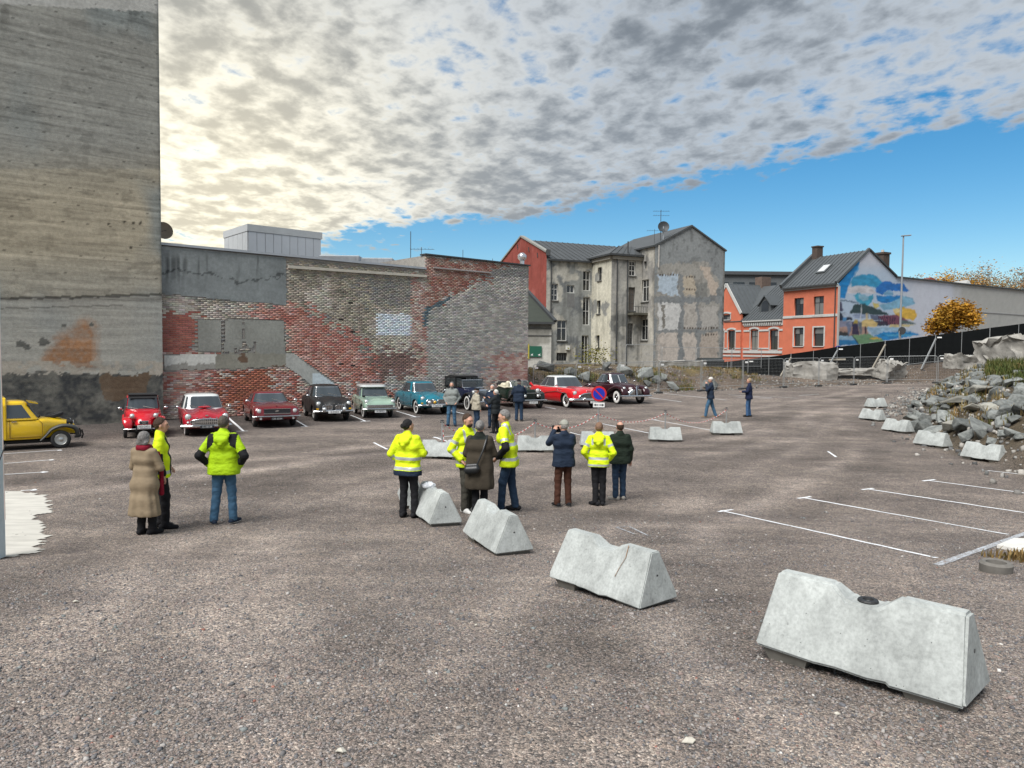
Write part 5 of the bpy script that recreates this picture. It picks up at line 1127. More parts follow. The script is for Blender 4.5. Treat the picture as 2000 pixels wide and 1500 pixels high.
def fit_barrier(obs, p0, g=1.0):
    BL, BW_, BH, BZ = 1.30 * g, .56 * g, .57 * g, .075 * g
    o = np.array(obs, float); p = np.array(p0, float)
    def res(p):
        x, y, w = p; z = tz(x, y); a = np.array([math.cos(w), math.sin(w), 0]); b = np.array([-math.sin(w), math.cos(w), 0]); c = np.array([x, y, z]); k = np.array([0, 0, 1.0])
        Q = [c - a * BL / 2 - b * BW_ / 2 + k * BZ, c + a * BL / 2 - b * BW_ / 2 + k * BZ, c + a * BL / 2 + b * BW_ / 2 + k * BZ, c - a * (BL / 2 - .05) + k * BH, c + a * (BL / 2 - .05) + k * BH]
        q = proj(np.array(Q)); return (np.stack(q, 1) - o).ravel()
    for it in range(40):
        r = res(p); J = np.stack([(res(p + np.eye(3)[i] * 1e-3) - r) / 1e-3 for i in range(3)], 1); H = J.T @ J
        p = p - np.clip(np.linalg.solve(H + np.diag(np.diag(H)) * 1e-2, J.T @ r), -.5, .5)
    return p
BFIT = [('large pale concrete wedge barrier with a black rubber ring in its notch', [(1486, 1280), (1868, 1378), (1942, 1332), (1520, 1130), (1905, 1188)], [2.8, 5.6, -.7], True),
 ('concrete wedge barrier with a rust-brown crack beside its notch, between two others', [(1078, 1138), (1245, 1186), (1320, 1168), (1115, 1038), (1285, 1070)], [1.1, 7.8, -.8], False),
 ('concrete wedge barrier in front of the tall grey-haired man in a yellow jacket', [(902, 1042), (967, 1078), (1037, 1080), (942, 980), (1010, 1002)], [-.2, 10, -1.], False),
 ('concrete wedge barrier beside the woman with a black hair bun', [(808, 1006), (841, 1021), (900, 1016), (822, 948), (868, 957)], [-1.3, 12, -1.0], False)]
for i, (lab, ob_, p0, ring) in enumerate(BFIT):
    g_ = 1.1 if i == 0 else 1.0; p = fit_barrier(ob_, p0, g_); bt = barrier(p[:2], p[2], lab, 'concrete wedge barriers', g_, i, ring)
    if i == 1:
        cr = MB(); pts = [(.30, -.1, .58), (.31, -.155, .47), (.27, -.2, .36), (.25, -.24, .28)]
        h = lambda z: BW_ / 2 - (BW_ / 2 - .065) * (z - BZ - .05) / (BH - BZ - .05)
        q = [Vector((x, -h(z) - .001, z)) for x, _, z in pts]
        for k in range(3): cr.bar(q[k], q[k + 1], .006, .002)
        cr.build('rust_streak', pm('rust', (0.24, 0.12, 0.05), .9, 0, .3, 20), bt, world=False)
barrier(gp(806, 982)[:2], -1.35, 'concrete wedge barrier mostly hidden by the legs of the woman with the hair bun', 'concrete wedge barriers', .9, 7)
# little bag of white plastic on the fourth barrier
p = fit_barrier(BFIT[3][1], BFIT[3][2]); pb = thing('plastic_bag', 'crumpled white plastic draped over the notch of a concrete barrier', 'bag', (p[0] - .12, p[1] + .18, tz(p[0], p[1]) + .50), .4); pb.scale = (.7, .6, .5)
mb = MB(); mb.ball((0, 0, .1), (.17, .12, .12), 12, 8); rr = random.Random(2); mb.V = [tuple(np.array(v) * (1 + rr.uniform(-.18, .18))) for v in mb.V]; mb.build('crumple', pm('white_plastic', (0.72, 0.74, 0.76), .6, 0, .08, 8), pb, world=False)
placed = []; POSTS = []; GALV = pm('galvanised', (0.36, 0.37, 0.37), .45, .5, .15, 10)
mid = [(862, 897, .06, 'small concrete barrier carrying a steel post beside the young bearded man'), (1045, 884, .02, 'small concrete barrier with a steel post behind the man photographing'), (1168, 874, 0., 'small concrete barrier holding the no-parking sign post'), (1301, 863, -.06, 'small concrete barrier with a steel post, second from the end of the chain'), (1421, 850, .02, 'small concrete barrier with a steel post at the end of the chain')]
for i, (px, py, yaw, lab) in enumerate(mid):
    c = gp(px, py); barrier((c.x, c.y + .2), yaw, lab, 'concrete wedge barriers', .87, 20 + i); POSTS.append((c.x, c.y + .2))
for i, (px, py, yaw, lab) in enumerate([(1713, 797, .35, 'pale concrete block at the far tip of the rock pile row'), (1707, 822, -1.22, 'pale concrete block where the row bends at the rock pile'), (1757, 845, -1.22, 'pale concrete block third along the foot of the rock pile'), (1826, 873, -1.2, 'pale concrete block fourth along the foot of the rock pile'), (1928, 902, -1.15, 'pale concrete block at the near end of the rock pile row')]):
    c = gp(px, py); barrier((c.x, c.y + .15), yaw, lab, 'pale blocks along the rock pile', .88, 40 + i); placed.append((c.x, c.y + .15, .75))
# posts, sign and red-white chain
tops = []
for i, (x, y) in enumerate(POSTS):
    zb = tz(x, y) + (.57 - .085) * .87 - .02
    if i == 2: tops.append(Vector((x, y - .03, tz(x, y) + 1.08))); continue
    topz = {0: 822, 1: 821, 3: 803, 4: 797}[i]; px_, _ = proj(np.array([x, y, 1.0])); zt = atd(px_, topz, y).z
    lab = {0: 'thin steel chain post behind the young bearded man', 1: 'thin steel chain post left of the man photographing', 3: 'thin steel chain post second from the end', 4: 'thin steel chain post at the end of the chain'}[i]
    t = thing('chain_post', lab, 'post', (x, y, zb), 0, 'chain posts')
    MB().tube([(0, 0, 0), (0, 0, zt - zb)], .022, 8).build('rod', GALV, t, world=False); MB().lathe([(0, 0), (.05, 0), (.05, .025), (0, .03)], (0, 0, zt - zb), n=10).bar((-.06, 0, zt - zb - .04), (.06, 0, zt - zb - .04), .03, .02).build('cap', DMET, t, world=False)
    tops.append(Vector((x, y, zt - .06)))
RED = pm('red_plastic', (0.55, 0.035, 0.03), .45, 0, .05); WPL = pm('white_chain', (0.75, 0.74, 0.72), .45, 0, .05)
def chain(p, q, sag, label):
    L_ = (q - p).length; n = max(8, int(L_ / .075)); t = thing('barrier_chain', label, 'chain', tuple(p), 0, 'red and white barrier chains'); pts = []
    for k in range(n + 1):
        s = k / n; v = (q - p) * s - ZAX * sag * 4 * s * (1 - s); pts.append(v)
    r_, w_ = MB(), MB()
    for k in range(n): (r_ if k % 2 else w_).tube([pts[k], pts[k].lerp(pts[k + 1], .92)], .0105, 5)
    r_.build('red_links', RED, t, world=False, kind='stuff'); w_.build('white_links', WPL, t, world=False, kind='stuff')
for i, (s, lab) in enumerate(((.52, 'red and white chain sagging behind the young bearded man'), (.33, 'red and white chain sagging above the man photographing'), (.30, 'red and white chain sagging from the sign post to the next post'), (.42, 'red and white chain sagging low between the last two posts'))): chain(tops[i], tops[i + 1], s, lab)
chain(tops[0], tops[0] + Vector((.05, -.02, -.5)), 0.0, 'loose end of red and white chain hanging from the first post')
sx, sy = POSTS[2]; zb = tz(sx, sy) + .37
sc_ = atd(1170, 769, sy - .06); sr = 15.0 * sy / FPX
sgn = thing('no_parking_sign', 'round blue no-parking sign with red rim and arrow plate on a post', 'sign', (sx, sy, zb)); cz = sc_.z - zb; cx = sc_.x - sx
MB().tube([(0, 0, 0), (cx, 0, cz + sr * .6)], .028, 8).build('post', GALV, sgn, world=False)
fy = -.05
MB().lathe([(0, 0), (sr, 0), (sr, .02), (0, .02)], (cx, fy, cz), (0, 1, 0), 40).build('disc', pm('sign_red', (0.52, 0.015, 0.02), .35, 0, .04), sgn, world=False)
MB().lathe([(0, 0), (sr * .76, 0), (sr * .76, .006), (0, .006)], (cx, fy - .006, cz), (0, 1, 0), 40).build('blue_field', pm('sign_blue', (0.012, 0.03, 0.36), .35, 0, .04), sgn, world=False)
MB().bar((cx - sr * .54, fy - .009, cz + sr * .54), (cx + sr * .54, fy - .009, cz - sr * .54), .006, sr * .16, (0, -1, 0) if False else (1, 0, 1)).build('slash', MATS['sign_red'], sgn, world=False)
pz = cz - sr - .115; MB().box((cx, fy, pz), (sr * 1.5, .02, .15)).build('plate', WP, sgn, world=False)
BLK = pm('black_paint', (0.012, 0.012, 0.012), .5, 0, .05)
for s in (-1, 1): MB().prism([(cx + s * v[0] * sr, fy - .014, pz + v[1]) for v in ((.06, -.014), (.42, -.014), (.42, -.042), (.66, 0), (.42, .042), (.42, .014), (.06, .014))], (0, .003, 0)).build('arrow', BLK, sgn, world=False)

# ================================================================== TEMPORARY FENCES
def fence_panel(p, q, h, label, group, tagp=True, up0=0.0, wires=True):
    p, q = Vector(p), Vector(q); d = q - p; L_ = math.hypot(d.x, d.y); t = thing('wire_fence', label, 'fence', tuple(p), math.atan2(d.y, d.x), group); dz = d.z
    def at(u, z): return Vector((u, 0, z + dz * u / L_))
    r = .12; fr = [at(.05, .06)] + [at(.05, h - r), at(.05 + r * .3, h - r * .3), at(.05 + r, h)] + [at(L_ - .05 - r, h), at(L_ - .05 - r * .3, h - r * .3), at(L_ - .05, h - r)] + [at(L_ - .05, .06)]
    MB().tube(fr, .021, 6).tube([at(.05, .2), at(L_ - .05, .2)], .014, 5).build('frame', GALV, t, world=False)
    w = MB(); n = int(L_ / .12)
    for k in range(1, n): w.bar(at(.05 + (L_ - .1) * k / n, .2), at(.05 + (L_ - .1) * k / n, h - .02), .004, .004)
    for k in range(1, 8): w.bar(at(.05, .2 + (h - .2) * k / 8), at(L_ - .05, .2 + (h - .2) * k / 8), .004, .004)
    w.build('wire_mesh', GALV, t, world=False, kind='stuff')
    if tagp: MB().box(at(.28, h - .2) + Vector((0, -.03, 0)), (.24, .01, .12)).build('tag_plate', WP, t, world=False)
    return t
def fence_foot(p, yaw, label):
    t = thing('ballast_block', label, 'block', (p[0], p[1], tz(p[0], p[1])), yaw, 'fence feet')
    MB().box((0, 0, .06), (.7, .24, .15)).build('block', pm('foot_rubber', (0.04, 0.04, 0.04), .85, 0, .2, 6), t, world=False, bevel=.03)
    MB().tube([(-.05, 0, .1), (-.05, 0, .32)], .03, 6).tube([(.05, 0, .1), (.05, 0, .32)], .03, 6).build('socket', GALV, t, world=False)
for i in range(1, len(FENCE) - 1):
    p = Vector((*FENCE[i], tz(*FENCE[i]) + .1)); q = Vector((*FENCE[i + 1], tz(*FENCE[i + 1]) + .1))
    fence_panel(p, q, 2.0, 'galvanised wire mesh panel of the temporary fence along the dirt mound', 'temporary fence panels')
    fence_foot(FENCE[i], math.atan2(q.y - p.y, q.x - p.x) + .25, 'dark block foot under the temporary wire fence')
hi = [(9.2, 60.5), (12.3, 61.2), (15.4, 62.2), (18.6, 63.0), (21.5, 64.0)]
for i in range(len(hi) - 1):
    p = Vector((*hi[i], tz(*hi[i]) + .05)); q = Vector((*hi[i + 1], tz(*hi[i + 1]) + .05)); p.z = q.z = max(p.z, q.z, 1.55)
    fence_panel(p, q, 1.75, 'wire mesh panel standing on the mound in front of the grey gable house', 'fence panels by the grey house', False)
# black screened fence climbing the street
SCR = pm('black_screen', (0.0045, 0.0055, 0.006), .95, 0, .3, 3, .4, 25, .15); TIM = pm('raw_timber', (0.30, 0.27, 0.22), .85, 0, .2, 5)
bfp = [(17.6, 66.8), (20.9, 65.9), (24.2, 64.6), (27.6, 63.2), (30.9, 61.7), (34.1, 60), (37.3, 58.2), (40.5, 56.2), (43.6, 54.2)]
def bft(x): return float(np.interp(x, [17, 19.1, 23.5, 27.8, 34.6, 38.6, 44], [1.85, 2.08, 2.72, 3.52, 4.55, 5.25, 6.3]))
for i in range(len(bfp) - 1):
    p = Vector((*bfp[i], bft(bfp[i][0]) - 2.2)); q = Vector((*bfp[i + 1], bft(bfp[i + 1][0]) - 2.2)); d = q - p; L_ = math.hypot(d.x, d.y)
    t = thing('screened_fence', 'black screened fence panel climbing along the sloping street', 'fence', tuple(p), math.atan2(d.y, d.x), 'black screened fence panels'); dz = d.z
    n = 14; V = []; 
    for k in range(n + 1):
        u = L_ * k / n; bow = .05 * math.sin(math.pi * k / n) * math.sin(i * 3.1 + 1)
        for j in range(5): V.append((u, .02 + bow * math.sin(math.pi * j / 4) + .015 * math.sin(k * 1.7 + i), .0 + dz * u / L_ + 2.2 * j / 4 - (.03 * math.sin(math.pi * k / n) if j == 4 else 0)))
    Vb = [(x, y + .03, z) for x, y, z in V]; m = len(V); F = [(k * 5 + j, (k + 1) * 5 + j, (k + 1) * 5 + j + 1, k * 5 + j + 1) for k in range(n) for j in range(4)]
    F2 = [tuple(v + m for v in f)[::-1] for f in F]
    MB().add(V + Vb, F + F2).build('screen', SCR, t, world=False)
    MB().tube([(.03, -.04, -.6), (.03, -.04, 2.25)], .03, 6).build('post', GALV, t, world=False); MB().tube([(L_ * .5, -.04, dz * .5), (L_ * .5, -.04, 2.2 + dz * .5)], .022, 6).build('post', GALV, t, world=False)
    MB().tube([(.03, -.03, .05), (L_ - .03, -.03, .05 + dz)], .022, 5).build('bottom_rail', GALV, t, world=False)
    if i % 2: MB().box((.3, -.06, 2.0), (.32, .01, .1)).build('tag_plate', WP, t, world=False)
    if i in (2, 3, 4, 5): MB().bar((.05, -.08, 1.9), (-.9, -1.3, tz(p.x - .2, p.y - 1.2) - p.z), .1, .1).build('prop', GALV if i % 2 else TIM, t, world=False)
    if i in (3, 6): MB().bar((-.6, -.1, 1.1), (.7, -.1, 1.15), .05, .14).build('cross_timber', TIM, t, world=False)

# ================================================================== ROCKS, RUBBLE, RUINS
ROCKM = []
def rock_mesh(seed, n=11, flat=1.0):
    r = random.Random(seed); bm = bmesh.new()
    for k in range(n):
        v = Vector((r.uniform(-1, 1), r.uniform(-1, 1), r.uniform(-1, 1)))
        m = max(abs(v.x), abs(v.y), abs(v.z)); v = v / m * r.uniform(.72, 1.0)
        v = v.lerp(v.normalized(), .35); bm.verts.new((v.x * .5, v.y * .5, v.z * .5 * flat))
    g = bmesh.ops.convex_hull(bm, input=bm.verts); bmesh.ops.delete(bm, geom=list(set(g['geom_interior'] + g['geom_unused'])), context='VERTS')
    bmesh.ops.dissolve_limit(bm, angle_limit=R(12), verts=bm.verts, edges=bm.edges)
    bmesh.ops.bevel(bm, geom=bm.edges[:], offset=.028, segments=1, affect='EDGES', clamp_overlap=True)
    me = bpy.data.meshes.new('boulder'); bm.to_mesh(me); bm.free(); return me
def rock_mat(name, c1, c2, moss=.2):
    m, nt, b = _nt(name); N = nt.nodes; L = nt.links
    tc = N.new('ShaderNodeTexCoord'); oi = N.new('ShaderNodeObjectInfo'); ad = N.new('ShaderNodeVectorMath'); ad.operation = 'ADD'; L.new(tc.outputs['Object'], ad.inputs[0]); L.new(oi.outputs['Location'], ad.inputs[1])
    n1 = N.new('ShaderNodeTexNoise'); L.new(ad.outputs[0], n1.inputs[0]); n1.inputs['Scale'].default_value = 3.5; n1.inputs['Detail'].default_value = 8; n1.inputs['Roughness'].default_value = .7
    n2 = N.new('ShaderNodeTexNoise'); L.new(ad.outputs[0], n2.inputs[0]); n2.inputs['Scale'].default_value = 14; n2.inputs['Detail'].default_value = 6
    rp = N.new('ShaderNodeValToRGB'); L.new(n1.outputs[0], rp.inputs[0]); e = rp.color_ramp.elements; e[0].position = .3; e[0].color = (*c1, 1); e[1].position = .68; e[1].color = (*c2, 1)
    hs = N.new('ShaderNodeHueSaturation'); L.new(rp.outputs[0], hs.inputs['Color']); mr = N.new('ShaderNodeMapRange'); L.new(oi.outputs['Random'], mr.inputs[0]); mr.inputs[3].default_value = .65; mr.inputs[4].default_value = 1.35; L.new(mr.outputs[0], hs.inputs['Value'])
    L.new(hs.outputs[0], b.inputs['Base Color']); b.inputs['Roughness'].default_value = .85; b.inputs['Specular IOR Level'].default_value = .3
    bp = N.new('ShaderNodeBump'); L.new(n2.outputs[0], bp.inputs['Height']); bp.inputs['Strength'].default_value = .6; bp.inputs['Distance'].default_value = .05; L.new(bp.outputs[0], b.inputs['Normal'])
    return m
RK1 = rock_mat('grey_rock', (0.075, 0.082, 0.08), (0.25, 0.26, 0.245)); RK2 = rock_mat('pale_rock', (0.17, 0.165, 0.14), (0.34, 0.33, 0.29))
for k in range(14):
    me = rock_mesh(100 + k, 10 + k % 4, .8); me.materials.append(RK1); ROCKM.append(me)
ROCKP = []
for k in range(5):
    me = rock_mesh(200 + k, 11, .7); me.materials.append(RK2); ROCKP.append(me)
def put_rock(x, y, s, label, group, pale=False, sink=.3, asp=None, r=random):
    me = r.choice(ROCKP if pale else ROCKM); o = bpy.data.objects.new('boulder', me); COL.objects.link(o)
    a = asp or (r.uniform(.9, 1.5), r.uniform(.7, 1.1), r.uniform(.65, 1.0)); o.scale = (s * a[0], s * a[1], s * a[2]); o.rotation_euler = (r.uniform(-.4, .4), r.uniform(-.4, .4), r.uniform(0, 6.28))
    o.location = (x, y, tz(x, y) + s * a[2] * (.5 - sink)); tag(o, label, 'boulder', group); return o
rk = random.Random(5)
LABR = 'grey angular boulder in the heap of blasted rock beside the lot'
for k, (px, py, s, asp) in enumerate([(1915, 772, 1.5, (1.5, .6, .5)), (1875, 790, 1.2, (1.5, .6, .5)), (1905, 802, .9, (1.2, .8, .5)), (1938, 806, .8, (1.2, .9, .7)), (1868, 838, 1.0, (1.2, .8, .6))]):
    c = gp(px, py); put_rock(c.x, c.y, s, ['long pale slab of rock lying on top of the rock heap', 'tilted pale rock slab at the upper edge of the heap', 'flat pale rock slab below the long pale slab', 'pale block with a dark band resting in the rock heap', 'broad pale rock half way down the heap'][k], 'pale boulders', True, .25, asp, rk); placed.append((c.x, c.y, s * .5))
n = 0; tries = 0
while n < 165 and tries < 9000:
    tries += 1; y = rk.uniform(16.5, 43); dx = rk.uniform(-.2, 5.2) ** 1.0; x = float(np.interp(y, TOE[:, 0], TOE[:, 1])) + dx
    px_, py_ = proj(np.array([x, y, tz(x, y)]))
    if px_ > 2090 or (y > 34 and dx > 3.5): continue
    s = rk.uniform(.42, .88) if y < 34 else rk.uniform(.3, .6)
    if any((x - a) ** 2 + (y - b) ** 2 < (.62 * (s * .5 + c)) ** 2 for a, b, c in placed): continue
    put_rock(x, y, s, LABR, 'blasted rock boulders', rk.random() < .0, .28, None, rk); placed.append((x, y, s * .5)); n += 1
LABM = 'rough stone set in the dirt bank behind the parked cars'
n = 0; tries = 0; pl2 = []
while n < 13 and tries < 3000:
    tries += 1; x = rk.uniform(1.5, 14.5); fy_ = float(np.interp(x, FENCE[:, 0], FENCE[:, 1])); dyy = rk.uniform(.9, 3.6); y = fy_ + dyy; s = rk.uniform(.5, 1.25)
    if any((x - a) ** 2 + (y - b) ** 2 < (.75 * (s * .5 + c)) ** 2 for a, b, c in pl2): continue
    put_rock(x, y, s, LABM, 'stones in the dirt bank', False, .25, (rk.uniform(.9, 1.4), rk.uniform(.7, 1), rk.uniform(.7, 1)), rk); pl2.append((x, y, s * .5)); n += 1
c = gp(1272, 752); 
for px, py, s in ((1281, 742, 1.0), (1262, 748, .8), (1065, 718, 1.3), (1185, 716, 1.0)):
    c = gp(px, py + 6); put_rock(c.x, c.y, s, 'large pale grey stone standing out of the dirt bank', 'large bank stones', False, .2, (1.1, .8, .8), rk)
# rubble stuff: small stones over banks
def scatter(n, fn, s0, s1, seed, pal):
    r = np.random.default_rng(seed); xy = fn(r, n); s = np.exp(r.uniform(np.log(s0), np.log(s1), len(xy))); P = np.column_stack([xy, gz(xy[:, 0], xy[:, 1]) + s * .2]); V, Q = rocks_np(P, s, seed + 1, .9)
    return V, Q, np.repeat(np.array(pal)[r.integers(0, len(pal), len(xy))] * r.uniform(.7, 1.25, (len(xy), 1)), 8, 0)
def f_bank(r, n):
    y = r.uniform(16, 50, n); x = np.interp(y, TOE[:, 0], TOE[:, 1]) + r.normal(.3, .9, n) + np.where(y > 34, r.uniform(-1.5, 3, n), r.uniform(-.2, 4, n)); return np.column_stack([x, y])
def f_mound(r, n):
    x = r.uniform(0, 33, n); y = np.interp(x, FENCE[:, 0], FENCE[:, 1]) + r.uniform(-.4, 6, n); return np.column_stack([x, y])
GP_ = [(0.22, 0.21, 0.195), (0.15, 0.15, 0.145), (0.28, 0.265, 0.24), (0.1, 0.1, 0.1), (0.34, 0.32, 0.29)]
Va, Qa, Ca = scatter(2600, f_bank, .04, .17, 31, GP_); Vb, Qb, Cb = scatter(2600, f_mound, .03, .11, 33, GP_)
fast('rubble', np.concatenate([Va, Vb]), np.concatenate([Qa, Qb + len(Va)]), smat, col=np.concatenate([Ca, Cb]), kind='stuff')
# broken foundations
RUC = pm('broken_concrete', (0.33, 0.315, 0.285), .95, 0, .35, 2.2, .8, 14, .2, dirt=.6)
def ruin(name, label, c, size, rz, seed, jag=.1, cuts=5, tilt=0):
    jag *= .5; cuts += 4
    r = np.random.default_rng(seed); bm = bmesh.new(); bmesh.ops.create_cube(bm, size=1.0); bmesh.ops.subdivide_edges(bm, edges=bm.edges[:], cuts=cuts, use_grid_fill=True)
    for v in bm.verts:
        p = v.co.copy(); v.co = Vector((p.x * size[0], p.y * size[1], p.z * size[2]))
        v.co += Vector(r.uniform(-1, 1, 3)) * jag * (1 + .8 * (p.z > .4)); q_ = v.co * .9; v.co.z += size[2] * .55 * (float(fbm(q_.x + seed * 9, q_.y + 3, 3)) - .5) * (p.z > 0); v.co.y += .5 * size[1] * (float(fbm(q_.x * 1.3 + seed * 5, q_.z * 1.3, 3)) - .5)
    me = bpy.data.meshes.new(name); bm.to_mesh(me); bm.free(); me.polygons.foreach_set('use_smooth', np.ones(len(me.polygons), bool)); me.set_sharp_from_angle(angle=R(42)); me.materials.append(RUC); o = bpy.data.objects.new(name, me); COL.objects.link(o); o.location = c; o.rotation_euler = (tilt, 0, rz); tag(o, label, 'ruin'); return o
def at_ruin(px, py, d): return atd(px, py, d)
ruin('broken_foundation', 'broken concrete foundation box with rubble spilling below, under the black fence', at_ruin(1583, 727, 59), (3.6, 1.8, 1.3), .05, 1, .09)
ruin('broken_foundation', 'thin broken concrete slab overhanging a dark gap beneath the black fence', at_ruin(1672, 727, 60), (4.2, 1.8, .5), .03, 2, .08)
ruin('broken_foundation', 'tilted broken concrete chunk right of the overhanging slab', at_ruin(1738, 722, 59), (1.9, 1.4, 1.5), .5, 3, .13, tilt=.2)
ruin('broken_foundation', 'squat broken concrete block below the climbing black fence', at_ruin(1883, 706, 52), (2.1, 1.4, 1.05), .1, 4, .07)
ruin('broken_foundation', 'large pale broken concrete mass at the top of the grassy bank', at_ruin(2022, 702, 44), (5.2, 3.0, 2.3), .1, 5, .2, 6, .05)
ruin('broken_foundation', 'long white low concrete wall at the foot of the grey gable house', at_ruin(1330, 712, 63), (4.2, .7, .6), .2, 6, .05)
bn = at_ruin(1386, 700, 64.5); bb = thing('waste_bin', 'black wheeled waste container beside the grey gable wall', 'bin', (bn.x, bn.y, tz(bn.x, bn.y)), .2)
MB().add([(-.9, -.5, .2), (.9, -.5, .2), (.9, .5, .2), (-.9, .5, .2), (-1.05, -.62, 1.5), (1.05, -.62, 1.5), (1.05, .62, 1.5), (-1.05, .62, 1.5)], [(3, 2, 1, 0), (4, 5, 6, 7), (0, 1, 5, 4), (1, 2, 6, 5), (2, 3, 7, 6), (3, 0, 4, 7)]).build('body', pm('bin_plastic', (0.02, 0.024, 0.024), .5, 0, .1, 3), bb, world=False)
MB().add([(-1.1, -.66, 1.5), (1.1, -.66, 1.5), (1.1, .66, 1.5), (-1.1, .66, 1.5), (-.95, -.4, 1.8), (.95, -.4, 1.8), (.95, .5, 1.8), (-.95, .5, 1.8)], [(3, 2, 1, 0), (4, 5, 6, 7), (0, 1, 5, 4), (1, 2, 6, 5), (2, 3, 7, 6), (3, 0, 4, 7)]).build('lid', MATS['bin_plastic'], bb, world=False)
for sx_ in (-.8, .8):
    for sy_ in (-.4, .4): MB().tube([(sx_, sy_ - .04, .1), (sx_, sy_ + .04, .1)], .1, 10).build('wheel', DMET, bb, world=False)

# ================================================================== PLANTS
def leafcloud(P, S, r, up=.3):
    n = len(P); a = r.normal(size=(n, 3)); a[:, 2] *= up; a /= np.linalg.norm(a, axis=1)[:, None]; b = np.cross(a, r.normal(size=(n, 3))); b /= np.linalg.norm(b, axis=1)[:, None] + 1e-9
    V = np.stack([P - a * S[:, None], P + b * S[:, None] * .55, P + a * S[:, None], P - b * S[:, None] * .55], 1)
    return V.reshape(-1, 3), np.arange(4 * n).reshape(-1, 4)
LEAF = pm('leaf', (1, 1, 1), .7, 0, .15, 2, 0, 0, .2, attr='Col'); BARK = pm('bark', (0.075, 0.06, 0.045), .95, 0, .3, 9, .5, 30)
def tree(loc, h, rad, trunkh, nl, ls, pal, label, seed, cover=.75, group=None):
    r = np.random.default_rng(seed); t = thing('tree', label, 'tree', loc, 0, group); mb = MB(); tips = []
    def grow(p, d, l, w, lev):
        pts = [p]; rs = [w]; q = p.copy()
        for k in range(3):
            d = (d + Vector(r.normal(size=3)) * .16 + ZAX * .05).normalized(); q = q + d * l / 3; pts.append(q.copy()); rs.append(w * (1 - .22 * (k + 1)))
        mb.tube(pts, rs, 6 if lev < 2 else 4, caps=False)
        if lev >= 3: tips.append(q); return
        for k in range(int(r.integers(3, 5))):
            nd = (d + Vector(r.normal(size=3)) * .62).normalized(); nd.z = max(nd.z, -.1); grow(pts[int(r.integers(2, 4))], nd.normalized(), l * r.uniform(.62, .8), w * .5, lev + 1)
        tips.append(q)
    base = Vector((0, 0, -.2)); mb.tube([base, Vector((.03, .02, trunkh * .5)), Vector((0, .05, trunkh))], [h * .022, h * .018, h * .015], 8)
    for k in range(7):
        a = 6.28 * k / 7 + r.uniform(-.4, .4); grow(Vector((0, .05, trunkh * r.uniform(.8, 1))), Vector((math.cos(a) * (.25 + .6 * (k % 2)), math.sin(a) * (.25 + .6 * (k % 2)), .9)).normalized(), (h - trunkh) * .36, h * .011, 1)
    tp = np.array([list(v) for v in tips]); c = np.array([0, 0, trunkh + (h - trunkh) * .5]); sc = np.array([rad, rad, (h - trunkh) * .52])
    # pull limbs into the crown's size
    V = np.array(mb.V); e = np.linalg.norm((V - c) / sc, axis=1); k = (e > 1) & (V[:, 2] > trunkh); V[k] = c + (V[k] - c) / e[k][:, None]; mb.V = [tuple(v) for v in V]
    e = np.linalg.norm((tp - c) / sc, axis=1); k = e > 1; tp[k] = c + (tp[k] - c) / e[k][:, None]
    mb.build('trunk', BARK, t, smooth=60, world=False)
    tp = tp[r.random(len(tp)) < cover]
    ci = r.integers(0, len(tp), nl); P = tp[ci] + r.normal(size=(nl, 3)) * rad * .15; S_ = r.uniform(.6, 1.3, nl) * ls; V, Q = leafcloud(P, S_, r)
    pal = np.array(pal); cl = pal[r.integers(0, len(pal), len(tp))][ci] * .6 + pal[r.integers(0, len(pal), nl)] * .4; cl *= r.uniform(.7, 1.25, (nl, 1))
    fast('crown', V, Q, LEAF, t, col=np.repeat(cl, 4, 0), world=False); return t
OR = [(0.46, 0.22, 0.02), (0.52, 0.28, 0.03), (0.34, 0.16, 0.02), (0.44, 0.27, 0.04), (0.26, 0.13, 0.02)]
p = atd(1858, 650, 72); tree((p.x, 72, tz(p.x, 72)), 8.8 - tz(p.x, 72), 2.35, 1.2, 8500, .14, OR, 'bushy orange autumn tree in front of the long white wall', 3, 1.0)
for i, (px, pt, d, rad, pal, cov, nl, lab) in enumerate([(1862, 516, 118, 4.2, OR, .9, 2600, 'rounded orange autumn tree behind the roof hatch'), (1945, 507, 122, 5.0, [(0.3, 0.2, 0.08), (0.36, 0.2, 0.07), (0.3, 0.25, 0.15)], .55, 1500, 'sparse bare-branched autumn tree behind the far end of the wall'), (1995, 508, 120, 4.0, [(0.3, 0.2, 0.08), (0.4, 0.16, 0.05), (0.28, 0.22, 0.12)], .5, 1200, 'thin nearly leafless tree at the edge of the wall end'), (1810, 533, 116, 2.8, [(0.3, 0.2, 0.08), (0.34, 0.18, 0.06)], .5, 700, 'small thin brown tree behind the red tiled roof')]):
    p = atd(px, pt, d); tree((p.x, d, 4), p.z - 3, rad * 1.25, 4.5, nl * 5, .15, pal, lab, 20 + i, cov)
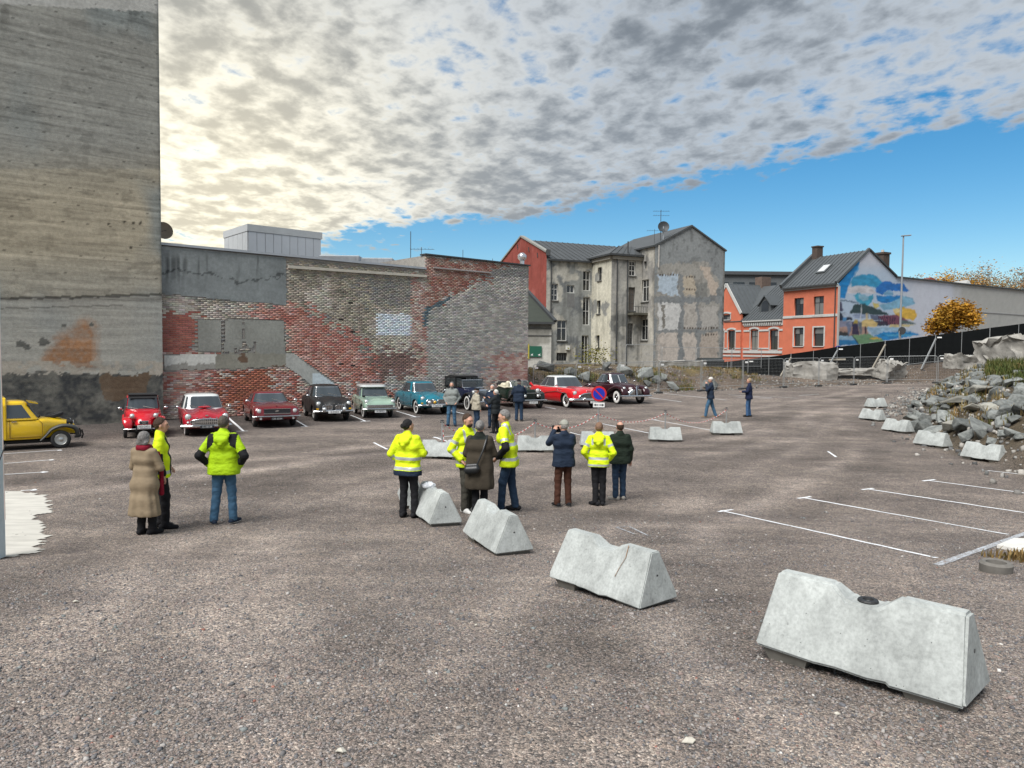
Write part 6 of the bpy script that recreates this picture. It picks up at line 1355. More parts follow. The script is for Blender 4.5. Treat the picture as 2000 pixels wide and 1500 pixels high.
# weeds and grass
def tufts(fn, n, h0, h1, seed, pal, name, blades=9, spread=.10):
    r = np.random.default_rng(seed); xy = fn(r, n); m = len(xy) * blades; c = np.repeat(np.column_stack([xy, gz(xy[:, 0], xy[:, 1]) - .02]), blades, 0); c[:, :2] += r.normal(size=(m, 2)) * spread
    h = r.uniform(h0, h1, m); a = r.uniform(0, 6.28, m); lean = r.uniform(.1, .6, m) * h; w = .012 + .012 * r.random(m); s = np.column_stack([-np.sin(a) * w, np.cos(a) * w, 0 * w])
    mid_ = c + np.column_stack([np.cos(a) * lean * .3, np.sin(a) * lean * .3, h * .6]); tip = c + np.column_stack([np.cos(a) * lean, np.sin(a) * lean, h])
    V = np.stack([c - s, c + s, mid_ + s * .8, mid_ - s * .8, tip + s * .2, tip - s * .2], 1).reshape(-1, 3); k = 6 * np.arange(m)[:, None]; Q = np.concatenate([k + [[0, 1, 2, 3]], k + [[3, 2, 4, 5]]])
    cl = np.repeat(np.array(pal)[r.integers(0, len(pal), len(xy))], blades, 0) * r.uniform(.7, 1.3, (m, 1)); return fast(name, V, Q, LEAF, col=np.repeat(cl, 6, 0), kind='stuff')
GN = [(0.06, 0.085, 0.02), (0.09, 0.10, 0.025), (0.05, 0.07, 0.02)]; DRY = [(0.22, 0.17, 0.07), (0.16, 0.12, 0.05), (0.10, 0.10, 0.03), (0.2, 0.13, 0.05)]
def f_bankgrass(r, n):
    y = r.uniform(27, 46, n); x = np.interp(y, TOE[:, 0], TOE[:, 1]) + r.uniform(3.6, 9, n); return np.column_stack([x, y])[fbm(x * .6, y * .6, 3) > .44]
def f_bankdry(r, n):
    y = r.uniform(17, 44, n); x = np.interp(y, TOE[:, 0], TOE[:, 1]) + r.uniform(.6, 6, n); return np.column_stack([x, y])[fbm(x * .7 + 5, y * .7, 3) > .54]
def f_mgrass(r, n):
    x = r.uniform(1, 19, n); y = np.interp(x, FENCE[:, 0], FENCE[:, 1]) + r.uniform(2.6, 6.5, n); return np.column_stack([x, y])[fbm(x * .5, y * .5, 3) > .46]
tufts(f_bankgrass, 1700, .18, .5, 41, GN + DRY[2:3], 'bank_grass'); tufts(f_bankdry, 700, .12, .4, 43, DRY, 'dry_weeds'); tufts(f_mgrass, 700, .08, .25, 45, DRY, 'mound_grass')
def f_brush(r, n):
    x = r.uniform(2, 12.5, n); y = np.interp(x, FENCE[:, 0], FENCE[:, 1]) + r.uniform(1.2, 3.6, n); return np.column_stack([x, y])[fbm(x * .8 + 2, y * .8, 3) > .5]
tufts(f_brush, 900, .12, .4, 47, GN + DRY, 'bank_brush', 10, .2)
def f_corner(r, n): q = gp(1965, 1098); return np.column_stack([q.x + r.normal(.35, .2, n), q.y + r.normal(.05, .22, n)])
tufts(f_corner, 34, .05, .17, 49, DRY, 'corner_weeds', 8, .06)
q = gp(1945, 1118); rg = thing('concrete_ring', 'small grey concrete pipe ring lying on the gravel by the weeds', 'ring', tuple(q), .3)
MB().lathe([(.1, 0), (.17, 0), (.18, .1), (.15, .13), (.11, .12), (.1, 0)], n=18).build('ring', pm('ring_grey', (0.15, 0.14, 0.125), .9, 0, .25, 9), rg, smooth=50, world=False)
# bush in the low yard
bu = thing('bush', 'yellow-green bush in front of the grey wing', 'bush', (7.0, 63, tz(7, 63)), 0); r = np.random.default_rng(9); P = r.normal(size=(700, 3)) * (.7, .4, .5) + (0, 0, .8); V, Q = leafcloud(P, r.uniform(.05, .12, 700), r)
fast('foliage', V, Q, LEAF, bu, col=np.repeat(np.array([(0.22, 0.19, 0.03), (0.14, 0.14, 0.03)])[r.integers(0, 2, 700)], 4, 0), world=False)
MB().tube([(0, 0, -.1), (.05, 0, .5), (.2, .1, 1.2)], [.04, .03, .01], 5).tube([(0, 0, .3), (-.2, .1, 1.1)], [.03, .01], 5).build('stem', BARK, bu, world=False)
# street light
lp = thing('street_light', 'tall grey street light rising behind the black fence', 'street light', (33.5, 64.3, 2.0)); hz = atd(1757, 462, 64.3).z - 2.0; LPM = pm('lamp_grey', (0.30, 0.32, 0.34), .45, .3, .08)
MB().tube([(0, 0, 0), (.0, 0, hz * .5), (.02, 0, hz)], [.11, .085, .06], 10).build('pole', LPM, lp, smooth=50, world=False); MB().bar((-.15, 0, hz + .05), (.65, 0, hz + .12), .26, .09).build('lamp_head', LPM, lp, world=False, bevel=.02)
for px, py, lab, yw in ((1637, 683, 'round blue sign showing above the black fence at the house corner', 0), (1757, 646, 'round sign seen from behind on the street light pole', 1)):
    c = atd(px, py, 63.6 if not yw else 64.0); t = thing('round_sign', lab, 'sign', (c.x, c.y, c.z - (1.6 if not yw else 0))); hh = 1.6 if not yw else 0
    MB().lathe([(0, 0), (.34, 0), (.34, .03), (0, .03)], (0 if not yw else .2, 0, hh), (0, 1, 0) if not yw else (.85, .5, 0), 20).build('disc', pm('street_sign_blue', (0.02, 0.03, 0.3), .4) if not yw else DMET, t, world=False)
    MB().tube([(0, .06, -1.2 if not yw else -.5), (0, .06, hh)], .03, 6).build('pole', GALV, t, world=False)
# white post at the left edge, with its wire
q = gp(2, 1092); wpst = thing('white_post', 'pale blue-white steel post at the edge of the concrete slab', 'post', (q.x - .075, q.y, q.z)); MB().box((0, 0, 4.2), (.17, .17, 8.4)).build('shaft', pm('pale_post', (0.56, 0.64, 0.66), .45, 0, .06, 3), wpst, world=False, bevel=.012)
MB().box((.02, -.1, 1.15), (.15, .06, .1)).build('bracket', pm('bracket_red', (0.12, 0.03, 0.03), .6), wpst, world=False)
z0_, z1_ = atd(3, 378, q.y).z - q.z, atd(3, 110, q.y).z - q.z
MB().box((.065, -.09, (z0_ + z1_) / 2), (.075, .05, z1_ - z0_)).build('dark_strip', DMET, wpst, world=False)
MB().tube([(.15, -.02, .5), (.14, -.02, 2.5), (.12, -.02, 5.5), (.1, -.02, 8)], .006, 5).build('cord', pm('pale_cord', (0.6, 0.5, 0.45), .7), wpst, world=False)
MB().tube([(.2, -.05, 1.45), (.02, -.08, .95)], .007, 5).build('cable', DMET, wpst, world=False)
# litter
for i, (px, py, s) in enumerate([(148, 1178, .08), (205, 1278, .05), (665, 1472, .08), (930, 1225, .05), (1082, 1080, .07), (1345, 1455, .11), (1635, 1402, .05)]):
    s *= .42; c = gp(px, py); t = MB(); r = random.Random(i); pts = [(math.cos(k * 1.05) * s * r.uniform(.5, 1.1), math.sin(k * 1.05) * s * r.uniform(.4, .8), .004 + r.uniform(0, .02)) for k in range(6)]
    V = pts + [(0, 0, .028)] + [(x, y, z - .006) for x, y, z in pts]; t.add(V, [(k, (k + 1) % 6, 6) for k in range(6)] + [tuple(range(7, 13))[::-1]] + [(k, 7 + k, 7 + (k + 1) % 6, (k + 1) % 6) for k in range(6)])
    o = t.build('paper_scrap', PALEW); o.location = c; tag(o, 'small white scrap of litter lying on the gravel', 'litter', 'white scraps on the gravel')
# ================================================================== CARS
CHR = pm('chrome', (0.72, 0.73, 0.74), .12, 1.0, .03, 2); TYRE = pm('tyre_rubber', (0.018, 0.018, 0.019), .8, 0, .15, 20); LENS = pm('lamp_lens', (0.62, 0.64, 0.63), .08, .2, .05, 20, coat=.6)
CGL = glassmat('car_glass', (0.045, 0.056, 0.064)); CLR = glassmat('clear_windscreen', (0.05, 0.06, 0.065), .55); WALLW = pm('white_wall', (0.68, 0.67, 0.64), .6, 0, .05); UND = pm('underbody', (0.012, 0.012, 0.012), .9, 0, .1)
AMB = pm('amber_lens', (0.65, 0.36, 0.02), .2, 0, .05, coat=.4); STEEL = pm('steel_rim', (0.42, 0.42, 0.4), .4, .5, .1, 6); SEAT = pm('cream_leather', (0.6, 0.55, 0.42), .55, 0, .12, 6); SOFT = pm('soft_top', (0.014, 0.014, 0.015), .85, 0, .2, 6, .3, 40)
PLW = pm('plate_white', (0.66, 0.67, 0.66), .45, 0, .04); PLB = pm('plate_black', (0.02, 0.02, 0.025), .5, 0, .04)
def hermite(tab, xs):
    tab = np.array(tab, float); tab = tab[np.argsort(tab[:, 0])]; x = tab[:, 0]; out = []
    for c in range(1, tab.shape[1]):
        y = tab[:, c]; d = np.diff(y) / np.diff(x); m = np.zeros(len(x)); m[0] = d[0]; m[-1] = d[-1]
        for i in range(1, len(x) - 1): m[i] = 0 if d[i - 1] * d[i] <= 0 else 2 * d[i - 1] * d[i] / (d[i - 1] + d[i])
        i = np.clip(np.searchsorted(x, xs) - 1, 0, len(x) - 2); h = x[i + 1] - x[i]; t = (xs - x[i]) / h
        out.append((2 * t ** 3 - 3 * t ** 2 + 1) * y[i] + (t ** 3 - 2 * t ** 2 + t) * h * m[i] + (-2 * t ** 3 + 3 * t ** 2) * y[i + 1] + (t ** 3 - t ** 2) * h * m[i + 1])
    return np.stack(out, 1)
def body_loft(car, tab, mat, arches=(), name='body', n=46):
    """tab rows: x, half width, bottom z, shoulder z, fender z (.82w), valley z (.5w), centre z"""
    x0, x1 = min(t[0] for t in tab), max(t[0] for t in tab); xs = (x0 + x1) / 2 - (x1 - x0) / 2 * np.cos(np.linspace(0, math.pi, n)); xs = .5 * xs + .5 * np.linspace(x0, x1, n)
    D = hermite(tab, xs); mb = MB(); m = 0
    for x, (w, zb, zs, zf, zv, zc) in zip(xs, D):
        half = [(0, zb), (.6 * w, zb), (.9 * w, zb + .01), (.975 * w, zb + .09), (w, zb + (zs - zb) * .45), (w * .995, zb + (zs - zb) * .72), (.97 * w, zs - .045), (.925 * w, zs), (.82 * w, zf), (.66 * w, (zf + zv) / 2), (.5 * w, zv), (.25 * w, (zv + 2 * zc) / 3), (0, zc)]
        ring = half + [(-y, z) for y, z in half[-2:0:-1]]; m = len(ring); b = len(mb.V); mb.V += [(x, y, z) for y, z in ring]
        if b:
            for k in range(m): l = (k + 1) % m; mb.F.append((b - m + k, b - m + l, b + l, b + k))
    N = len(mb.V); mb.F.append(tuple(range(m))[::-1]); mb.F.append(tuple(range(N - m, N)))
    o = mb.build(name, mat, car, world=False)
    if arches:
        cb = MB()
        for (x, z, r, yi) in arches:
            for s in (-1, 1): cb.tube([(x, s * yi, z), (x, s * 1.6, z)], r, 28)
        me = bpy.data.meshes.new('cut'); me.from_pydata(cb.V, [], cb.F); bm = bmesh.new(); bm.from_mesh(me); bmesh.ops.recalc_face_normals(bm, faces=bm.faces); bm.to_mesh(me); bm.free(); me.materials.append(UND)
        co = bpy.data.objects.new('cut', me); COL.objects.link(co); o.parent = None
        md = o.modifiers.new('b', 'BOOLEAN'); md.operation = 'DIFFERENCE'; md.object = co; md.solver = 'EXACT'
        try: md.material_mode = 'TRANSFER'
        except Exception: pass
        dg = bpy.context.evaluated_depsgraph_get(); nm = bpy.data.meshes.new_from_object(o.evaluated_get(dg)); o.modifiers.clear(); old = o.data
        if len(nm.polygons) > 50: o.data = nm
        bpy.data.objects.remove(co); o.parent = car
    me = o.data; me.polygons.foreach_set('use_smooth', np.ones(len(me.polygons), bool)); me.set_sharp_from_angle(angle=R(38))
    return o
class Cabin:
    def __init__(s, xr, xf, xrr, xrf, wb, wr, zb, zr, n=5.0, wt=.84, crown=.35):
        s.p = (xr, xf, xrr, xrf, wb, wr, zb, zr); s.n = n; s.wt = wt; s.crown = crown
    def surf(s, ph, t, off=0.0):
        xr, xf, xrr, xrf, wb, wr, zb, zr = s.p; n = s.n
        q = min(t / s.wt, 1.0); k = 1.0
        if t > s.wt: v = (t - s.wt) / (1 - s.wt); k = math.cos(v * math.pi / 2) * (1 - s.crown) + s.crown
        a = (xf - xr) / 2 + ((xrf - xrr) / 2 - (xf - xr) / 2) * q; c = (xf + xr) / 2 + ((xrf + xrr) / 2 - (xf + xr) / 2) * q; w = wb + (wr - wb) * q
        if t <= s.wt: z = zb + (zr - zb) * .86 * q
        else: z = zb + (zr - zb) * (.86 + .14 * math.sin((t - s.wt) / (1 - s.wt) * math.pi / 2))
        cx, sy = math.cos(ph), math.sin(ph); e = 2 / n
        return Vector((c + (a * k + off) * math.copysign(abs(cx) ** e, cx), (w * k + off) * math.copysign(abs(sy) ** e, sy), z))
    def shell(s, car, mat, name='roof', t0=0.0):
        mb = MB(); N = 64; ts = [t0 + (s.wt - t0) * q for q in (0, .25, .5, .75, 1)] + [s.wt + (1 - s.wt) * q for q in (.2, .4, .6, .8, 1.0)]
        phs = [2 * math.pi * k / N for k in range(N)]
        for t in ts: mb.V += [tuple(s.surf(p, t)) for p in phs]
        for i in range(len(ts) - 1):
            for k in range(N): l = (k + 1) % N; mb.F.append((i * N + k, i * N + l, (i + 1) * N + l, (i + 1) * N + k))
        b = (len(ts) - 1) * N; c = len(mb.V); xr, xf, xrr, xrf, wb, wr, zb, zr = s.p; mb.V.append(((xrr + xrf) / 2, 0, zr + .015)); mb.F += [(b + k, b + (k + 1) % N, c) for k in range(N)]
        return mb.build(name, mat, car, smooth=50, world=False)
    def ph_front(s, yf): return math.asin(min(1, abs(yf) ** (s.n / 2))) * (1 if yf >= 0 else -1)
    def ph_side(s, xf, side): v = math.copysign(abs(xf) ** (s.n / 2), xf); return side * math.acos(max(-1, min(1, v)))
    def panel(s, ph0, ph1, t0, t1, off, mat, car, name, nu=10, nv=4, th=.006):
        mb = MB(); G = [[s.surf(ph0 + (ph1 - ph0) * i / nu, t0 + (t1 - t0) * j / nv, off) for j in range(nv + 1)] for i in range(nu + 1)]
        for i in range(nu + 1): mb.V += [tuple(v) for v in G[i]]
        for i in range(nu):
            for j in range(nv): a = i * (nv + 1) + j; mb.F.append((a, a + nv + 1, a + nv + 2, a + 1))
        return mb.build(name, mat, car, smooth=60, world=False)
    def glaze(s, car, sides, trim=None, t0=.08, t1=None, fw=.86, rear=True, glass=None, front=True):
        t1 = t1 or s.wt * .93; g = glass or CGL
        def win(a, b, nm):
            da = (b - a) * .008
            if trim: s.panel(a - da, b + da, t0 - .035, t1 + .035, .006, trim, car, nm + '_trim')
            s.panel(a, b, t0, t1, .012, g, car, nm)
        if front: win(s.ph_front(-fw), s.ph_front(fw), 'windscreen')
        if rear: win(math.pi - s.ph_front(fw * .9), math.pi + s.ph_front(fw * .9), 'rear_window')
        for sd in (-1, 1):
            for (xa, xb) in sides: win(s.ph_side(xb, sd), s.ph_side(xa, sd), 'side_window')
WH = {}
def wheel(car, x, y, r, w, rim='steel', white=False, rr=.62, zo=0.0, col=None):
    key = (r, w, rim, white, rr, col); s = 1 if y > 0 else -1
    if key not in WH:
        t = [(r * .60, -w * .42), (r * .86, -w * .5), (r * .96, -w * .40), (r, -w * .22), (r, w * .22), (r * .96, w * .40), (r * .86, w * .5), (r * .60, w * .42), (r * .60, -w * .42)]
        a = MB().lathe(t, (0, 0, 0), (0, 1, 0), 28).build('wheel', TYRE, car, smooth=50, world=False)
        q = r * rr; pr = [(0, w * .46), (q * .22, w * .46), (q * .3, w * .36), (q * .62, w * .33), (q * .78, w * .40), (q * .95, w * .42), (q, w * .49), (q * 1.04, w * .43), (q * 1.04, -w * .3), (0, -w * .3)]
        m = {'steel': STEEL, 'chrome': CHR, 'dark': pm('dark_rim', (0.05, 0.05, 0.05), .4, .4), 'body': None}[rim]
        b = MB().lathe(pr, (0, 0, 0), (0, 1, 0), 24).build('rim', m or col, a, smooth=40, world=False); c = None
        if white: c = MB().lathe([(q * 1.03, w * .485), (q * 1.1, w * .515), (r * .88, w * .515), (r * .9, w * .48)], (0, 0, 0), (0, 1, 0), 28).build('white_wall', WALLW, a, smooth=50, world=False)
        h = None
        if rim != 'chrome':
            h = MB().lathe([(0, w * .5), (q * .2, w * .49), (q * .27, w * .42), (q * .27, w * .3)], (0, 0, 0), (0, 1, 0), 12).build('hub_cap', CHR, a, smooth=50, world=False)
        WH[key] = (a.data, b.data, c.data if c else None, h.data if h else None); ws = [a]
    else:
        md = WH[key]; a = finish(bpy.data.objects.new('wheel', md[0]), car); finish(bpy.data.objects.new('rim', md[1]), a)
        if md[2]: finish(bpy.data.objects.new('white_wall', md[2]), a)
        if md[3]: finish(bpy.data.objects.new('hub_cap', md[3]), a)
    a.location = (x, y - s * w / 2, r + zo); a.rotation_euler = (0, 0, 0 if s > 0 else math.pi); return a
def wheels(car, wb, tr, r, w, rim='steel', white=False, rr=.62, steer=0.0, col=None):
    for x in (0, -wb):
        for s in (-1, 1):
            o = wheel(car, x, s * (tr / 2 + w / 2), r, w, rim, white, rr, col=col)
            if x == 0 and steer: o.rotation_euler.z += steer
def lamp(car, x, y, z, r, name='headlight', ring=CHR, lens=None, d=.05, back=.12):
    o = MB().lathe([(r * .75, -back), (r, -.02), (r * 1.06, 0), (r * 1.05, .018), (r * .88, .02)], (x, y, z), (1, 0, 0), 18).build(name, ring, car, smooth=50, world=False)
    MB().lathe([(r * .9, .012), (r * .7, .012 + d * .5), (r * .4, .012 + d * .85), (0, .012 + d)], (x, y, z), (1, 0, 0), 16).build('lens', lens or LENS, o, smooth=70, world=False); return o
def bumper(car, x, w, z, h=.11, curve=.18, mat=None, wrap=.25, th=.05):
    mat = mat or CHR; pts = []; N = 16
    for k in range(N + 1):
        u = -1 + 2 * k / N; pts.append((x - curve * abs(u) ** 2.5, u * w, z))
    pts = [(pts[0][0] - wrap, pts[0][1] * 1.0, z)] + pts + [(pts[-1][0] - wrap, pts[-1][1], z)]; mb = MB(); sec = [(0, -h / 2), (th * .7, -h * .3), (th, 0), (th * .7, h * .3), (0, h / 2), (-.01, 0)]; P = [Vector(p) for p in pts]
    for i, p in enumerate(P):
        t = (P[min(i + 1, len(P) - 1)] - P[max(i - 1, 0)]).normalized(); nrm = Vector((t.y, -t.x, 0)); nrm = nrm if nrm.x > -.2 else -nrm
        if i in (0,): nrm = Vector((0, -1, 0))
        if i == len(P) - 1: nrm = Vector((0, 1, 0))
        mb.V += [tuple(p + nrm * a + ZAX * b) for a, b in sec]
    m = len(sec)
    for i in range(len(P) - 1):
        for k in range(m): l = (k + 1) % m; mb.F.append((i * m + k, i * m + l, (i + 1) * m + l, (i + 1) * m + k))
    mb.F.append(tuple(range(m))[::-1]); mb.F.append(tuple(range(len(mb.V) - m, len(mb.V))))
    return mb.build('bumper', mat, car, smooth=45, world=False)
def plate(car, x, z, txt, dark=False, w=.52, y=0.0, h=.11):
    o = MB().box((x, y, z), (.012, w, h)).build('number_plate', PLB if dark else PLW, car, world=False, bevel=.004)
    textobj(txt, h * .92, PLW if dark else PLB, o, (x + .009, y, z), (R(90), 0, R(90)))
def bars(car, name, x, w, z0, z1, n, mat, vertical=True, th=.02, curve=0.0, parent=None):
    """grille: back plate with separate bars in front"""
    g = MB().box((x - .02, 0, (z0 + z1) / 2), (.02, 2 * w, z1 - z0)).build(name, PLB, car, world=False)
    for k in range(n):
        b = MB()
        if vertical: yy = -w + 2 * w * (k + .5) / n; b.box((x + .0, yy, (z0 + z1) / 2), (.03, 2 * w / n * .45, z1 - z0))
        else: zz = z0 + (z1 - z0) * (k + .5) / n; b.box((x, 0, zz), (.03, 2 * w, (z1 - z0) / n * .45))
        b.build('grille_bar', mat, g, world=False)
    return g
def mirror(car, x, y, z, mat=None): MB().ball((x, y, z), (.035, .075, .05), 10, 6).tube([(x, y, z), (x - .02, y * .86, z - .08)], .012, 5).build('mirror', mat or CHR, car, smooth=70, world=False)
def wipers(car, x, z, y=.3, dx=-.16, dz=.1):
    for s in (-1, 1): MB().bar((x, s * y + .12, z), (x + dx * .25, s * y - .3, z + dz), .02, .015).build('wiper', CHR, car, world=False)
def fender(car, pts, yc, wy, th, mat, name='fender', n=14):
    """swept mudguard: centre line (x,z) with half width wy(s) and thickness th, at side offset yc"""
    P = np.array(pts, float); s = np.concatenate([[0], np.cumsum(np.hypot(*np.diff(P, axis=0).T))]); q = np.linspace(0, s[-1], 26); X = hermite(np.column_stack([s, P]), q)
    if not hasattr(wy, '__len__'): wy = [wy] * len(pts)
    W = np.interp(q, s, wy); T = np.interp(q, s, th if hasattr(th, '__len__') else [th] * len(pts)); YC = np.interp(q, s, yc if hasattr(yc, '__len__') else [yc] * len(pts))
    for sd in (-1, 1):
        mb = MB()
        for i in range(len(q)):
            t = X[min(i + 1, len(q) - 1)] - X[max(i - 1, 0)]; t = t / (np.linalg.norm(t) + 1e-9); nx, nz = -t[1], t[0]
            for k in range(n):
                a = 2 * math.pi * k / n; cy = math.copysign(abs(math.cos(a)) ** .8, math.cos(a)) * W[i]; cn = math.sin(a) * T[i]
                mb.V.append((X[i, 0] + nx * cn, sd * (YC[i] + cy), X[i, 1] + nz * cn))
        for i in range(len(q) - 1):
            for k in range(n): l = (k + 1) % n; mb.F.append((i * n + k, i * n + l, (i + 1) * n + l, (i + 1) * n + k))
        mb.F.append(tuple(range(n))[::-1]); mb.F.append(tuple(range(len(mb.V) - n, len(mb.V)))); mb.build(name, mat, car, smooth=60, world=False)
def arch_pts(x, r, z, a0=-10, a1=190, k=1.0, nn=9): return [(x + r * math.cos(R(a)), z + r * k * math.sin(R(a))) for a in np.linspace(a0, a1, nn)]
def car_at(name, label, px, py, heading, sc=1.0):
    c = gp(px, py); t = thing(name, label, 'car', (c.x, c.y, tz(c.x, c.y)), heading, 'classic cars parked along the wall'); t.scale = (sc,) * 3; return t
HD = math.atan2(WN[1], WN[0])
def door_lines(car, xs, y, z0, z1, mat=None):
    for x in xs:
        for s in (-1, 1): MB().box((x, s * (y + .003), (z0 + z1) / 2), (.012, .01, z1 - z0)).build('door_gap', UND, car, world=False)
def handle(car, x, y, z):
    for s in (-1, 1): MB().bar((x - .07, s * y, z), (x + .07, s * y, z), .03, .025).build('door_handle', CHR, car, world=False)
# ---- red 2-door tin snail (front view)
def snail(car, mat, van=False, rim='steel'):
    fx = .48; wb = 2.4; w0 = .60
    if not van:
        tab = [(-2.95, .45, .42, .70, .74, .80, .82), (-2.7, .60, .34, .85, .95, 1.02, 1.05), (-2.0, .66, .30, .98, 1.02, 1.06, 1.08), (-1.0, .67, .30, .98, 1.02, 1.06, 1.08), (-.55, .63, .32, .96, 1.00, 1.04, 1.05), (-.2, .50, .40, .88, .93, .98, 1.0), (.15, .36, .46, .76, .82, .88, .90), (.42, .27, .44, .60, .66, .72, .74), (.52, .20, .46, .52, .56, .60, .62)]
        body_loft(car, tab, mat)
        cb = Cabin(-2.75, -.58, -2.15, -.78, .64, .56, 1.02, 1.58, 4.2, .80, .5); cb.shell(car, mat, 'roof')
        for (a, b_, nm, mt) in ((.15, .85, 'x', None),): pass
        cb.glaze(car, [(-.72, -.28), (-.2, .22), (.30, .78)], None, .06, .74, .86)
        # rolled black canvas roof with its raised front edge
        mb = MB(); N = 12
        for k in range(N + 1):
            t = k / N; x = -.72 - 1.7 * t; z = 1.60 + .05 * math.sin(t * math.pi) - .22 * t ** 2.6; mb.V += [(x, -.50, z), (x, .50, z), (x, .50, z - .03), (x, -.50, z - .03)]
            if k: b = len(mb.V) - 8; mb.F += [(b + i, b + (i + 1) % 4, b + 4 + (i + 1) % 4, b + 4 + i) for i in range(4)]
        mb.F += [(0, 1, 2, 3), tuple(range(len(mb.V) - 4, len(mb.V)))[::-1]]; mb.build('canvas_top', SOFT, car, smooth=40, world=False)
        MB().prism([(-.70, -.52, 1.46), (-.70, .52, 1.46), (-.80, .5, 1.63), (-.80, -.5, 1.63)], (-.05, 0, 0)).build('canvas_front', SOFT, car, world=False)
    wheels(car, wb, 1.26, .30, .13, rim, False, .6)
    fm = mat if not van else pm('grey_wing', (0.055, 0.057, 0.055), .5, 0, .1, 4)
    fender(car, [(.50, .36), (.50, .52), (.36, .70), (.08, .755), (-.22, .66), (-.42, .44), (-.58, .28)], [.52, .54, .57, .58, .58, .60, .62], [.10, .15, .17, .17, .15, .10, .06], [.05, .07, .075, .06, .05, .04, .03], fm, 'front_wing')
    fender(car, [(-2.1, .34), (-2.18, .55), (-2.4, .66), (-2.65, .6), (-2.8, .42)], .62, .10, .06, mat, 'rear_wing')
    for s in (-1, 1):
        MB().tube([(.28, s * .2, .70), (.28, s * .46, .80)], .02, 6).build('lamp_bar', mat, car, world=False); lamp(car, .36, s * .40, .86, .085, 'headlight', CHR if not van else UND, back=.16); MB().ball((.50, s * .60, .60), (.03, .05, .035), 8, 6).build('indicator', AMB if van else mat, car, world=False)
    o = MB().box((.5, 0, .60), (.04, .34, .15)).build('grille', CHR, car, world=False, bevel=.02); MB().box((.522, 0, .60), (.01, .29, .10)).build('grille_mesh', PLB, o, world=False)
    for z in (.56, .615): MB().prism([(.535, -.07, z - .03), (.535, 0, z + .02), (.535, .07, z - .03), (.535, .07, z - .008), (.535, 0, z + .042), (.535, -.07, z - .008)], (.008, 0, 0)).build('chevron', CHR, o, world=False)
    if not van:
        bumper(car, .60, .66, .38, .05, .10, CHR, .12, .04)
        for s in (-1, 1): MB().tube([(.66, s * .26, .30), (.66, s * .26, .52)], .022, 8).build('overrider', UND, car, world=False)
        plate(car, .66, .47, 'ND-2451', False, .46)
    else:
        bumper(car, .62, .62, .36, .07, .10, UND, .12, .05)
        for s in (-1, 1): MB().tube([(.66, s * .28, .26), (.70, s * .28, .40), (.66, s * .28, .56)], .025, 8).build('overrider', UND, car, world=False)
    MB().box((-1.2, 0, .26), (2.6, 1.0, .10)).build('chassis', UND, car, world=False)
c1 = car_at('red_snail_car', 'small red snail-shaped car with a black canvas roof', 281, 854, R(-62)); RED1 = paint('red_paint', (0.52, 0.008, 0.02)); c1.scale = (.84,) * 3; snail(c1, RED1)
for s in (-1, 1): mirror(c1, -.45, s * .80, 1.10)
wipers(c1, -.50, 1.06)
# ---- red and white saloon with the wide toothed grille
c2 = car_at('two_tone_saloon', 'red saloon with white roof and wide chrome toothed grille', 401, 849, R(-63), 0.83); RED2 = paint('dark_red_paint', (0.36, 0.010, 0.022)); WHP = paint('white_car_paint', (0.62, 0.64, 0.63))
tab = [(-3.75, .55, .45, .70, .74, .76, .78), (-3.6, .78, .36, .84, .88, .88, .90), (-2.75, .87, .28, .96, .99, .97, 1.0), (-1.6, .88, .26, .98, 1.01, 1.02, 1.04), (-.6, .88, .26, .97, 1.01, .98, 1.06), (.1, .87, .28, .95, .985, .92, 1.04), (.5, .86, .32, .90, .95, .86, .98), (.72, .80, .34, .80, .86, .78, .88), (.82, .70, .36, .62, .68, .68, .72)]
body_loft(c2, tab, RED2, [(0, .34, .40, .52), (-2.7, .34, .38, .55)])
cb = Cabin(-3.05, -.72, -2.55, -1.15, .80, .66, .99, 1.58, 5, .82, .4); cb.shell(c2, WHP); cb.glaze(c2, [(-.78, -.42), (-.36, .06), (.12, .66)], CHR, .08, .76, .90)
wheels(c2, 2.7, 1.36, .34, .17, 'chrome', True); bumper(c2, .86, .88, .44, .13, .16, CHR, .3, .07)
for s in (-1, 1): lamp(c2, .76, s * .68, .80, .115); lamp(c2, .80, s * .68, .58, .05, 'indicator', CHR, d=.03, back=.05); mirror(c2, -.55, s * .98, 1.10)
gq = MB(); N = 20
for k in range(N + 1):
    u = -1 + 2 * k / N; zt = .60 + .10 * math.sqrt(max(0, 1 - u * u)); zb_ = .60 - .10 * math.sqrt(max(0, 1 - u * u)); x = .90 - .08 * u * u
    gq.V += [(x, u * .60, zt), (x, u * .60, zb_)]
    if k: b = len(gq.V) - 4; gq.F.append((b, b + 1, b + 3, b + 2))
g = gq.build('grille', PLB, c2, world=False)
for k in range(15): u = -.86 + 1.72 * k / 14; hh = .09 * math.sqrt(max(0, 1 - u * u)); MB().box((.92 - .08 * u * u, u * .60, .60), (.03, .035, 2 * hh)).build('grille_tooth', CHR, g, world=False)
pts = [(.915 - .08 * math.cos(t) ** 2, .61 * math.cos(t), .60 + .115 * math.sin(t)) for t in np.linspace(0, 2 * math.pi, 33)]; MB().tube(pts, .022, 6, caps=False).build('grille_surround', CHR, g, smooth=60, world=False); MB().box((.93, 0, .60), (.03, 1.1, .03)).build('grille_bar', CHR, g, world=False)
plate(c2, .945, .40, 'C-18129', True); MB().ball((-.30, 0, 1.10), (.22, .26, .045), 14, 6).build('bonnet_scoop', RED2, c2, smooth=70, world=False); MB().box((.82, 0, .84), (.02, .10, .05)).build('badge', CHR, c2, world=False); wipers(c2, -.66, 1.06)
for k in range(4): MB().box((.80, -.36 + .24 * k, .755), (.02, .06, .03)).build('letter_stud', CHR, c2, world=False)
door_lines(c2, (-.75, -1.7), .875, .36, .95)
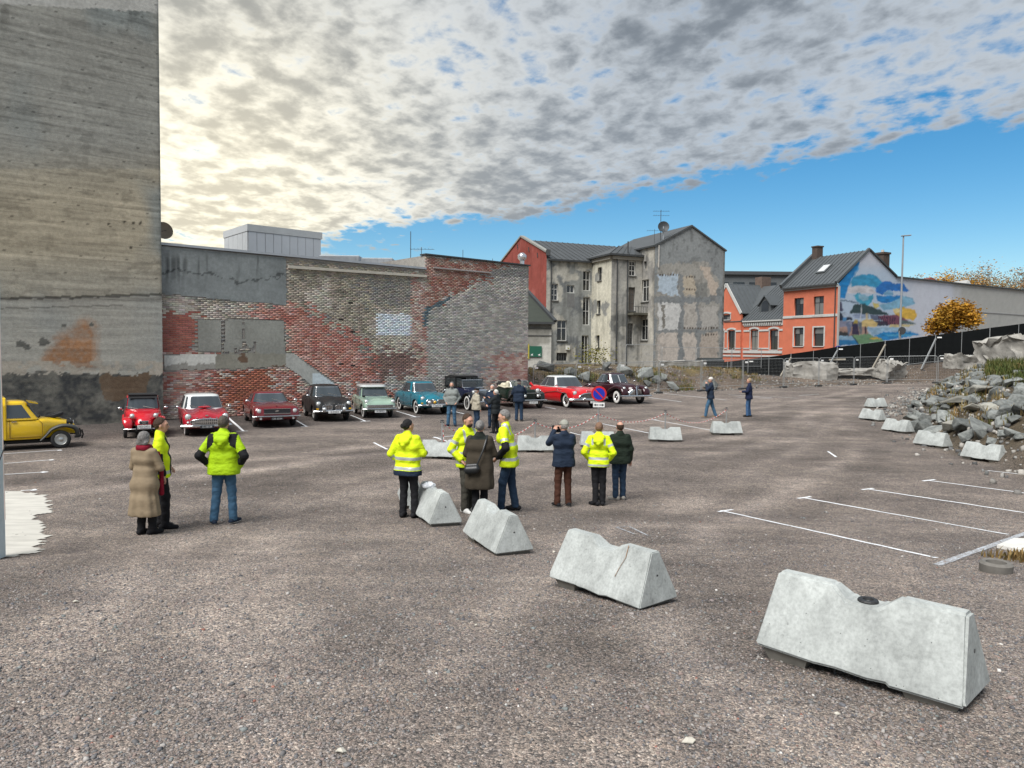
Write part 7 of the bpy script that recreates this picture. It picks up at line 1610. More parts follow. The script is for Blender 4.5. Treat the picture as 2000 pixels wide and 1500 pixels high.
# ---- dark red coupe with the long bonnet
c3 = car_at('dark_red_coupe', 'dark red hardtop coupe with a wide black grille', 535, 832, R(-64), 0.95); RED3 = paint('burgundy_paint', (0.15, 0.007, 0.012))
tab = [(-3.72, .72, .40, .80, .86, .88, .88), (-3.5, .80, .32, .86, .90, .90, .90), (-2.6, .85, .24, .89, .92, .92, .92), (-1.4, .86, .22, .87, .89, .90, .91), (-.4, .86, .22, .85, .88, .90, .93), (.3, .85, .24, .83, .86, .87, .89), (.66, .84, .30, .80, .835, .835, .84), (.80, .83, .34, .76, .80, .80, .80), (.86, .80, .40, .66, .70, .70, .70)]
body_loft(c3, tab, RED3, [(0, .33, .375, .52), (-2.74, .33, .375, .55)])
cb = Cabin(-3.0, -.62, -2.35, -1.2, .76, .58, .88, 1.30, 5, .84, .4); cb.shell(c3, RED3); cb.glaze(c3, [(-.30, .62)], CHR, .10, .78, .90)
wheels(c3, 2.74, 1.42, .32, .17, 'chrome', False, .62); bumper(c3, .90, .85, .46, .065, .07, CHR, .25, .05)
for s in (-1, 1): lamp(c3, .84, s * .66, .66, .09, d=.03); mirror(c3, -.55, s * .93, .98); MB().tube([(.80, s * .6, .38), (.88, s * .6, .38)], .045, 10).build('indicator', LENS, c3, world=False)
g = MB().box((.855, 0, .655), (.04, .98, .19)).build('grille', PLB, c3, world=False, bevel=.015)
for z in (.565, .745): MB().box((.875, 0, z), (.03, 1.0, .018)).build('grille_trim', CHR, g, world=False)
MB().prism([(.88, -.08, .66), (.88, -.02, .69), (.88, .08, .68), (.88, .03, .655), (.88, .05, .63), (.88, -.01, .64), (.88, -.04, .62)], (.012, 0, 0)).build('emblem', CHR, g, world=False)
plate(c3, .90, .37, 'DE 6034', True, .46); wipers(c3, -.52, .94, .3); door_lines(c3, (-.6, -1.75), .85, .32, .86)
MB().bar((.80, 0, .842), (-.4, 0, .94), .03, .012).build('bonnet_crease', RED3, c3, world=False)
# ---- rounded two-door saloons (black and teal)
def amazon(car, mat, txt, white=False, spots=None, rim='steel'):
    tab = [(-3.62, .55, .45, .66, .72, .74, .75), (-3.5, .72, .36, .82, .88, .84, .86), (-2.7, .80, .28, .93, .97, .95, .97), (-1.5, .81, .26, .95, .98, .99, 1.0), (-.5, .81, .26, .94, .975, .97, 1.03), (.15, .80, .28, .92, .955, .88, 1.0), (.48, .79, .32, .88, .93, .80, .93), (.66, .74, .36, .78, .84, .72, .84), (.76, .64, .38, .60, .66, .62, .68)]
    body_loft(car, tab, mat, [(0, .33, .38, .48), (-2.6, .33, .36, .52)])
    cb = Cabin(-2.95, -.62, -2.25, -1.05, .74, .58, .96, 1.50, 4.4, .82, .4); cb.shell(car, mat); cb.glaze(car, [(-.62, -.08), (.0, .64)], CHR if mat is not None else None, .10, .76, .88)
    wheels(car, 2.6, 1.31, .335, .17, rim, white, .62); bumper(car, .82, .80, .46, .09, .14, CHR, .25, .06)
    for s in (-1, 1):
        lamp(car, .66, s * .63, .77, .10); mirror(car, -.42, s * .90, 1.07)
        g = MB().box((.755, s * .27, .61), (.02, .40, .19)).build('grille', PLB, car, world=False, bevel=.008)
        for k in range(6): MB().box((.77, s * .27 - .165 + .066 * k, .61), (.02, .016, .19)).build('grille_bar', CHR, g, world=False)
        for k in range(3): MB().box((.772, s * .27, .55 + .06 * k), (.02, .40, .012)).build('grille_bar', CHR, g, world=False)
        pts = [(.772, s * .27 + .21 * math.copysign(abs(math.cos(t)) ** .5, math.cos(t)), .61 + .105 * math.copysign(abs(math.sin(t)) ** .5, math.sin(t))) for t in np.linspace(0, 2 * math.pi, 25)]; MB().tube(pts, .012, 5, caps=False).build('grille_surround', CHR, g, smooth=60, world=False)
        MB().box((.74, s * .68, .56), (.04, .10, .06)).build('indicator', AMB, car, world=False)
    for (y, z, m) in (spots or []): lamp(car, .86, y, z, .085, 'spot_lamp', CHR, m)
    plate(car, .90, .43, txt, False, .52); wipers(car, -.52, 1.05, .26); door_lines(car, (-.55, -1.72), .805, .34, .94); handle(car, -1.6, .82, .86)
    for k in range(5): MB().box((.755, -.36 + .18 * k, .745 + .02 * (2 - abs(k - 2))), (.015, .03, .025)).build('letter_stud', CHR, car, world=False)
c4 = car_at('black_saloon', 'black rounded two-door saloon with twin chrome grilles', 646, 821, R(-66), 0.94); amazon(c4, paint('black_paint', (0.010, 0.008, 0.008), .16), 'B-54054', False, [(-.42, .55, None), (.42, .55, None)])
c6 = car_at('teal_saloon', 'teal rounded two-door saloon with whitewall tyres and a yellow spot lamp', 841, 808, R(-64), 0.96); amazon(c6, paint('teal_paint', (0.004, 0.15, 0.21)), 'F-480278', True, [(-.36, .60, None), (-.10, .60, AMB)], 'dark')
# ---- pale green small saloon with the raked-back rear window
c5 = car_at('green_saloon', 'pale green small saloon with white roof and full-width chrome grille', 737, 815, R(-68.5), 0.95); GRN = paint('pale_green_paint', (0.26, 0.37, 0.29))
tab = [(-3.05, .55, .42, .74, .82, .78, .80), (-2.95, .66, .34, .80, .90, .86, .87), (-2.3, .72, .28, .88, .92, .90, .91), (-1.3, .725, .26, .88, .90, .91, .92), (-.4, .725, .26, .86, .88, .90, .92), (.1, .72, .28, .84, .87, .84, .87), (.42, .71, .32, .80, .86, .76, .78), (.56, .68, .36, .70, .78, .68, .70), (.64, .62, .38, .56, .60, .58, .60)]
body_loft(c5, tab, GRN, [(0, .30, .345, .44), (-2.3, .30, .33, .46)])
cb = Cabin(-2.05, -.46, -2.25, -.82, .655, .55, .89, 1.36, 5, .84, .5); cb.shell(c5, GRN, 'cabin'); cb.glaze(c5, [(-.72, -.06), (.03, .72)], CHR, .10, .76, .90)
rf = Cabin(-2.28, -.70, -2.36, -.72, .60, .59, 1.33, 1.44, 5, .5, .4); rf.shell(c5, WHP, 'roof'); wheels(c5, 2.3, 1.17, .29, .14, 'chrome', True, .6); bumper(c5, .70, .72, .43, .07, .10, CHR, .2, .05)
for s in (-1, 1): lamp(c5, .54, s * .585, .74, .095, back=.2); MB().box((.66, s * .60, .52), (.04, .08, .05)).build('indicator', LENS, c5, world=False)
g = MB().box((.655, 0, .545), (.03, 1.16, .13)).build('grille', CHR, c5, world=False, bevel=.01)
for k in range(22): MB().box((.675, -.54 + 1.08 * k / 21, .545), (.012, .02, .10)).build('grille_slot', PLB, g, world=False)
plate(c5, .70, .32, 'A-34753', False, .5); wipers(c5, -.40, .94, .22); door_lines(c5, (-.48, -1.45), .72, .34, .86)
for s in (-1, 1): MB().bar((.3, s * .722, .72), (-2.8, s * .70, .80), .012, .022).build('side_trim', CHR, c5, world=False); mirror(c5, -.05, s * .6, .95, UND)
# ---- pre-war open cars
def prewar(car, mat, fm, long_=2.75, wheelr=.36, white=True, rim='chrome', h=0.0):
    tab = [(-long_ - .55, .42, .45, .70, .76, .80, .82), (-long_ - .3, .56, .42, .88, .94, .97, .98), (-long_ + .3, .66, .40, .98, 1.0, 1.02, 1.02), (-1.5, .66, .38, 1.0, 1.02, 1.03, 1.03), (-1.0, .56, .40, .98, 1.01, 1.05, 1.07), (-.55, .44, .44, .92, .97, 1.02, 1.05), (0, .35, .48, .86, .92, .98, 1.01), (.22, .31, .50, .84, .90, .96, .99)]
    body_loft(car, tab, mat)
    for s in (-1, 1): MB().bar((-.75, s * .72, .33), (-long_ + .5, s * .72, .33), .28, .05).build('running_board', fm, car, world=False, bevel=.01)
    fender(car, [(.46, .40), (.42, .62), (.16, .83), (-.22, .78), (-.6, .52), (-.95, .36)], [.62, .62, .62, .63, .66, .70], [.10, .15, .16, .15, .14, .13], [.03, .05, .05, .045, .035, .03], fm, 'front_wing')
    fender(car, [(-long_ + .5, .34), (-long_ + .36, .62), (-long_, .80), (-long_ - .32, .68), (-long_ - .5, .42)], .66, .13, .05, fm, 'rear_wing')
    wheels(car, long_, 1.28, wheelr, .15, rim, white, .66); MB().box((-1.2, 0, .42), (3.2, .8, .10)).build('chassis', UND, car, world=False)
c7 = car_at('blue_convertible', 'dark blue pre-war convertible with black folded roof and tall grille', 938, 801, R(-64), 1); NVY = paint('midnight_blue_paint', (0.008, 0.012, 0.035), .16); prewar(c7, NVY, paint('black_wing_paint', (0.008, 0.009, 0.014), .16))
g = MB().prism([(.27, -.24, .48), (.27, .24, .48), (.25, .27, .9), (.22, .20, 1.02), (.22, -.20, 1.02), (.25, -.27, .9)], (.05, 0, 0)).build('radiator_shell', CHR, c7, world=False, bevel=.012)
for k in range(9): MB().box((.33, -.2 + .05 * k, .74), (.014, .018, .46)).build('grille_bar', PLB, g, world=False)
for s in (-1, 1): lamp(c7, .18, s * .42, .88, .10, back=.2)
bumper(c7, .62, .72, .44, .08, .05, CHR, .1, .03); plate(c7, .67, .54, 'A-10', False, .36)
def windscreen(car, x, w, z0, z1, rake=.12):
    P = lambda y, z: Vector((x - rake * (z - z0) / (z1 - z0), y, z)); fr = MB().tube([P(-w, z0), P(-w, z1), P(w, z1), P(w, z0), P(-w, z0)], .022, 6).build('windscreen_frame', CHR, car, world=False)
    MB().prism([P(-w + .02, z0 + .02), P(w - .02, z0 + .02), P(w - .02, z1 - .02), P(-w + .02, z1 - .02)], (.006, 0, 0)).build('pane', CLR, fr, world=False)
windscreen(c7, -.95, .54, 1.05, 1.42)
cb = Cabin(-3.2, -1.9, -3.35, -1.6, .62, .60, 1.0, 1.62, 5, .86, .6); 
mb = MB()
for k in range(9):   # folded-back hood with open front
    t = k / 8; x = -1.75 - 1.5 * t; z = 1.60 + .04 * math.sin(t * 3.14) - .10 * t ** 2; mb.V += [(x, -.62, z), (x, .62, z), (x, .6, z - .07), (x, -.6, z - .07)]
    if k: b = len(mb.V) - 8; mb.F += [(b + i, b + (i + 1) % 4, b + 4 + (i + 1) % 4, b + 4 + i) for i in range(4)]
mb.F += [(0, 1, 2, 3), tuple(range(len(mb.V) - 4, len(mb.V)))[::-1]]; mb.build('hood', SOFT, c7, smooth=40, world=False)
MB().prism([(-3.25, -.6, 1.0), (-3.25, .6, 1.0), (-3.2, .6, 1.52), (-3.2, -.6, 1.52)], (-.06, 0, 0)).build('hood_back', SOFT, c7, world=False)
for s in (-1, 1):
    MB().bar((-1.75, s * .6, 1.02), (-1.8, s * .6, 1.56), .03, .05).bar((-2.5, s * .6, 1.02), (-2.5, s * .6, 1.56), .03, .05).bar((-1.75, s * .6, 1.55), (-3.2, s * .6, 1.52), .03, .06).build('side_frame', SOFT, c7, world=False)
    MB().box((-2.15, s * .6, 1.29), (.66, .008, .48)).build('side_window', CLR, c7, world=False); MB().box((-2.85, s * .6, 1.29), (.62, .008, .44)).build('side_window', CLR, c7, world=False)
    MB().box((-1.35, s * .57, 1.30), (.70, .008, .40)).build('side_window', CLR, c7, world=False)
for x in (-1.75, -2.6): MB().box((x, 0, 1.05), (.22, 1.05, .5)).build('seat_back', pm('dark_leather', (0.05, 0.03, 0.025), .5), c7, world=False, bevel=.05)
c8 = car_at('green_roadster', 'dark green pre-war roadster with cream seats and big chrome lamps', 1031, 797.5, R(-67), 0.98); DGN = paint('dark_green_paint', (0.010, 0.022, 0.014), .16); prewar(c8, DGN, paint('black_green_paint', (0.006, 0.010, 0.008), .16), 2.85, .35, False, 'chrome')
g = MB().prism([(.27, -.27, .46), (.27, .27, .46), (.25, .29, .84), (.22, .22, .97), (.22, -.22, .97), (.25, -.29, .84)], (.05, 0, 0)).build('radiator_shell', DGN, c8, world=False, bevel=.015)
for k in range(10): MB().box((.33, -.22 + .049 * k, .70), (.012, .012, .42)).build('grille_bar', UND, g, world=False)
for s in (-1, 1): lamp(c8, .30, s * .40, .92, .115, back=.22); lamp(c8, .44, s * .36, .66, .08, 'spot_lamp'); MB().ball((.1, s * .64, .92), (.1, .05, .045), 10, 6).build('side_lamp', CHR, c8, smooth=70, world=False)
bumper(c8, .66, .76, .46, .06, .04, CHR, .08, .03); plate(c8, .71, .34, 'D-10713', False, .46); windscreen(c8, -1.0, .52, 1.06, 1.36, .2)
MB().tube([(.40, -.62, .80), (.44, 0, .80), (.40, .62, .80)], .018, 6).build('lamp_bar', CHR, c8, world=False)
for s in (-1, 1): MB().box((-1.75, s * .27, 1.08), (.25, .48, .52)).build('seat_back', SEAT, c8, world=False, bevel=.08); wheel(c8, -.72, s * .70, .33, .14, 'chrome', False, .66, .28)
MB().box((-2.3, 0, 1.05), (.5, 1.1, .34)).build('rear_cushion', SEAT, c8, world=False, bevel=.1); MB().box((-2.75, 0, 1.13), (.45, 1.2, .28)).build('folded_hood', SOFT, c8, world=False, bevel=.1)
for s in (-1, 1): MB().tube([(-1.1, s * .60, 1.06), (-1.5, s * .66, 1.0), (-1.9, s * .67, 1.04), (-2.4, s * .66, 1.06)], .05, 8).build('door_top', SEAT, c8, smooth=60, world=False)
# ---- big red hardtop with the toothed smile
c9 = car_at('red_hardtop', 'big bright red hardtop with white roof, whitewall tyres and chrome toothed grille', 1133, 795.5, R(-65), 1); RED9 = paint('bright_red_paint', (0.60, 0.010, 0.016))
tab = [(-4.35, .62, .45, .70, .80, .78, .80), (-4.2, .84, .38, .86, .98, .86, .88), (-3.3, .96, .28, .96, 1.02, .98, 1.0), (-2.2, .97, .26, .95, .99, 1.0, 1.02), (-.9, .97, .26, .98, 1.02, 1.0, 1.06), (.0, .96, .28, .98, 1.02, .98, 1.06), (.5, .94, .32, .94, .99, .92, 1.0), (.75, .88, .36, .84, .90, .84, .90), (.88, .78, .40, .62, .68, .70, .74)]
body_loft(c9, tab, RED9, [(0, .37, .42, .58), (-3.1, .36, .38, .62)])
cb = Cabin(-3.35, -.82, -2.75, -1.35, .84, .66, 1.0, 1.60, 4.6, .80, .35); cb.shell(c9, WHP); cb.glaze(c9, [(-.80, -.22), (-.16, .62)], CHR, .08, .76, .90)
wheels(c9, 3.1, 1.50, .37, .19, 'chrome', True, .56); bumper(c9, .95, .97, .46, .16, .22, CHR, .4, .09)
for s in (-1, 1):
    lamp(c9, .78, s * .76, .78, .12); MB().ball((1.05, s * .34, .50), (.08, .075, .075), 12, 8).build('bumper_bullet', CHR, c9, smooth=70, world=False); mirror(c9, -.75, s * 1.02, 1.13)
    for k in range(4): MB().lathe([(.03, 0), (.045, .006), (.03, .012)], (-.35 - .16 * k, s * .957, .90), (0, s, 0), 10).build('porthole', CHR, c9, world=False)
    MB().tube([(.3, s * .975, .74), (-.8, s * .985, .80), (-1.9, s * .985, .70), (-2.5, s * .985, .52), (-3.0, s * .985, .62), (-3.9, s * .93, .66)], .014, 5).build('sweep_trim', CHR, c9, world=False)
    MB().tube([(-3.9, s * .80, .95), (-4.15, s * .80, 1.08), (-4.3, s * .8, .98)], [.05, .07, .04], 8).build('tail_fin', RED9, c9, smooth=60, world=False)
g = MB().prism([(.88, .56 * math.cos(t), .58 + .17 * max(math.sin(t), -.55)) for t in np.linspace(0, 2 * math.pi, 28, endpoint=False)], (.03, 0, 0)).build('grille', PLB, c9, world=False)
for k in range(17): u = -.92 + 1.84 * k / 16; hh = .155 * math.sqrt(max(.02, 1 - u * u)); MB().box((.935, u * .56, .58 + hh * .25), (.035, .028, hh * 1.5)).build('grille_tooth', CHR, g, world=False)
MB().tube([(.93, .60 * math.cos(t), .56 + .22 * math.sin(t)) for t in np.linspace(0, math.pi, 20)], .035, 8).build('grille_arch', CHR, g, smooth=60, world=False)
plate(c9, 1.03, .33, 'E-2953', False, .5, .25); MB().box((.84, 0, .88), (.03, .26, .05)).build('badge', CHR, c9, world=False, bevel=.01)
# ---- maroon forties coupe
c10 = car_at('maroon_coupe', 'maroon forties coupe with bulbous wings and twin waterfall grilles', 1228, 788, R(-66), 1); MAR = paint('maroon_paint', (0.030, 0.006, 0.010), .18)
tab = [(-3.95, .40, .48, .62, .66, .70, .72), (-3.6, .68, .36, .80, .86, .92, .94), (-2.6, .80, .32, .98, 1.04, 1.10, 1.12), (-1.6, .82, .30, 1.02, 1.07, 1.12, 1.14), (-.8, .70, .32, 1.0, 1.06, 1.12, 1.15), (-.1, .54, .36, .94, 1.02, 1.08, 1.12), (.45, .42, .40, .86, .94, 1.02, 1.06), (.66, .30, .42, .70, .80, .90, .95), (.74, .14, .45, .60, .66, .74, .78)]
body_loft(c10, tab, MAR)
cb = Cabin(-2.85, -.82, -2.2, -1.2, .70, .56, 1.08, 1.66, 3.8, .80, .35); cb.shell(c10, MAR); cb.glaze(c10, [(-.55, -.02), (.06, .66)], CHR, .10, .74, .84)
fender(c10, [(.70, .40), (.68, .62), (.42, .86), (.0, .92), (-.5, .78), (-.95, .52), (-1.2, .36)], [.70, .70, .70, .72, .76, .80, .80], [.17, .21, .22, .21, .17, .12, .08], [.07, .11, .12, .11, .09, .06, .04], MAR, 'front_wing')
fender(c10, [(-2.35, .36), (-2.55, .70), (-3.05, .90), (-3.55, .74), (-3.9, .42)], .76, [.10, .17, .19, .17, .10], [.05, .09, .1, .08, .05], MAR, 'rear_wing')
wheels(c10, 3.05, 1.46, .365, .17, 'chrome', True, .5); bumper(c10, .92, .90, .46, .10, .10, CHR, .2, .06)
MB().bar((-1.85, 0, 1.36), (-1.86, 0, 1.36), .01, .01)
for s in (-1, 1):
    lamp(c10, .60, s * .70, .86, .10, back=.3); mirror(c10, -.75, s * .86, 1.22)
    g = MB().prism([(.72, s * .10, .46), (.62, s * .44, .46), (.60, s * .45, .66), (.68, s * .26, .82), (.74, s * .09, .80)], (.05, 0, 0)).build('grille', CHR, c10, world=False, bevel=.012)
    for k in range(6): MB().bar((.79 - .018 * k, s * (.11 + .055 * k), .48), (.79 - .02 * k, s * (.11 + .05 * k), .78 - .025 * k), .012, .012).build('grille_bar', PLB, g, world=False)
    MB().bar((.3, s * .46, .96), (-2.0, s * .83, 1.0), .012, .03).build('side_trim', CHR, c10, world=False)
MB().bar((.79, 0, .48), (.72, 0, .98), .05, .05).bar((.70, 0, 1.0), (-.4, 0, 1.15), .03, .02).build('nose_strip', CHR, c10, world=False); ws_ = cb.surf(0, .08, .02); we_ = cb.surf(0, .72, .02); MB().bar(ws_, we_, .03, .02).build('windscreen_divider', CHR, c10, world=False)
# ---- yellow van at the left edge
cv = gp(120, 876); c11 = thing('yellow_van', 'yellow delivery van with grey front wing and a tyre on its bonnet', 'van', (cv.x, cv.y, tz(cv.x, cv.y)), math.atan2(WA[1], WA[0]) - .06); YEL = paint('yellow_paint', (0.78, 0.50, 0.010), .25); c11.scale = (.85,) * 3
# shift so that the near wheel (right-hand side) stands at the traced point
c11.location.x += -.65 * math.sin(c11.rotation_euler.z); c11.location.y += .65 * math.cos(c11.rotation_euler.z)
snail(c11, YEL, True)
tab = [(-1.55, .66, .34, .98, 1.02, 1.06, 1.08), (-1.0, .67, .34, .98, 1.02, 1.06, 1.08), (-.55, .63, .34, .96, 1.00, 1.04, 1.05), (-.2, .50, .40, .90, .95, 1.0, 1.02), (.15, .36, .46, .80, .86, .92, .95), (.42, .27, .44, .66, .72, .78, .80), (.54, .20, .46, .52, .58, .62, .64)]
body_loft(c11, tab, YEL, (), 'bonnet')
cb = Cabin(-1.95, -.52, -1.9, -.92, .66, .55, 1.0, 1.62, 4.5, .8, .55); cb.shell(c11, YEL, 'cab_roof'); cb.glaze(c11, [(-.62, .60)], None, .10, .74, .86)
MB().prism([(-1.5, -.69, .36), (-1.5, .69, .36), (-1.5, .69, 1.5), (-1.5, .56, 1.74), (-1.5, -.56, 1.74), (-1.5, -.69, 1.5)], (-1.9, 0, 0)).build('cargo_box', YEL, c11, world=False, bevel=.03)
for k in range(10): MB().box((-2.4, -.695, .55 + .045 * k), (1.4, .012, .02)).build('rib', YEL, c11, world=False)
GAP = pm('door_seam', (0.09, 0.03, 0.006), .8)
for s in (-1, 1): MB().tube([(-1.42, s * .672, .42), (-.52, s * .645, .42), (-.52, s * .645, .86), (-.66, s * .655, 1.02)], .008, 5).tube([(-1.42, s * .672, .42), (-1.42, s * .672, 1.02)], .008, 5).build('door_gap', GAP, c11, world=False)
MB().lathe([(.15, -.05), (.22, -.07), (.28, -.04), (.285, 0), (.28, .04), (.22, .07), (.15, .05), (.15, -.05)], (-.12, 0, 1.07), (-.25, 0, .97), 28).build('spare_tyre', TYRE, c11, smooth=50, world=False); mirror(c11, -.62, -.78, 1.12, UND); handle(c11, -1.3, .675, .95)
MB().prism([(-.88, -.56, 1.56), (-.88, .56, 1.56), (-.62, .5, 1.50), (-.62, -.5, 1.50)], (0, 0, .03)).build('sun_visor', YEL, c11, world=False)
# underside shade body for all cars: real floor pans
# ================================================================== PEOPLE
class Field:
    """distance field on a voxel grid; parts blend smoothly, then one continuous surface is drawn"""
    def __init__(s, lo, hi, h):
        s.h = h; s.lo = np.array(lo, float); n = np.ceil((np.array(hi) - s.lo) / h).astype(int) + 1; s.n = n; s.F = np.full(n, .2); s.ax = [s.lo[i] + h * np.arange(n[i]) for i in range(3)]
    def _sl(s, lo, hi):
        a = np.clip(np.floor((lo - s.lo) / s.h).astype(int), 0, s.n - 1); b = np.clip(np.ceil((hi - s.lo) / s.h).astype(int) + 1, 1, s.n); return tuple(slice(a[i], max(a[i] + 1, b[i])) for i in range(3))
    def _pts(s, sl): return np.stack(np.meshgrid(s.ax[0][sl[0]], s.ax[1][sl[1]], s.ax[2][sl[2]], indexing='ij'), -1)
    def _mix(s, sl, d, k):
        f = s.F[sl]
        if k <= 0: s.F[sl] = np.minimum(f, d); return
        h = np.clip(.5 + .5 * (f - d) / k, 0, 1); s.F[sl] = f * (1 - h) + d * h - k * h * (1 - h)
    def cap(s, a, b, ra, rb, k=.03):
        a, b = np.array(a, float), np.array(b, float); m = max(ra, rb) + .07; sl = s._sl(np.minimum(a, b) - m, np.maximum(a, b) + m); P = s._pts(sl); ab = b - a; L2 = ab @ ab + 1e-9
        t = np.clip(((P - a) @ ab) / L2, 0, 1); s._mix(sl, np.linalg.norm(P - a - t[..., None] * ab, axis=-1) - (ra + (rb - ra) * t), k); return s
    def ell(s, c, r, k=.02, M=None):
        c, r = np.array(c, float), np.array(r, float); m = r.max() + .05; sl = s._sl(c - m, c + m); P = s._pts(sl) - c
        if M is not None: P = P @ M
        k0 = np.linalg.norm(P / r, axis=-1); k1 = np.linalg.norm(P / r ** 2, axis=-1) + 1e-9; s._mix(sl, k0 * (k0 - 1) / k1, k); return s
    def clip(s, fn):
        P = s._pts((slice(None),) * 3); s.F = np.maximum(s.F, fn(P)); return s
    def wrinkle(s, amp, sc=16, seed=0):
        P = s._pts((slice(None),) * 3); a = P[..., 0] * sc; b = P[..., 1] * sc; c = P[..., 2] * sc
        s.F = s.F + amp * (np.sin(a * 1.3 + 2 * np.sin(c * .9 + seed)) * np.sin(c * 1.7 + 1.5 * np.sin(b + a * .7 + seed)) + .6 * np.sin(c * 2.9 + 2.2 * np.sin(a * .8 + b * 1.1 + seed * 2))); return s
    def mesh(s):
        F = s.F; F = F.copy(); F[0] = F[-1] = .05; F[:, 0] = F[:, -1] = .05; F[:, :, 0] = F[:, :, -1] = .05
        neg = F < 0; c = [neg[i:neg.shape[0] - 1 + i, j:neg.shape[1] - 1 + j, k:neg.shape[2] - 1 + k] for i in (0, 1) for j in (0, 1) for k in (0, 1)]
        sm_ = sum(x.astype(np.int8) for x in c); act = (sm_ > 0) & (sm_ < 8); idx = np.full(act.shape, -1); I = np.argwhere(act); idx[act] = np.arange(len(I)); acc = np.zeros((len(I), 3)); cnt = np.zeros(len(I))
        co = [(i, j, k) for i in (0, 1) for j in (0, 1) for k in (0, 1)]
        for a in range(8):
            for ax in range(3):
                if co[a][ax]: continue
                b = list(co[a]); b[ax] = 1; p = I + co[a]; q = I + b; va = F[tuple(p.T)]; vb = F[tuple(q.T)]; m = (va < 0) != (vb < 0)
                t = va[m] / (va[m] - vb[m]); acc[m] += p[m] + t[:, None] * (q[m] - p[m]); cnt[m] += 1
        V = s.lo + s.h * acc / cnt[:, None]; Q = []
        for ax in range(3):
            u, v = [(1, 2), (2, 0), (0, 1)][ax]; sl0 = [slice(None)] * 3; sl1 = [slice(None)] * 3; sl0[ax] = slice(0, -1); sl1[ax] = slice(1, None); A = neg[tuple(sl0)]; B = neg[tuple(sl1)]
            E = np.argwhere(A != B); E = E[(E[:, u] > 0) & (E[:, v] > 0) & (E[:, u] < neg.shape[u] - 1) & (E[:, v] < neg.shape[v] - 1)]
            if not len(E): continue
            du = np.zeros(3, int); du[u] = 1; dv = np.zeros(3, int); dv[v] = 1; q = np.stack([idx[tuple((E - du - dv).T)], idx[tuple((E - dv).T)], idx[tuple(E.T)], idx[tuple((E - du).T)]], 1)
            fl = ~A[tuple(E.T)]; q[fl] = q[fl][:, ::-1]; Q.append(q)
        return V, np.concatenate(Q)
def emit(name, V, Q, mat, parent):
    u = np.unique(Q); r = np.full(len(V), -1); r[u] = np.arange(len(u)); return fast(name, V[u], r[Q], mat, parent, smooth=True, world=False)
def cloth(name, col, rough=.85, var=.12, bump=.9): return pm('cloth_' + name, col, rough, 0, var, 6, bump, 13, .25, stretch=(1, 1, 1.6))
def hairm_(name, col): return pm(name, col, .7, 0, .45, 42, 1.0, 60, .3, stretch=(1, 1, .35))
SKIN = pm('skin', (0.50, 0.27, 0.19), .55, 0, .08, 12); EYE = pm('eye', (0.03, 0.02, 0.02), .2); LIP = pm('lip', (0.32, 0.12, 0.10), .5); SOLE = pm('sole', (0.62, 0.62, 0.6), .6); REFL = pm('reflective_tape', (0.44, 0.46, 0.46), .35, .2, .06, 20)
HIV = cloth('hivis', (0.64, 0.80, 0.012), .7, .07); LIME = cloth('lime', (0.36, 0.56, 0.006), .7, .08); BLKC = cloth('black', (0.012, 0.012, 0.014)); NAVY = cloth('navy', (0.014, 0.024, 0.045)); JEAN = cloth('jeans', (0.05, 0.115, 0.19), .85, .25); DJEAN = cloth('dark_jeans', (0.02, 0.04, 0.075), .85, .25)
ARMS = {'pockets': ((.31, -.07, 1.15), (.21, .09, .98)), 'wide': ((.36, -.10, 1.14), (.25, .06, .97)), 'down': ((.25, -.02, 1.16), (.26, .05, .91)), 'folded': ((.26, .06, 1.16), (-.02, .21, 1.20)), 'phone': ((.26, .20, 1.30), (.10, .36, 1.53)), 'mouth': ((.22, .20, 1.22), (.06, .20, 1.47)), 'fwd': ((.28, .06, 1.18), (.20, .28, 1.16)), 'phone2': ((.27, .14, 1.24), (.20, .36, 1.40))}
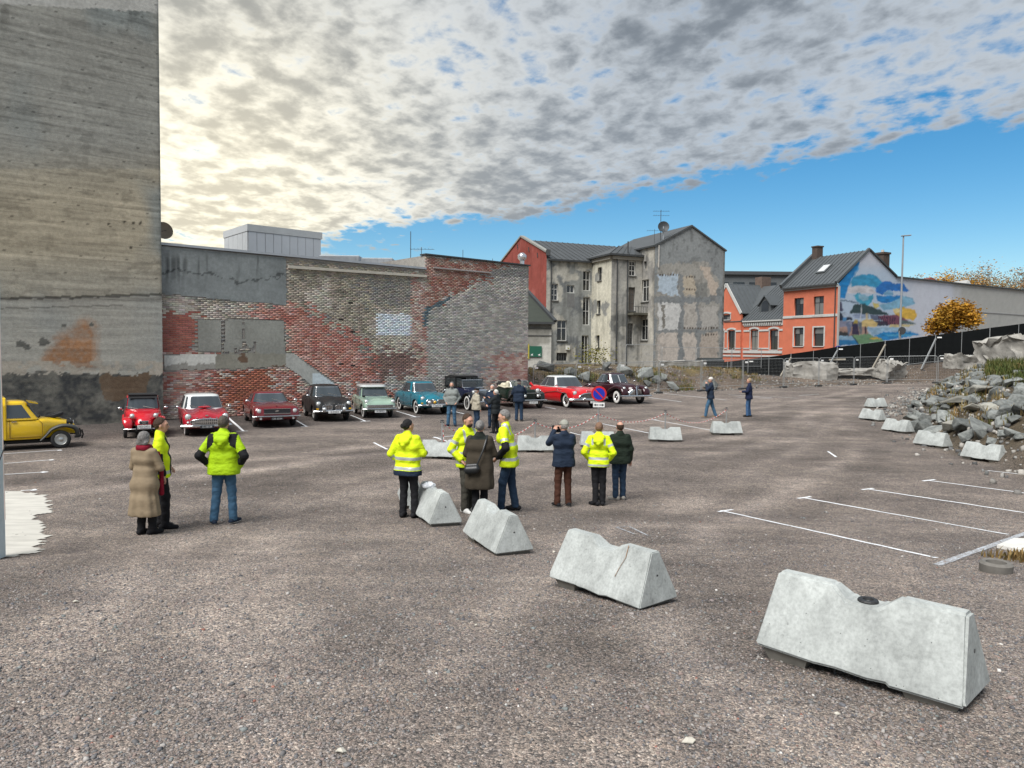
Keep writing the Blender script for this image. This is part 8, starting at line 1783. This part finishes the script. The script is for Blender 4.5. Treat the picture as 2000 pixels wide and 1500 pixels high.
def person(px, py, H, yaw, label, arms=('pockets', 'pockets'), jacket=None, jmat=NAVY, hem=.86, trousers=JEAN, shoes=BLKC, sole=SOLE, hair='short', hairm=None, head=(0, 0), feet=((-.11, 0, 0), (.11, 0, 0)), bulk=1.0, coat=0, splits=(), hood=False, collar=True, vox=.0125, lean=0.0, scarf=None, pos=None, hood_splits=None, short_sleeve=None, beard=None):
    bulk *= .95; c = pos if pos is not None else gp(px, py); s = H / 1.78
    t = thing('person', label, 'person', (c[0], c[1], tz(c[0], c[1])), yaw, 'people on the lot'); t.scale = (s,) * 3
    j = {}
    for i, sd in ((0, -1), (1, 1)):
        e, w = ARMS[arms[i]]; j['sh', i] = np.array([sd * .185, -.005 + lean * .25, 1.44]); j['el', i] = np.array([sd * e[0], e[1] + lean * .2, e[2]]); j['wr', i] = np.array([sd * w[0], w[1] + lean * .2, w[2]])
        fx, fy, fa = feet[i]; j['an', i] = np.array([fx, fy, .085]); j['hp', i] = np.array([sd * .085, 0, .93]); j['kn', i] = (j['an', i] + j['hp', i]) / 2 + np.array([0, .035, .03])
    L_ = lean * .25; hy, hp = R(head[0]), R(head[1]); Rz = np.array([[math.cos(hy), -math.sin(hy), 0], [math.sin(hy), math.cos(hy), 0], [0, 0, 1]]); Rx = np.array([[1, 0, 0], [0, math.cos(hp), -math.sin(hp)], [0, math.sin(hp), math.cos(hp)]]); HR = Rz @ Rx; HC = np.array([0, .012 + L_, 1.66])
    hd = lambda p: HC + HR @ np.array(p, float)
    lo = [-.48, -.36, -.01]; hi = [.48, .55, 1.84]
    # ---- body: one continuous skin surface from soles to crown
    f = Field(lo, hi, vox)
    f.cap((-.09, L_, 1.37), (.09, L_, 1.37), .075, .075).cap((0, L_ * .7, 1.3), (0, 0, 1.0), .08, .08, .04).cap((-.05, 0, .95), (.05, 0, .95), .085, .085)
    for i in (0, 1):
        f.cap(j['hp', i], j['kn', i], .075, .05).cap(j['kn', i], j['an', i], .048, .036).cap(j['sh', i] * (.9, 1, 1), j['el', i], .045, .036).cap(j['el', i], j['wr', i], .034, .025)
        fa = feet[i][2]; fd = np.array([-math.sin(fa), math.cos(fa), 0]); f.cap(j['an', i] - (0, 0, .045), j['an', i] + fd * .14 - (0, 0, .055), .032, .026)
        d = j['wr', i] - j['el', i]; d /= np.linalg.norm(d); sd = (-1, 1)[i]; side = np.cross(d, [0, 0, 1.0]); side /= np.linalg.norm(side) + 1e-9; p0 = j['wr', i]; pe = p0 + d * .085
        f.cap(p0 + side * .012, pe + side * .022, .024, .02, .012).cap(p0 - side * .012, pe - side * .022, .024, .02, .012)
        nrm = np.cross(side, d)
        for q, (o_, l) in enumerate(((-.033, .062), (-.011, .078), (.011, .074), (.033, .06))):
            k1 = pe + side * o_; k2 = k1 + d * l * .55 + nrm * .006; f.cap(k1, k2, .0095, .009, .004).cap(k2, k2 + d * l * .4 + nrm * .02 * (-1 if nrm[2] > 0 else 1), .009, .008, .004)
        th0 = p0 + d * .03 + side * .03 * (1 if sd < 0 else -1); f.cap(th0, th0 + d * .04 + side * .028 * (1 if sd < 0 else -1), .013, .010, .008)
    f.cap((0, L_, 1.42), HC - (0, .02, .09), .056, .054, .03); f.ell(hd((0, -.012, .02)), (.076, .096, .10), .02, HR).ell(hd((0, .035, -.055)), (.056, .055, .062), .035, HR).ell(hd((0, .06, 0)), (.055, .035, .06), .03, HR)
    f.cap(hd((0, .092, .005)), hd((0, .112, -.028)), .010, .014, .012)
    for sd in (-1, 1): f.ell(hd((sd * .08, -.005, -.01)), (.011, .022, .033), .008, HR); f.cap(hd((sd * .02, .088, .028)), hd((sd * .05, .076, .026)), .012, .01, .015)
    V, Q = f.mesh(); emit('body', V, Q, SKIN, t)
    for sd in (-1, 1):
        p = hd((sd * .032, .090, .008)); MB().ball(p, .0095, 8, 6).build('eye', EYE, t, smooth=70, world=False)
    MB().tube([hd((-.024, .087, -.062)), hd((0, .094, -.06)), hd((.024, .087, -.062))], .006, 6).build('mouth', LIP, t, world=False)
    # ---- trousers
    f = Field([-.42, -.32, .03], [.42, .36, 1.12], .015); b = bulk
    f.cap((-.05 * b, 0, .98), (.05 * b, 0, .98), .108 * b, .108 * b)
    for i in (0, 1): f.cap(j['hp', i], j['kn', i], .098 * b, .074, .03).cap(j['kn', i], j['an', i] + (0, 0, -.02), .072, .066, .03)
    f.wrinkle(.0035, 15, px).clip(lambda P: np.maximum(.055 - P[..., 2], P[..., 2] - 1.04)); V, Q = f.mesh(); emit('trousers', V, Q, trousers, t)
    for i in (0, 1):
        fa = feet[i][2]; fd = np.array([-math.sin(fa), math.cos(fa), 0]); a = j['an', i]; f = Field(a - (.25, .25, .1), a + (.25, .25, .08), .012)
        f.cap(a + (0, 0, -.035) - fd * .055, a + fd * .06 + (0, 0, -.035), .046, .046, .02).cap(a + fd * .06 + (0, 0, -.04), a + fd * .165 + (0, 0, -.05), .046, .034, .03); f.clip(lambda P: -P[..., 2] + .001); V, Q = f.mesh(); z = V[Q].mean(1)[:, 2]; m = z < .028
        o = emit('shoe', V, Q[~m], shoes, t)
        if m.any(): emit('sole', V, Q[m], sole, o)
    # ---- jacket or coat
    f = Field([-.52, -.38, .3], [.52, .50, 1.62], .0135)
    f.cap((-.125, L_ - .01, 1.42), (.125, L_ - .01, 1.42), .082, .082).cap((-.10 * b, L_ * .9, 1.30), (.10 * b, L_ * .9, 1.30), .132 * b, .132 * b, .05).cap((-.085 * b, .012, 1.10), (.085 * b, .012, 1.10), .142 * b, .142 * b, .06).cap((-.09 * b, 0, hem + .1), (.09 * b, 0, hem + .1), .146 * b, .146 * b, .06).cap((-.09 * b, 0, hem), (.09 * b, 0, hem), .150 * b, .150 * b, .05)
    if coat: f.cap((-.09, 0, hem), (.09, 0, hem), .16, .16, .05).cap((-.09, -.01, coat + .05), (.09, -.01, coat + .05), .185, .185, .1).cap((-.07, -.01, (hem + coat) / 2), (.07, -.01, (hem + coat) / 2), .175, .175, .1)
    ah = []
    for i in (0, 1):
        w = j['wr', i] + (j['wr', i] - j['el', i]) * -.02; f.cap(j['sh', i] * (.92, 1, .995), j['el', i], .076 * b ** .6, .066, .03).cap(j['el', i], w, .064, .052, .025); ah.append((j['sh', i], j['el', i], w))
    if collar: f.cap((-.035, L_ - .02, 1.49), (.035, L_ - .02, 1.49), .068, .068, .03).cap((0, L_ - .01, 1.46), (0, L_ - .012, 1.535), .075, .07, .02)
    if hood: f.cap((-.085, L_ - .085, 1.475), (.085, L_ - .085, 1.475), .058, .058, .02).cap((-.05, L_ - .13, 1.40), (.05, L_ - .13, 1.40), .065, .065, .02).cap((0, L_ - .15, 1.33), (0, L_ - .15, 1.30), .05, .03, .03)
    f.wrinkle(.0034 if not coat else .001, 13, px * .7); bot = coat or hem
    if coat: P_ = f._pts((slice(None),) * 3); f.F = f.F + .007 * np.sin(np.arctan2(P_[..., 1], P_[..., 0] * .7) * 11 + 2 * P_[..., 2]) * sm(1.0, .6, P_[..., 2]) + .003 * np.sin(P_[..., 0] * 40 + P_[..., 2] * 9)
    f.clip(lambda P: np.where(np.abs(P[..., 0]) < .30, bot - P[..., 2], -1.0)); V, Q = f.mesh()
    C = V[Q].mean(1); arm = np.zeros(len(C), int); at = np.zeros(len(C)); dt = np.full(len(C), 9.)
    for i, (a, e, w) in enumerate(ah):
        for k, (p, q) in enumerate(((a, e), (e, w))):
            ab = q - p; tt = np.clip(((C - p) @ ab) / (ab @ ab), 0, 1); d = np.linalg.norm(C - p - tt[:, None] * ab, axis=1); r = .079 if k == 0 else .072; m = (d < r) & (d < dt) & (np.abs(C[:, 0]) > (.16 if k == 0 else .0)); arm[m] = i + 1; at[m] = (k + tt)[m]; dt[m] = np.minimum(dt, d)[m]
    left = np.ones(len(Q), bool); jo = None; parts = []
    for nm, fn, mt in splits:
        m = fn(C, arm, at) & left
        if m.any(): parts.append((nm, m, mt)); left &= ~m
    jo = emit(jacket or 'jacket', V, Q[left], jmat, t)
    for nm, m, mt in parts:
        sd = np.where(arm == 0, 0, arm) if not nm.endswith('yoke') else (C[:, 0] > 0).astype(int)
        if (arm[m] == 0).all() and (np.abs(C[m][:, 0]) > .04).all(): sd = (C[:, 0] > 0) * 2 + (C[:, 1] > L_)
        for v in np.unique(sd[m]): emit(nm, V, Q[m & (sd == v)], mt, jo)
    # ---- hair or hat
    if hair:
        f = Field(HC - .26, HC + .26, .009); hm = hairm or hairm_('hair_grey', (0.20, 0.19, 0.18))
        inv = lambda P: (P - HC) @ HR
        if hair in ('short', 'bun', 'bald', 'crop'):
            g = .007 if hair != 'crop' else .004; f.ell(hd((0, -.015, .024)), (.078 + g, .097 + g, .101 + g), 0, HR)
            if hair == 'bun': f.ell(hd((0, -.115, .01)), (.05, .045, .05), .015, HR)
            def cl(P):
                q = inv(P); v = np.maximum((q[..., 1] - .025) - (q[..., 2] - .045) * .75, -.015 - q[..., 2] - np.clip(.02 - q[..., 1], 0, 1) * .6)
                if hair == 'bald': v = np.maximum(v, q[..., 2] - .06 + np.clip(q[..., 1], 0, 1) * .4)
                return v
            f.clip(cl)
        elif hair == 'bob':
            f.ell(hd((0, -.02, .015)), (.096, .112, .115), 0, HR).cap(hd((-.055, -.04, -.07)), hd((.055, -.04, -.07)), .066, .066, .03).cap(hd((-.085, .0, -.02)), hd((-.085, .0, -.08)), .03, .028, .02).cap(hd((.085, .0, -.02)), hd((.085, .0, -.08)), .03, .028, .02)
            f.clip(lambda P: np.maximum((inv(P)[..., 1] - .045) - (inv(P)[..., 2] - .06) * .8, -.135 - inv(P)[..., 2]))
        elif hair in ('cap', 'flat'):
            if hair == 'cap': f.ell(hd((0, -.012, .03)), (.090, .108, .112), 0, HR)
            else: f.ell(hd((0, .0, .075)), (.105, .125, .045), 0, HR)
            f.clip(lambda P: .035 - inv(P)[..., 2]); f.cap(hd((-.04, .09, .042)), hd((.04, .09, .042)), .03, .03, 0).clip(lambda P: np.where(inv(P)[..., 1] > .085, np.abs(inv(P)[..., 2] - .042) - .008, -1.0))
        f.wrinkle(.0022 if hair not in ('cap', 'flat') else 0, 55, px); V, Q = f.mesh(); emit('cap' if hair in ('cap', 'flat') else 'hair', V, Q, hm, t)
        if hair in ('cap', 'flat'):
            f = Field(HC - .2, HC + .2, .009); f.ell(hd((0, -.015, .02)), (.083, .102, .10), 0, HR).clip(lambda P: np.maximum(np.maximum(inv(P)[..., 1] - .01, inv(P)[..., 2] - .03), -.045 - inv(P)[..., 2])); V, Q = f.mesh(); emit('hair', V, Q, hairm_('hair_pale', (0.34, 0.32, 0.30)), t)
    if beard is not None:
        f = Field(HC - .2, HC + .2, .009); f.ell(hd((0, .045, -.07)), (.056, .056, .052), 0, HR).clip(lambda P: np.maximum(((P - HC) @ HR)[..., 2] + .045 - np.clip(np.abs(((P - HC) @ HR)[..., 0]) - .03, 0, 1), -1.0)); V, Q = f.mesh(); emit('beard', V, Q, beard, t)
    if scarf is not None:
        f = Field([-.3, -.3, .6], [.4, .4, 1.65], .014); f.cap((-.05, L_ - .02, 1.50), (.05, L_ - .02, 1.50), .082, .082).cap((-.05, .05 + L_, 1.49), (.05, .05 + L_, 1.49), .07, .07)
        f.clip(lambda P: np.maximum(1.46 - P[..., 2], P[..., 2] - 1.56)); f.cap((.17, .13, 1.40), (.20, .17, 1.1), .03, .034, .01).cap((.20, .17, 1.1), (.22, .14, .70), .034, .042, .01); V, Q = f.mesh(); emit('scarf', V, Q, scarf, t)
    return t, j, s
HG = hairm_('hair_grey', (0.20, 0.19, 0.18)); HB = hairm_('hair_brown', (0.055, 0.032, 0.02)); HK = hairm_('hair_black', (0.012, 0.011, 0.012)); HW = hairm_('hair_white', (0.55, 0.53, 0.49)); HD_ = hairm_('hair_dark_grey', (0.09, 0.075, 0.06))
def band(z0, z1): return lambda C, a, t: (a == 0) & (C[:, 2] > z0) & (C[:, 2] < z1)
def sleeve(t0, t1): return lambda C, a, t: (a > 0) & (t > t0) & (t < t1)
def below(z): return lambda C, a, t: (a == 0) & (C[:, 2] < z)
def braces(x0, x1): return lambda C, a, t: (a == 0) & (np.abs(C[:, 0]) > x0) & (np.abs(C[:, 0]) < x1) & (C[:, 2] > 1.16)
# 1 trench coat
TRE = cloth('trench', (0.26, 0.20, 0.13), .8, .1, .3); SCF = cloth('scarf_red', (0.20, 0.006, 0.02)); person(284, 1045, 1.55, R(-12), 'woman with a grey bob in a long beige trench coat and red scarf', ('folded', 'folded'), 'trench_coat', TRE, .86, BLKC, BLKC, BLKC, 'bob', HG, (0, 0), ((-.08, 0, 0), (.10, .05, -.5)), .96, .34, scarf=SCF)
# 2 hi-vis man beside her
person(316, 1033, 1.74, R(-70), 'brown-haired man in a yellow and black work jacket behind the woman in the trench coat', ('pockets', 'down'), 'work_jacket', HIV, .84, BLKC, BLKC, BLKC, 'short', HB, (0, 0), ((-.09, -.03, 0), (.10, .06, 0)), 1.0, splits=[('black_panel', lambda C, a, t: (a == 0) & (C[:, 1] > .06) & (np.abs(C[:, 0]) < .09), BLKC), ('black_sleeve', lambda C, a, t: (a > 0) & (t > .75), BLKC), ('reflective_band', band(.90, .95), REFL)])
# 3 lime jacket
person(438, 1024, 1.76, R(4), 'man in a lime green jacket with black shoulders and blue jeans', ('wide', 'wide'), 'lime_jacket', LIME, .83, JEAN, NAVY, SOLE, 'short', HD_, (0, 0), ((-.16, -.02, .5), (.13, .05, -.35)), 1.12, hood=True, splits=[('black_yoke', lambda C, a, t: (C[:, 2] > 1.27 + .75 * (.2 - np.abs(C[:, 0]))) & (np.abs(C[:, 0]) < .235) & (C[:, 2] < 1.50) & (C[:, 1] < .03) & ((C[:, 1] > -.125) | (np.abs(C[:, 0]) > .13)) & (np.abs(C[:, 0]) > .05), BLKC), ('black_sleeve', sleeve(.75, 1.75), BLKC)])
# 4 woman with the bun
person(796, 1012, 1.69, R(-22), 'woman with a black hair bun in a yellow reflective jacket and black trousers', ('pockets', 'fwd'), 'reflective_jacket', HIV, .78, BLKC, BLKC, BLKC, 'bun', HK, (-25, 0), ((-.10, 0, .2), (.12, .05, -.2)), 1.16, hood=True, splits=[('navy_hem', below(.875), NAVY), ('reflective_band', band(.885, .94), REFL), ('reflective_band', band(1.06, 1.115), REFL), ('reflective_band', sleeve(1.05, 1.25), REFL), ('reflective_band', sleeve(1.45, 1.65), REFL), ('navy_cuff', sleeve(1.75, 2.1), NAVY)])
# 5 young bearded man
p5 = gp(912, 1001); OLV = cloth('olive_trousers', (0.055, 0.052, 0.042)); person(912, 1001, 1.80, R(-140), 'young bearded man with cropped hair in a yellow reflective jacket, facing the camera', ('down', 'pockets'), 'reflective_jacket', HIV, .83, OLV, cloth('white_shoes', (0.6, 0.6, 0.58)), SOLE, 'crop', HB, (10, -8), ((-.10, 0, 0), (.10, .06, 0)), 1.0, hood=True, beard=HB, splits=[('reflective_band', band(.90, .95), REFL), ('reflective_band', band(1.07, 1.12), REFL), ('reflective_band', sleeve(.45, .62), REFL), ('reflective_band', sleeve(1.1, 1.3), REFL), ('reflective_band', lambda C, a, t: (a == 0) & (np.abs(np.abs(C[:, 0]) - .12) < .025) & (C[:, 2] > 1.28) & (C[:, 1] > 0), REFL)])
# 6 olive coat
OLC = cloth('olive_coat', (0.052, 0.042, 0.03), .95, .15, .3); t6, j6, s6 = person(936, 1008, 1.70, R(-6), 'woman in a long olive brown wool coat with a black shoulder bag', ('folded', 'folded'), 'wool_coat', OLC, .88, BLKC, BLKC, BLKC, 'bun', HG, (0, -6), ((-.07, 0, 0), (.08, .03, 0)), 1.12, .52, splits=[('dark_collar', lambda C, a, t: (a == 0) & (C[:, 2] > 1.44), cloth('collar_black', (0.015, 0.02, 0.017)))])
def on_person(t, s, name, label, cat):
    q = thing(name, label, cat, tuple(t.location), t.rotation_euler.z); q.scale = (s,) * 3; return q
bg = on_person(t6, s6, 'shoulder_bag', 'black leather shoulder bag with a strap across the olive coat', 'bag'); LEA = pm('black_leather', (0.014, 0.015, 0.016), .4, 0, .1, 10)
f = Field([-.4, -.42, .7], [.3, .1, 1.1], .012); f.cap((-.20, -.22, .90), (-.02, -.24, .92), .06, .06).cap((-.20, -.22, .97), (-.02, -.24, .99), .035, .035, .03).cap((-.19, -.22, .86), (-.04, -.24, .88), .05, .05, .03); V, Q = f.mesh(); emit('pouch', V, Q, LEA, bg)
MB().tube([(-.02, -.23, .98), (.04, -.225, 1.12), (.10, -.185, 1.28), (.135, -.13, 1.42), (.14, -.03, 1.51), (.10, .08, 1.46), (-.05, .17, 1.25)], .018, 6).build('strap', LEA, bg, smooth=60, world=False)
# 7 tall man
person(994, 999, 1.91, R(78), 'tall grey-haired man with glasses in a short-sleeved yellow reflective jacket', ('pockets', 'down'), 'reflective_jacket', HIV, .80, DJEAN, BLKC, BLKC, 'short', HG, (8, -14), ((-.10, .12, 0), (.10, -.10, 0)), 1.08, lean=.35, splits=[('black_sleeve', sleeve(.72, 2.2), BLKC), ('reflective_band', band(1.17, 1.22), REFL), ('reflective_band', band(.92, .97), REFL), ('reflective_band', sleeve(.5, .64), REFL), ('reflective_band', lambda C, a, t: (a == 0) & (np.abs(np.abs(C[:, 0]) - .10) < .03) & (C[:, 2] > 1.36), REFL)])
# 8 photographer
BRN = cloth('brown_trousers', (0.065, 0.026, 0.016)); t8, j8, s8 = person(1100, 990, 1.72, R(14), 'man in a pale cap and navy jacket holding up a phone', ('phone', 'phone'), 'jacket', NAVY, .84, BRN, BLKC, SOLE, 'cap', cloth('cap_grey', (0.30, 0.30, 0.26)), (10, 0), ((-.13, 0, .25), (.12, .02, -.15)), 1.05)
ph = on_person(t8, s8, 'phone', 'black phone held up by the man in the pale cap', 'phone'); w0, w1 = j8['wr', 0], j8['wr', 1]; cc = (w0 + w1) / 2 + np.array([-.02, .09, .03]); MB().box(cc, (.20, .015, .15)).build('case', BLK, ph, world=False, bevel=.006); MB().box(cc + np.array([0, -.009, 0]), (.18, .004, .13)).build('screen', glassmat('phone_glass', (0.02, 0.025, 0.03)), ph, world=False)
# 9 bald hi-vis, 10 dark green jacket
person(1168, 988, 1.68, R(-10), 'man with shaved head in a yellow reflective hooded jacket and black trousers', ('pockets', 'pockets'), 'reflective_jacket', HIV, .84, BLKC, BLKC, BLKC, 'crop', cloth('stubble', (0.20, 0.12, 0.08)), (0, 0), ((-.05, 0, .9), (.09, .06, .1)), 1.0, hood=True, splits=[('reflective_band', band(.86, .905), REFL), ('reflective_band', band(1.0, 1.045), REFL), ('reflective_band', sleeve(.42, .58), REFL), ('reflective_band', lambda C, a, t: (a == 0) & (np.abs(np.abs(C[:, 0]) - .125) < .022) & (C[:, 2] > 1.30) & (C[:, 2] < 1.44), REFL), ('dark_hem', below(.85), BLKC)])
person(1209, 977, 1.64, R(6), 'balding man in a dark green jacket and jeans beside the man with the shaved head', ('pockets', 'down'), 'jacket', cloth('dark_green', (0.012, 0.020, 0.013)), .84, DJEAN, cloth('grey_shoes', (0.3, 0.28, 0.25)), SOLE, 'bald', HB, (0, 0), ((-.08, 0, .9), (.10, .05, 0)), 1.08)
# far group by the cars
V2 = .016
person(882, 832, 1.68, R(176), 'man in a grey jumper and jeans standing in front of the blue convertible', ('pockets', 'pockets'), 'jumper', cloth('grey_jumper', (0.20, 0.215, 0.205)), .86, JEAN, NAVY, BLKC, 'short', HG, (0, 0), ((-.14, 0, .3), (.14, .04, -.3)), 1.18, vox=V2, beard=HG)
person(930, 840, 1.55, R(-60), 'man in a beige jacket and black flat cap before the convertible grille', ('pockets', 'down'), 'jacket', cloth('beige', (0.36, 0.33, 0.26)), .86, DJEAN, BLKC, BLKC, 'flat', BLKC, (0, 0), ((-.1, 0, 0), (.1, 0, 0)), 1.1, vox=V2, beard=HW)
t13, j13, s13 = person(968, 847, 1.60, R(62), 'white-haired man in dark clothes holding a phone out in front', ('phone2', 'phone2'), 'jacket', cloth('charcoal', (0.015, 0.018, 0.02)), .80, BLKC, BLKC, SOLE, 'short', HW, (0, 0), ((-.1, .04, 0), (.1, -.06, 0)), 1.08, vox=V2)
ph = on_person(t13, s13, 'phone', 'small black phone in the hand of the white-haired man', 'phone'); cc = (j13['wr', 0] + j13['wr', 1]) / 2 + np.array([0, .08, .03]); MB().box(cc, (.16, .012, .08)).build('case', BLK, ph, world=False, bevel=.005)
person(961, 836, 1.66, R(165), 'white-bearded man in a dark jacket beside the white-haired man, facing the camera', ('down', 'pockets'), 'jacket', NAVY, .84, DJEAN, BLKC, BLKC, 'short', HW, (0, 0), ((-.1, 0, 0), (.1, 0, 0)), 1.08, vox=V2, beard=HW)
person(1013, 823, 1.76, R(-8), 'man in a dark cap, navy jacket and jeans looking at the green roadster', ('fwd', 'phone2'), 'jacket', NAVY, .84, DJEAN, BLKC, SOLE, 'cap', BLKC, (-20, 0), ((-.1, 0, 0), (.12, .03, 0)), 1.1, vox=V2)
person(1387, 816, 1.82, R(85), 'man in a white cap and navy jacket walking with a hand at his mouth', ('mouth', 'down'), 'jacket', NAVY, .84, JEAN, cloth('tan_shoes', (0.2, 0.14, 0.09)), SOLE, 'cap', HW, (0, 0), ((-.07, .22, 0), (.07, -.26, 0)), 1.05, vox=V2)
person(1462, 814, 1.76, R(70), 'fair-haired man in a dark blue quilted jacket and blue jeans standing alone', ('fwd', 'pockets'), 'quilted_jacket', cloth('deep_blue', (0.010, 0.016, 0.045)), .82, cloth('bright_jeans', (0.05, 0.11, 0.22), .85, .2), BLKC, BLKC, 'short', hairm_('hair_sandy', (0.30, 0.22, 0.13)), (0, 0), ((-.09, .05, 0), (.09, -.05, 0)), 1.15, vox=V2)
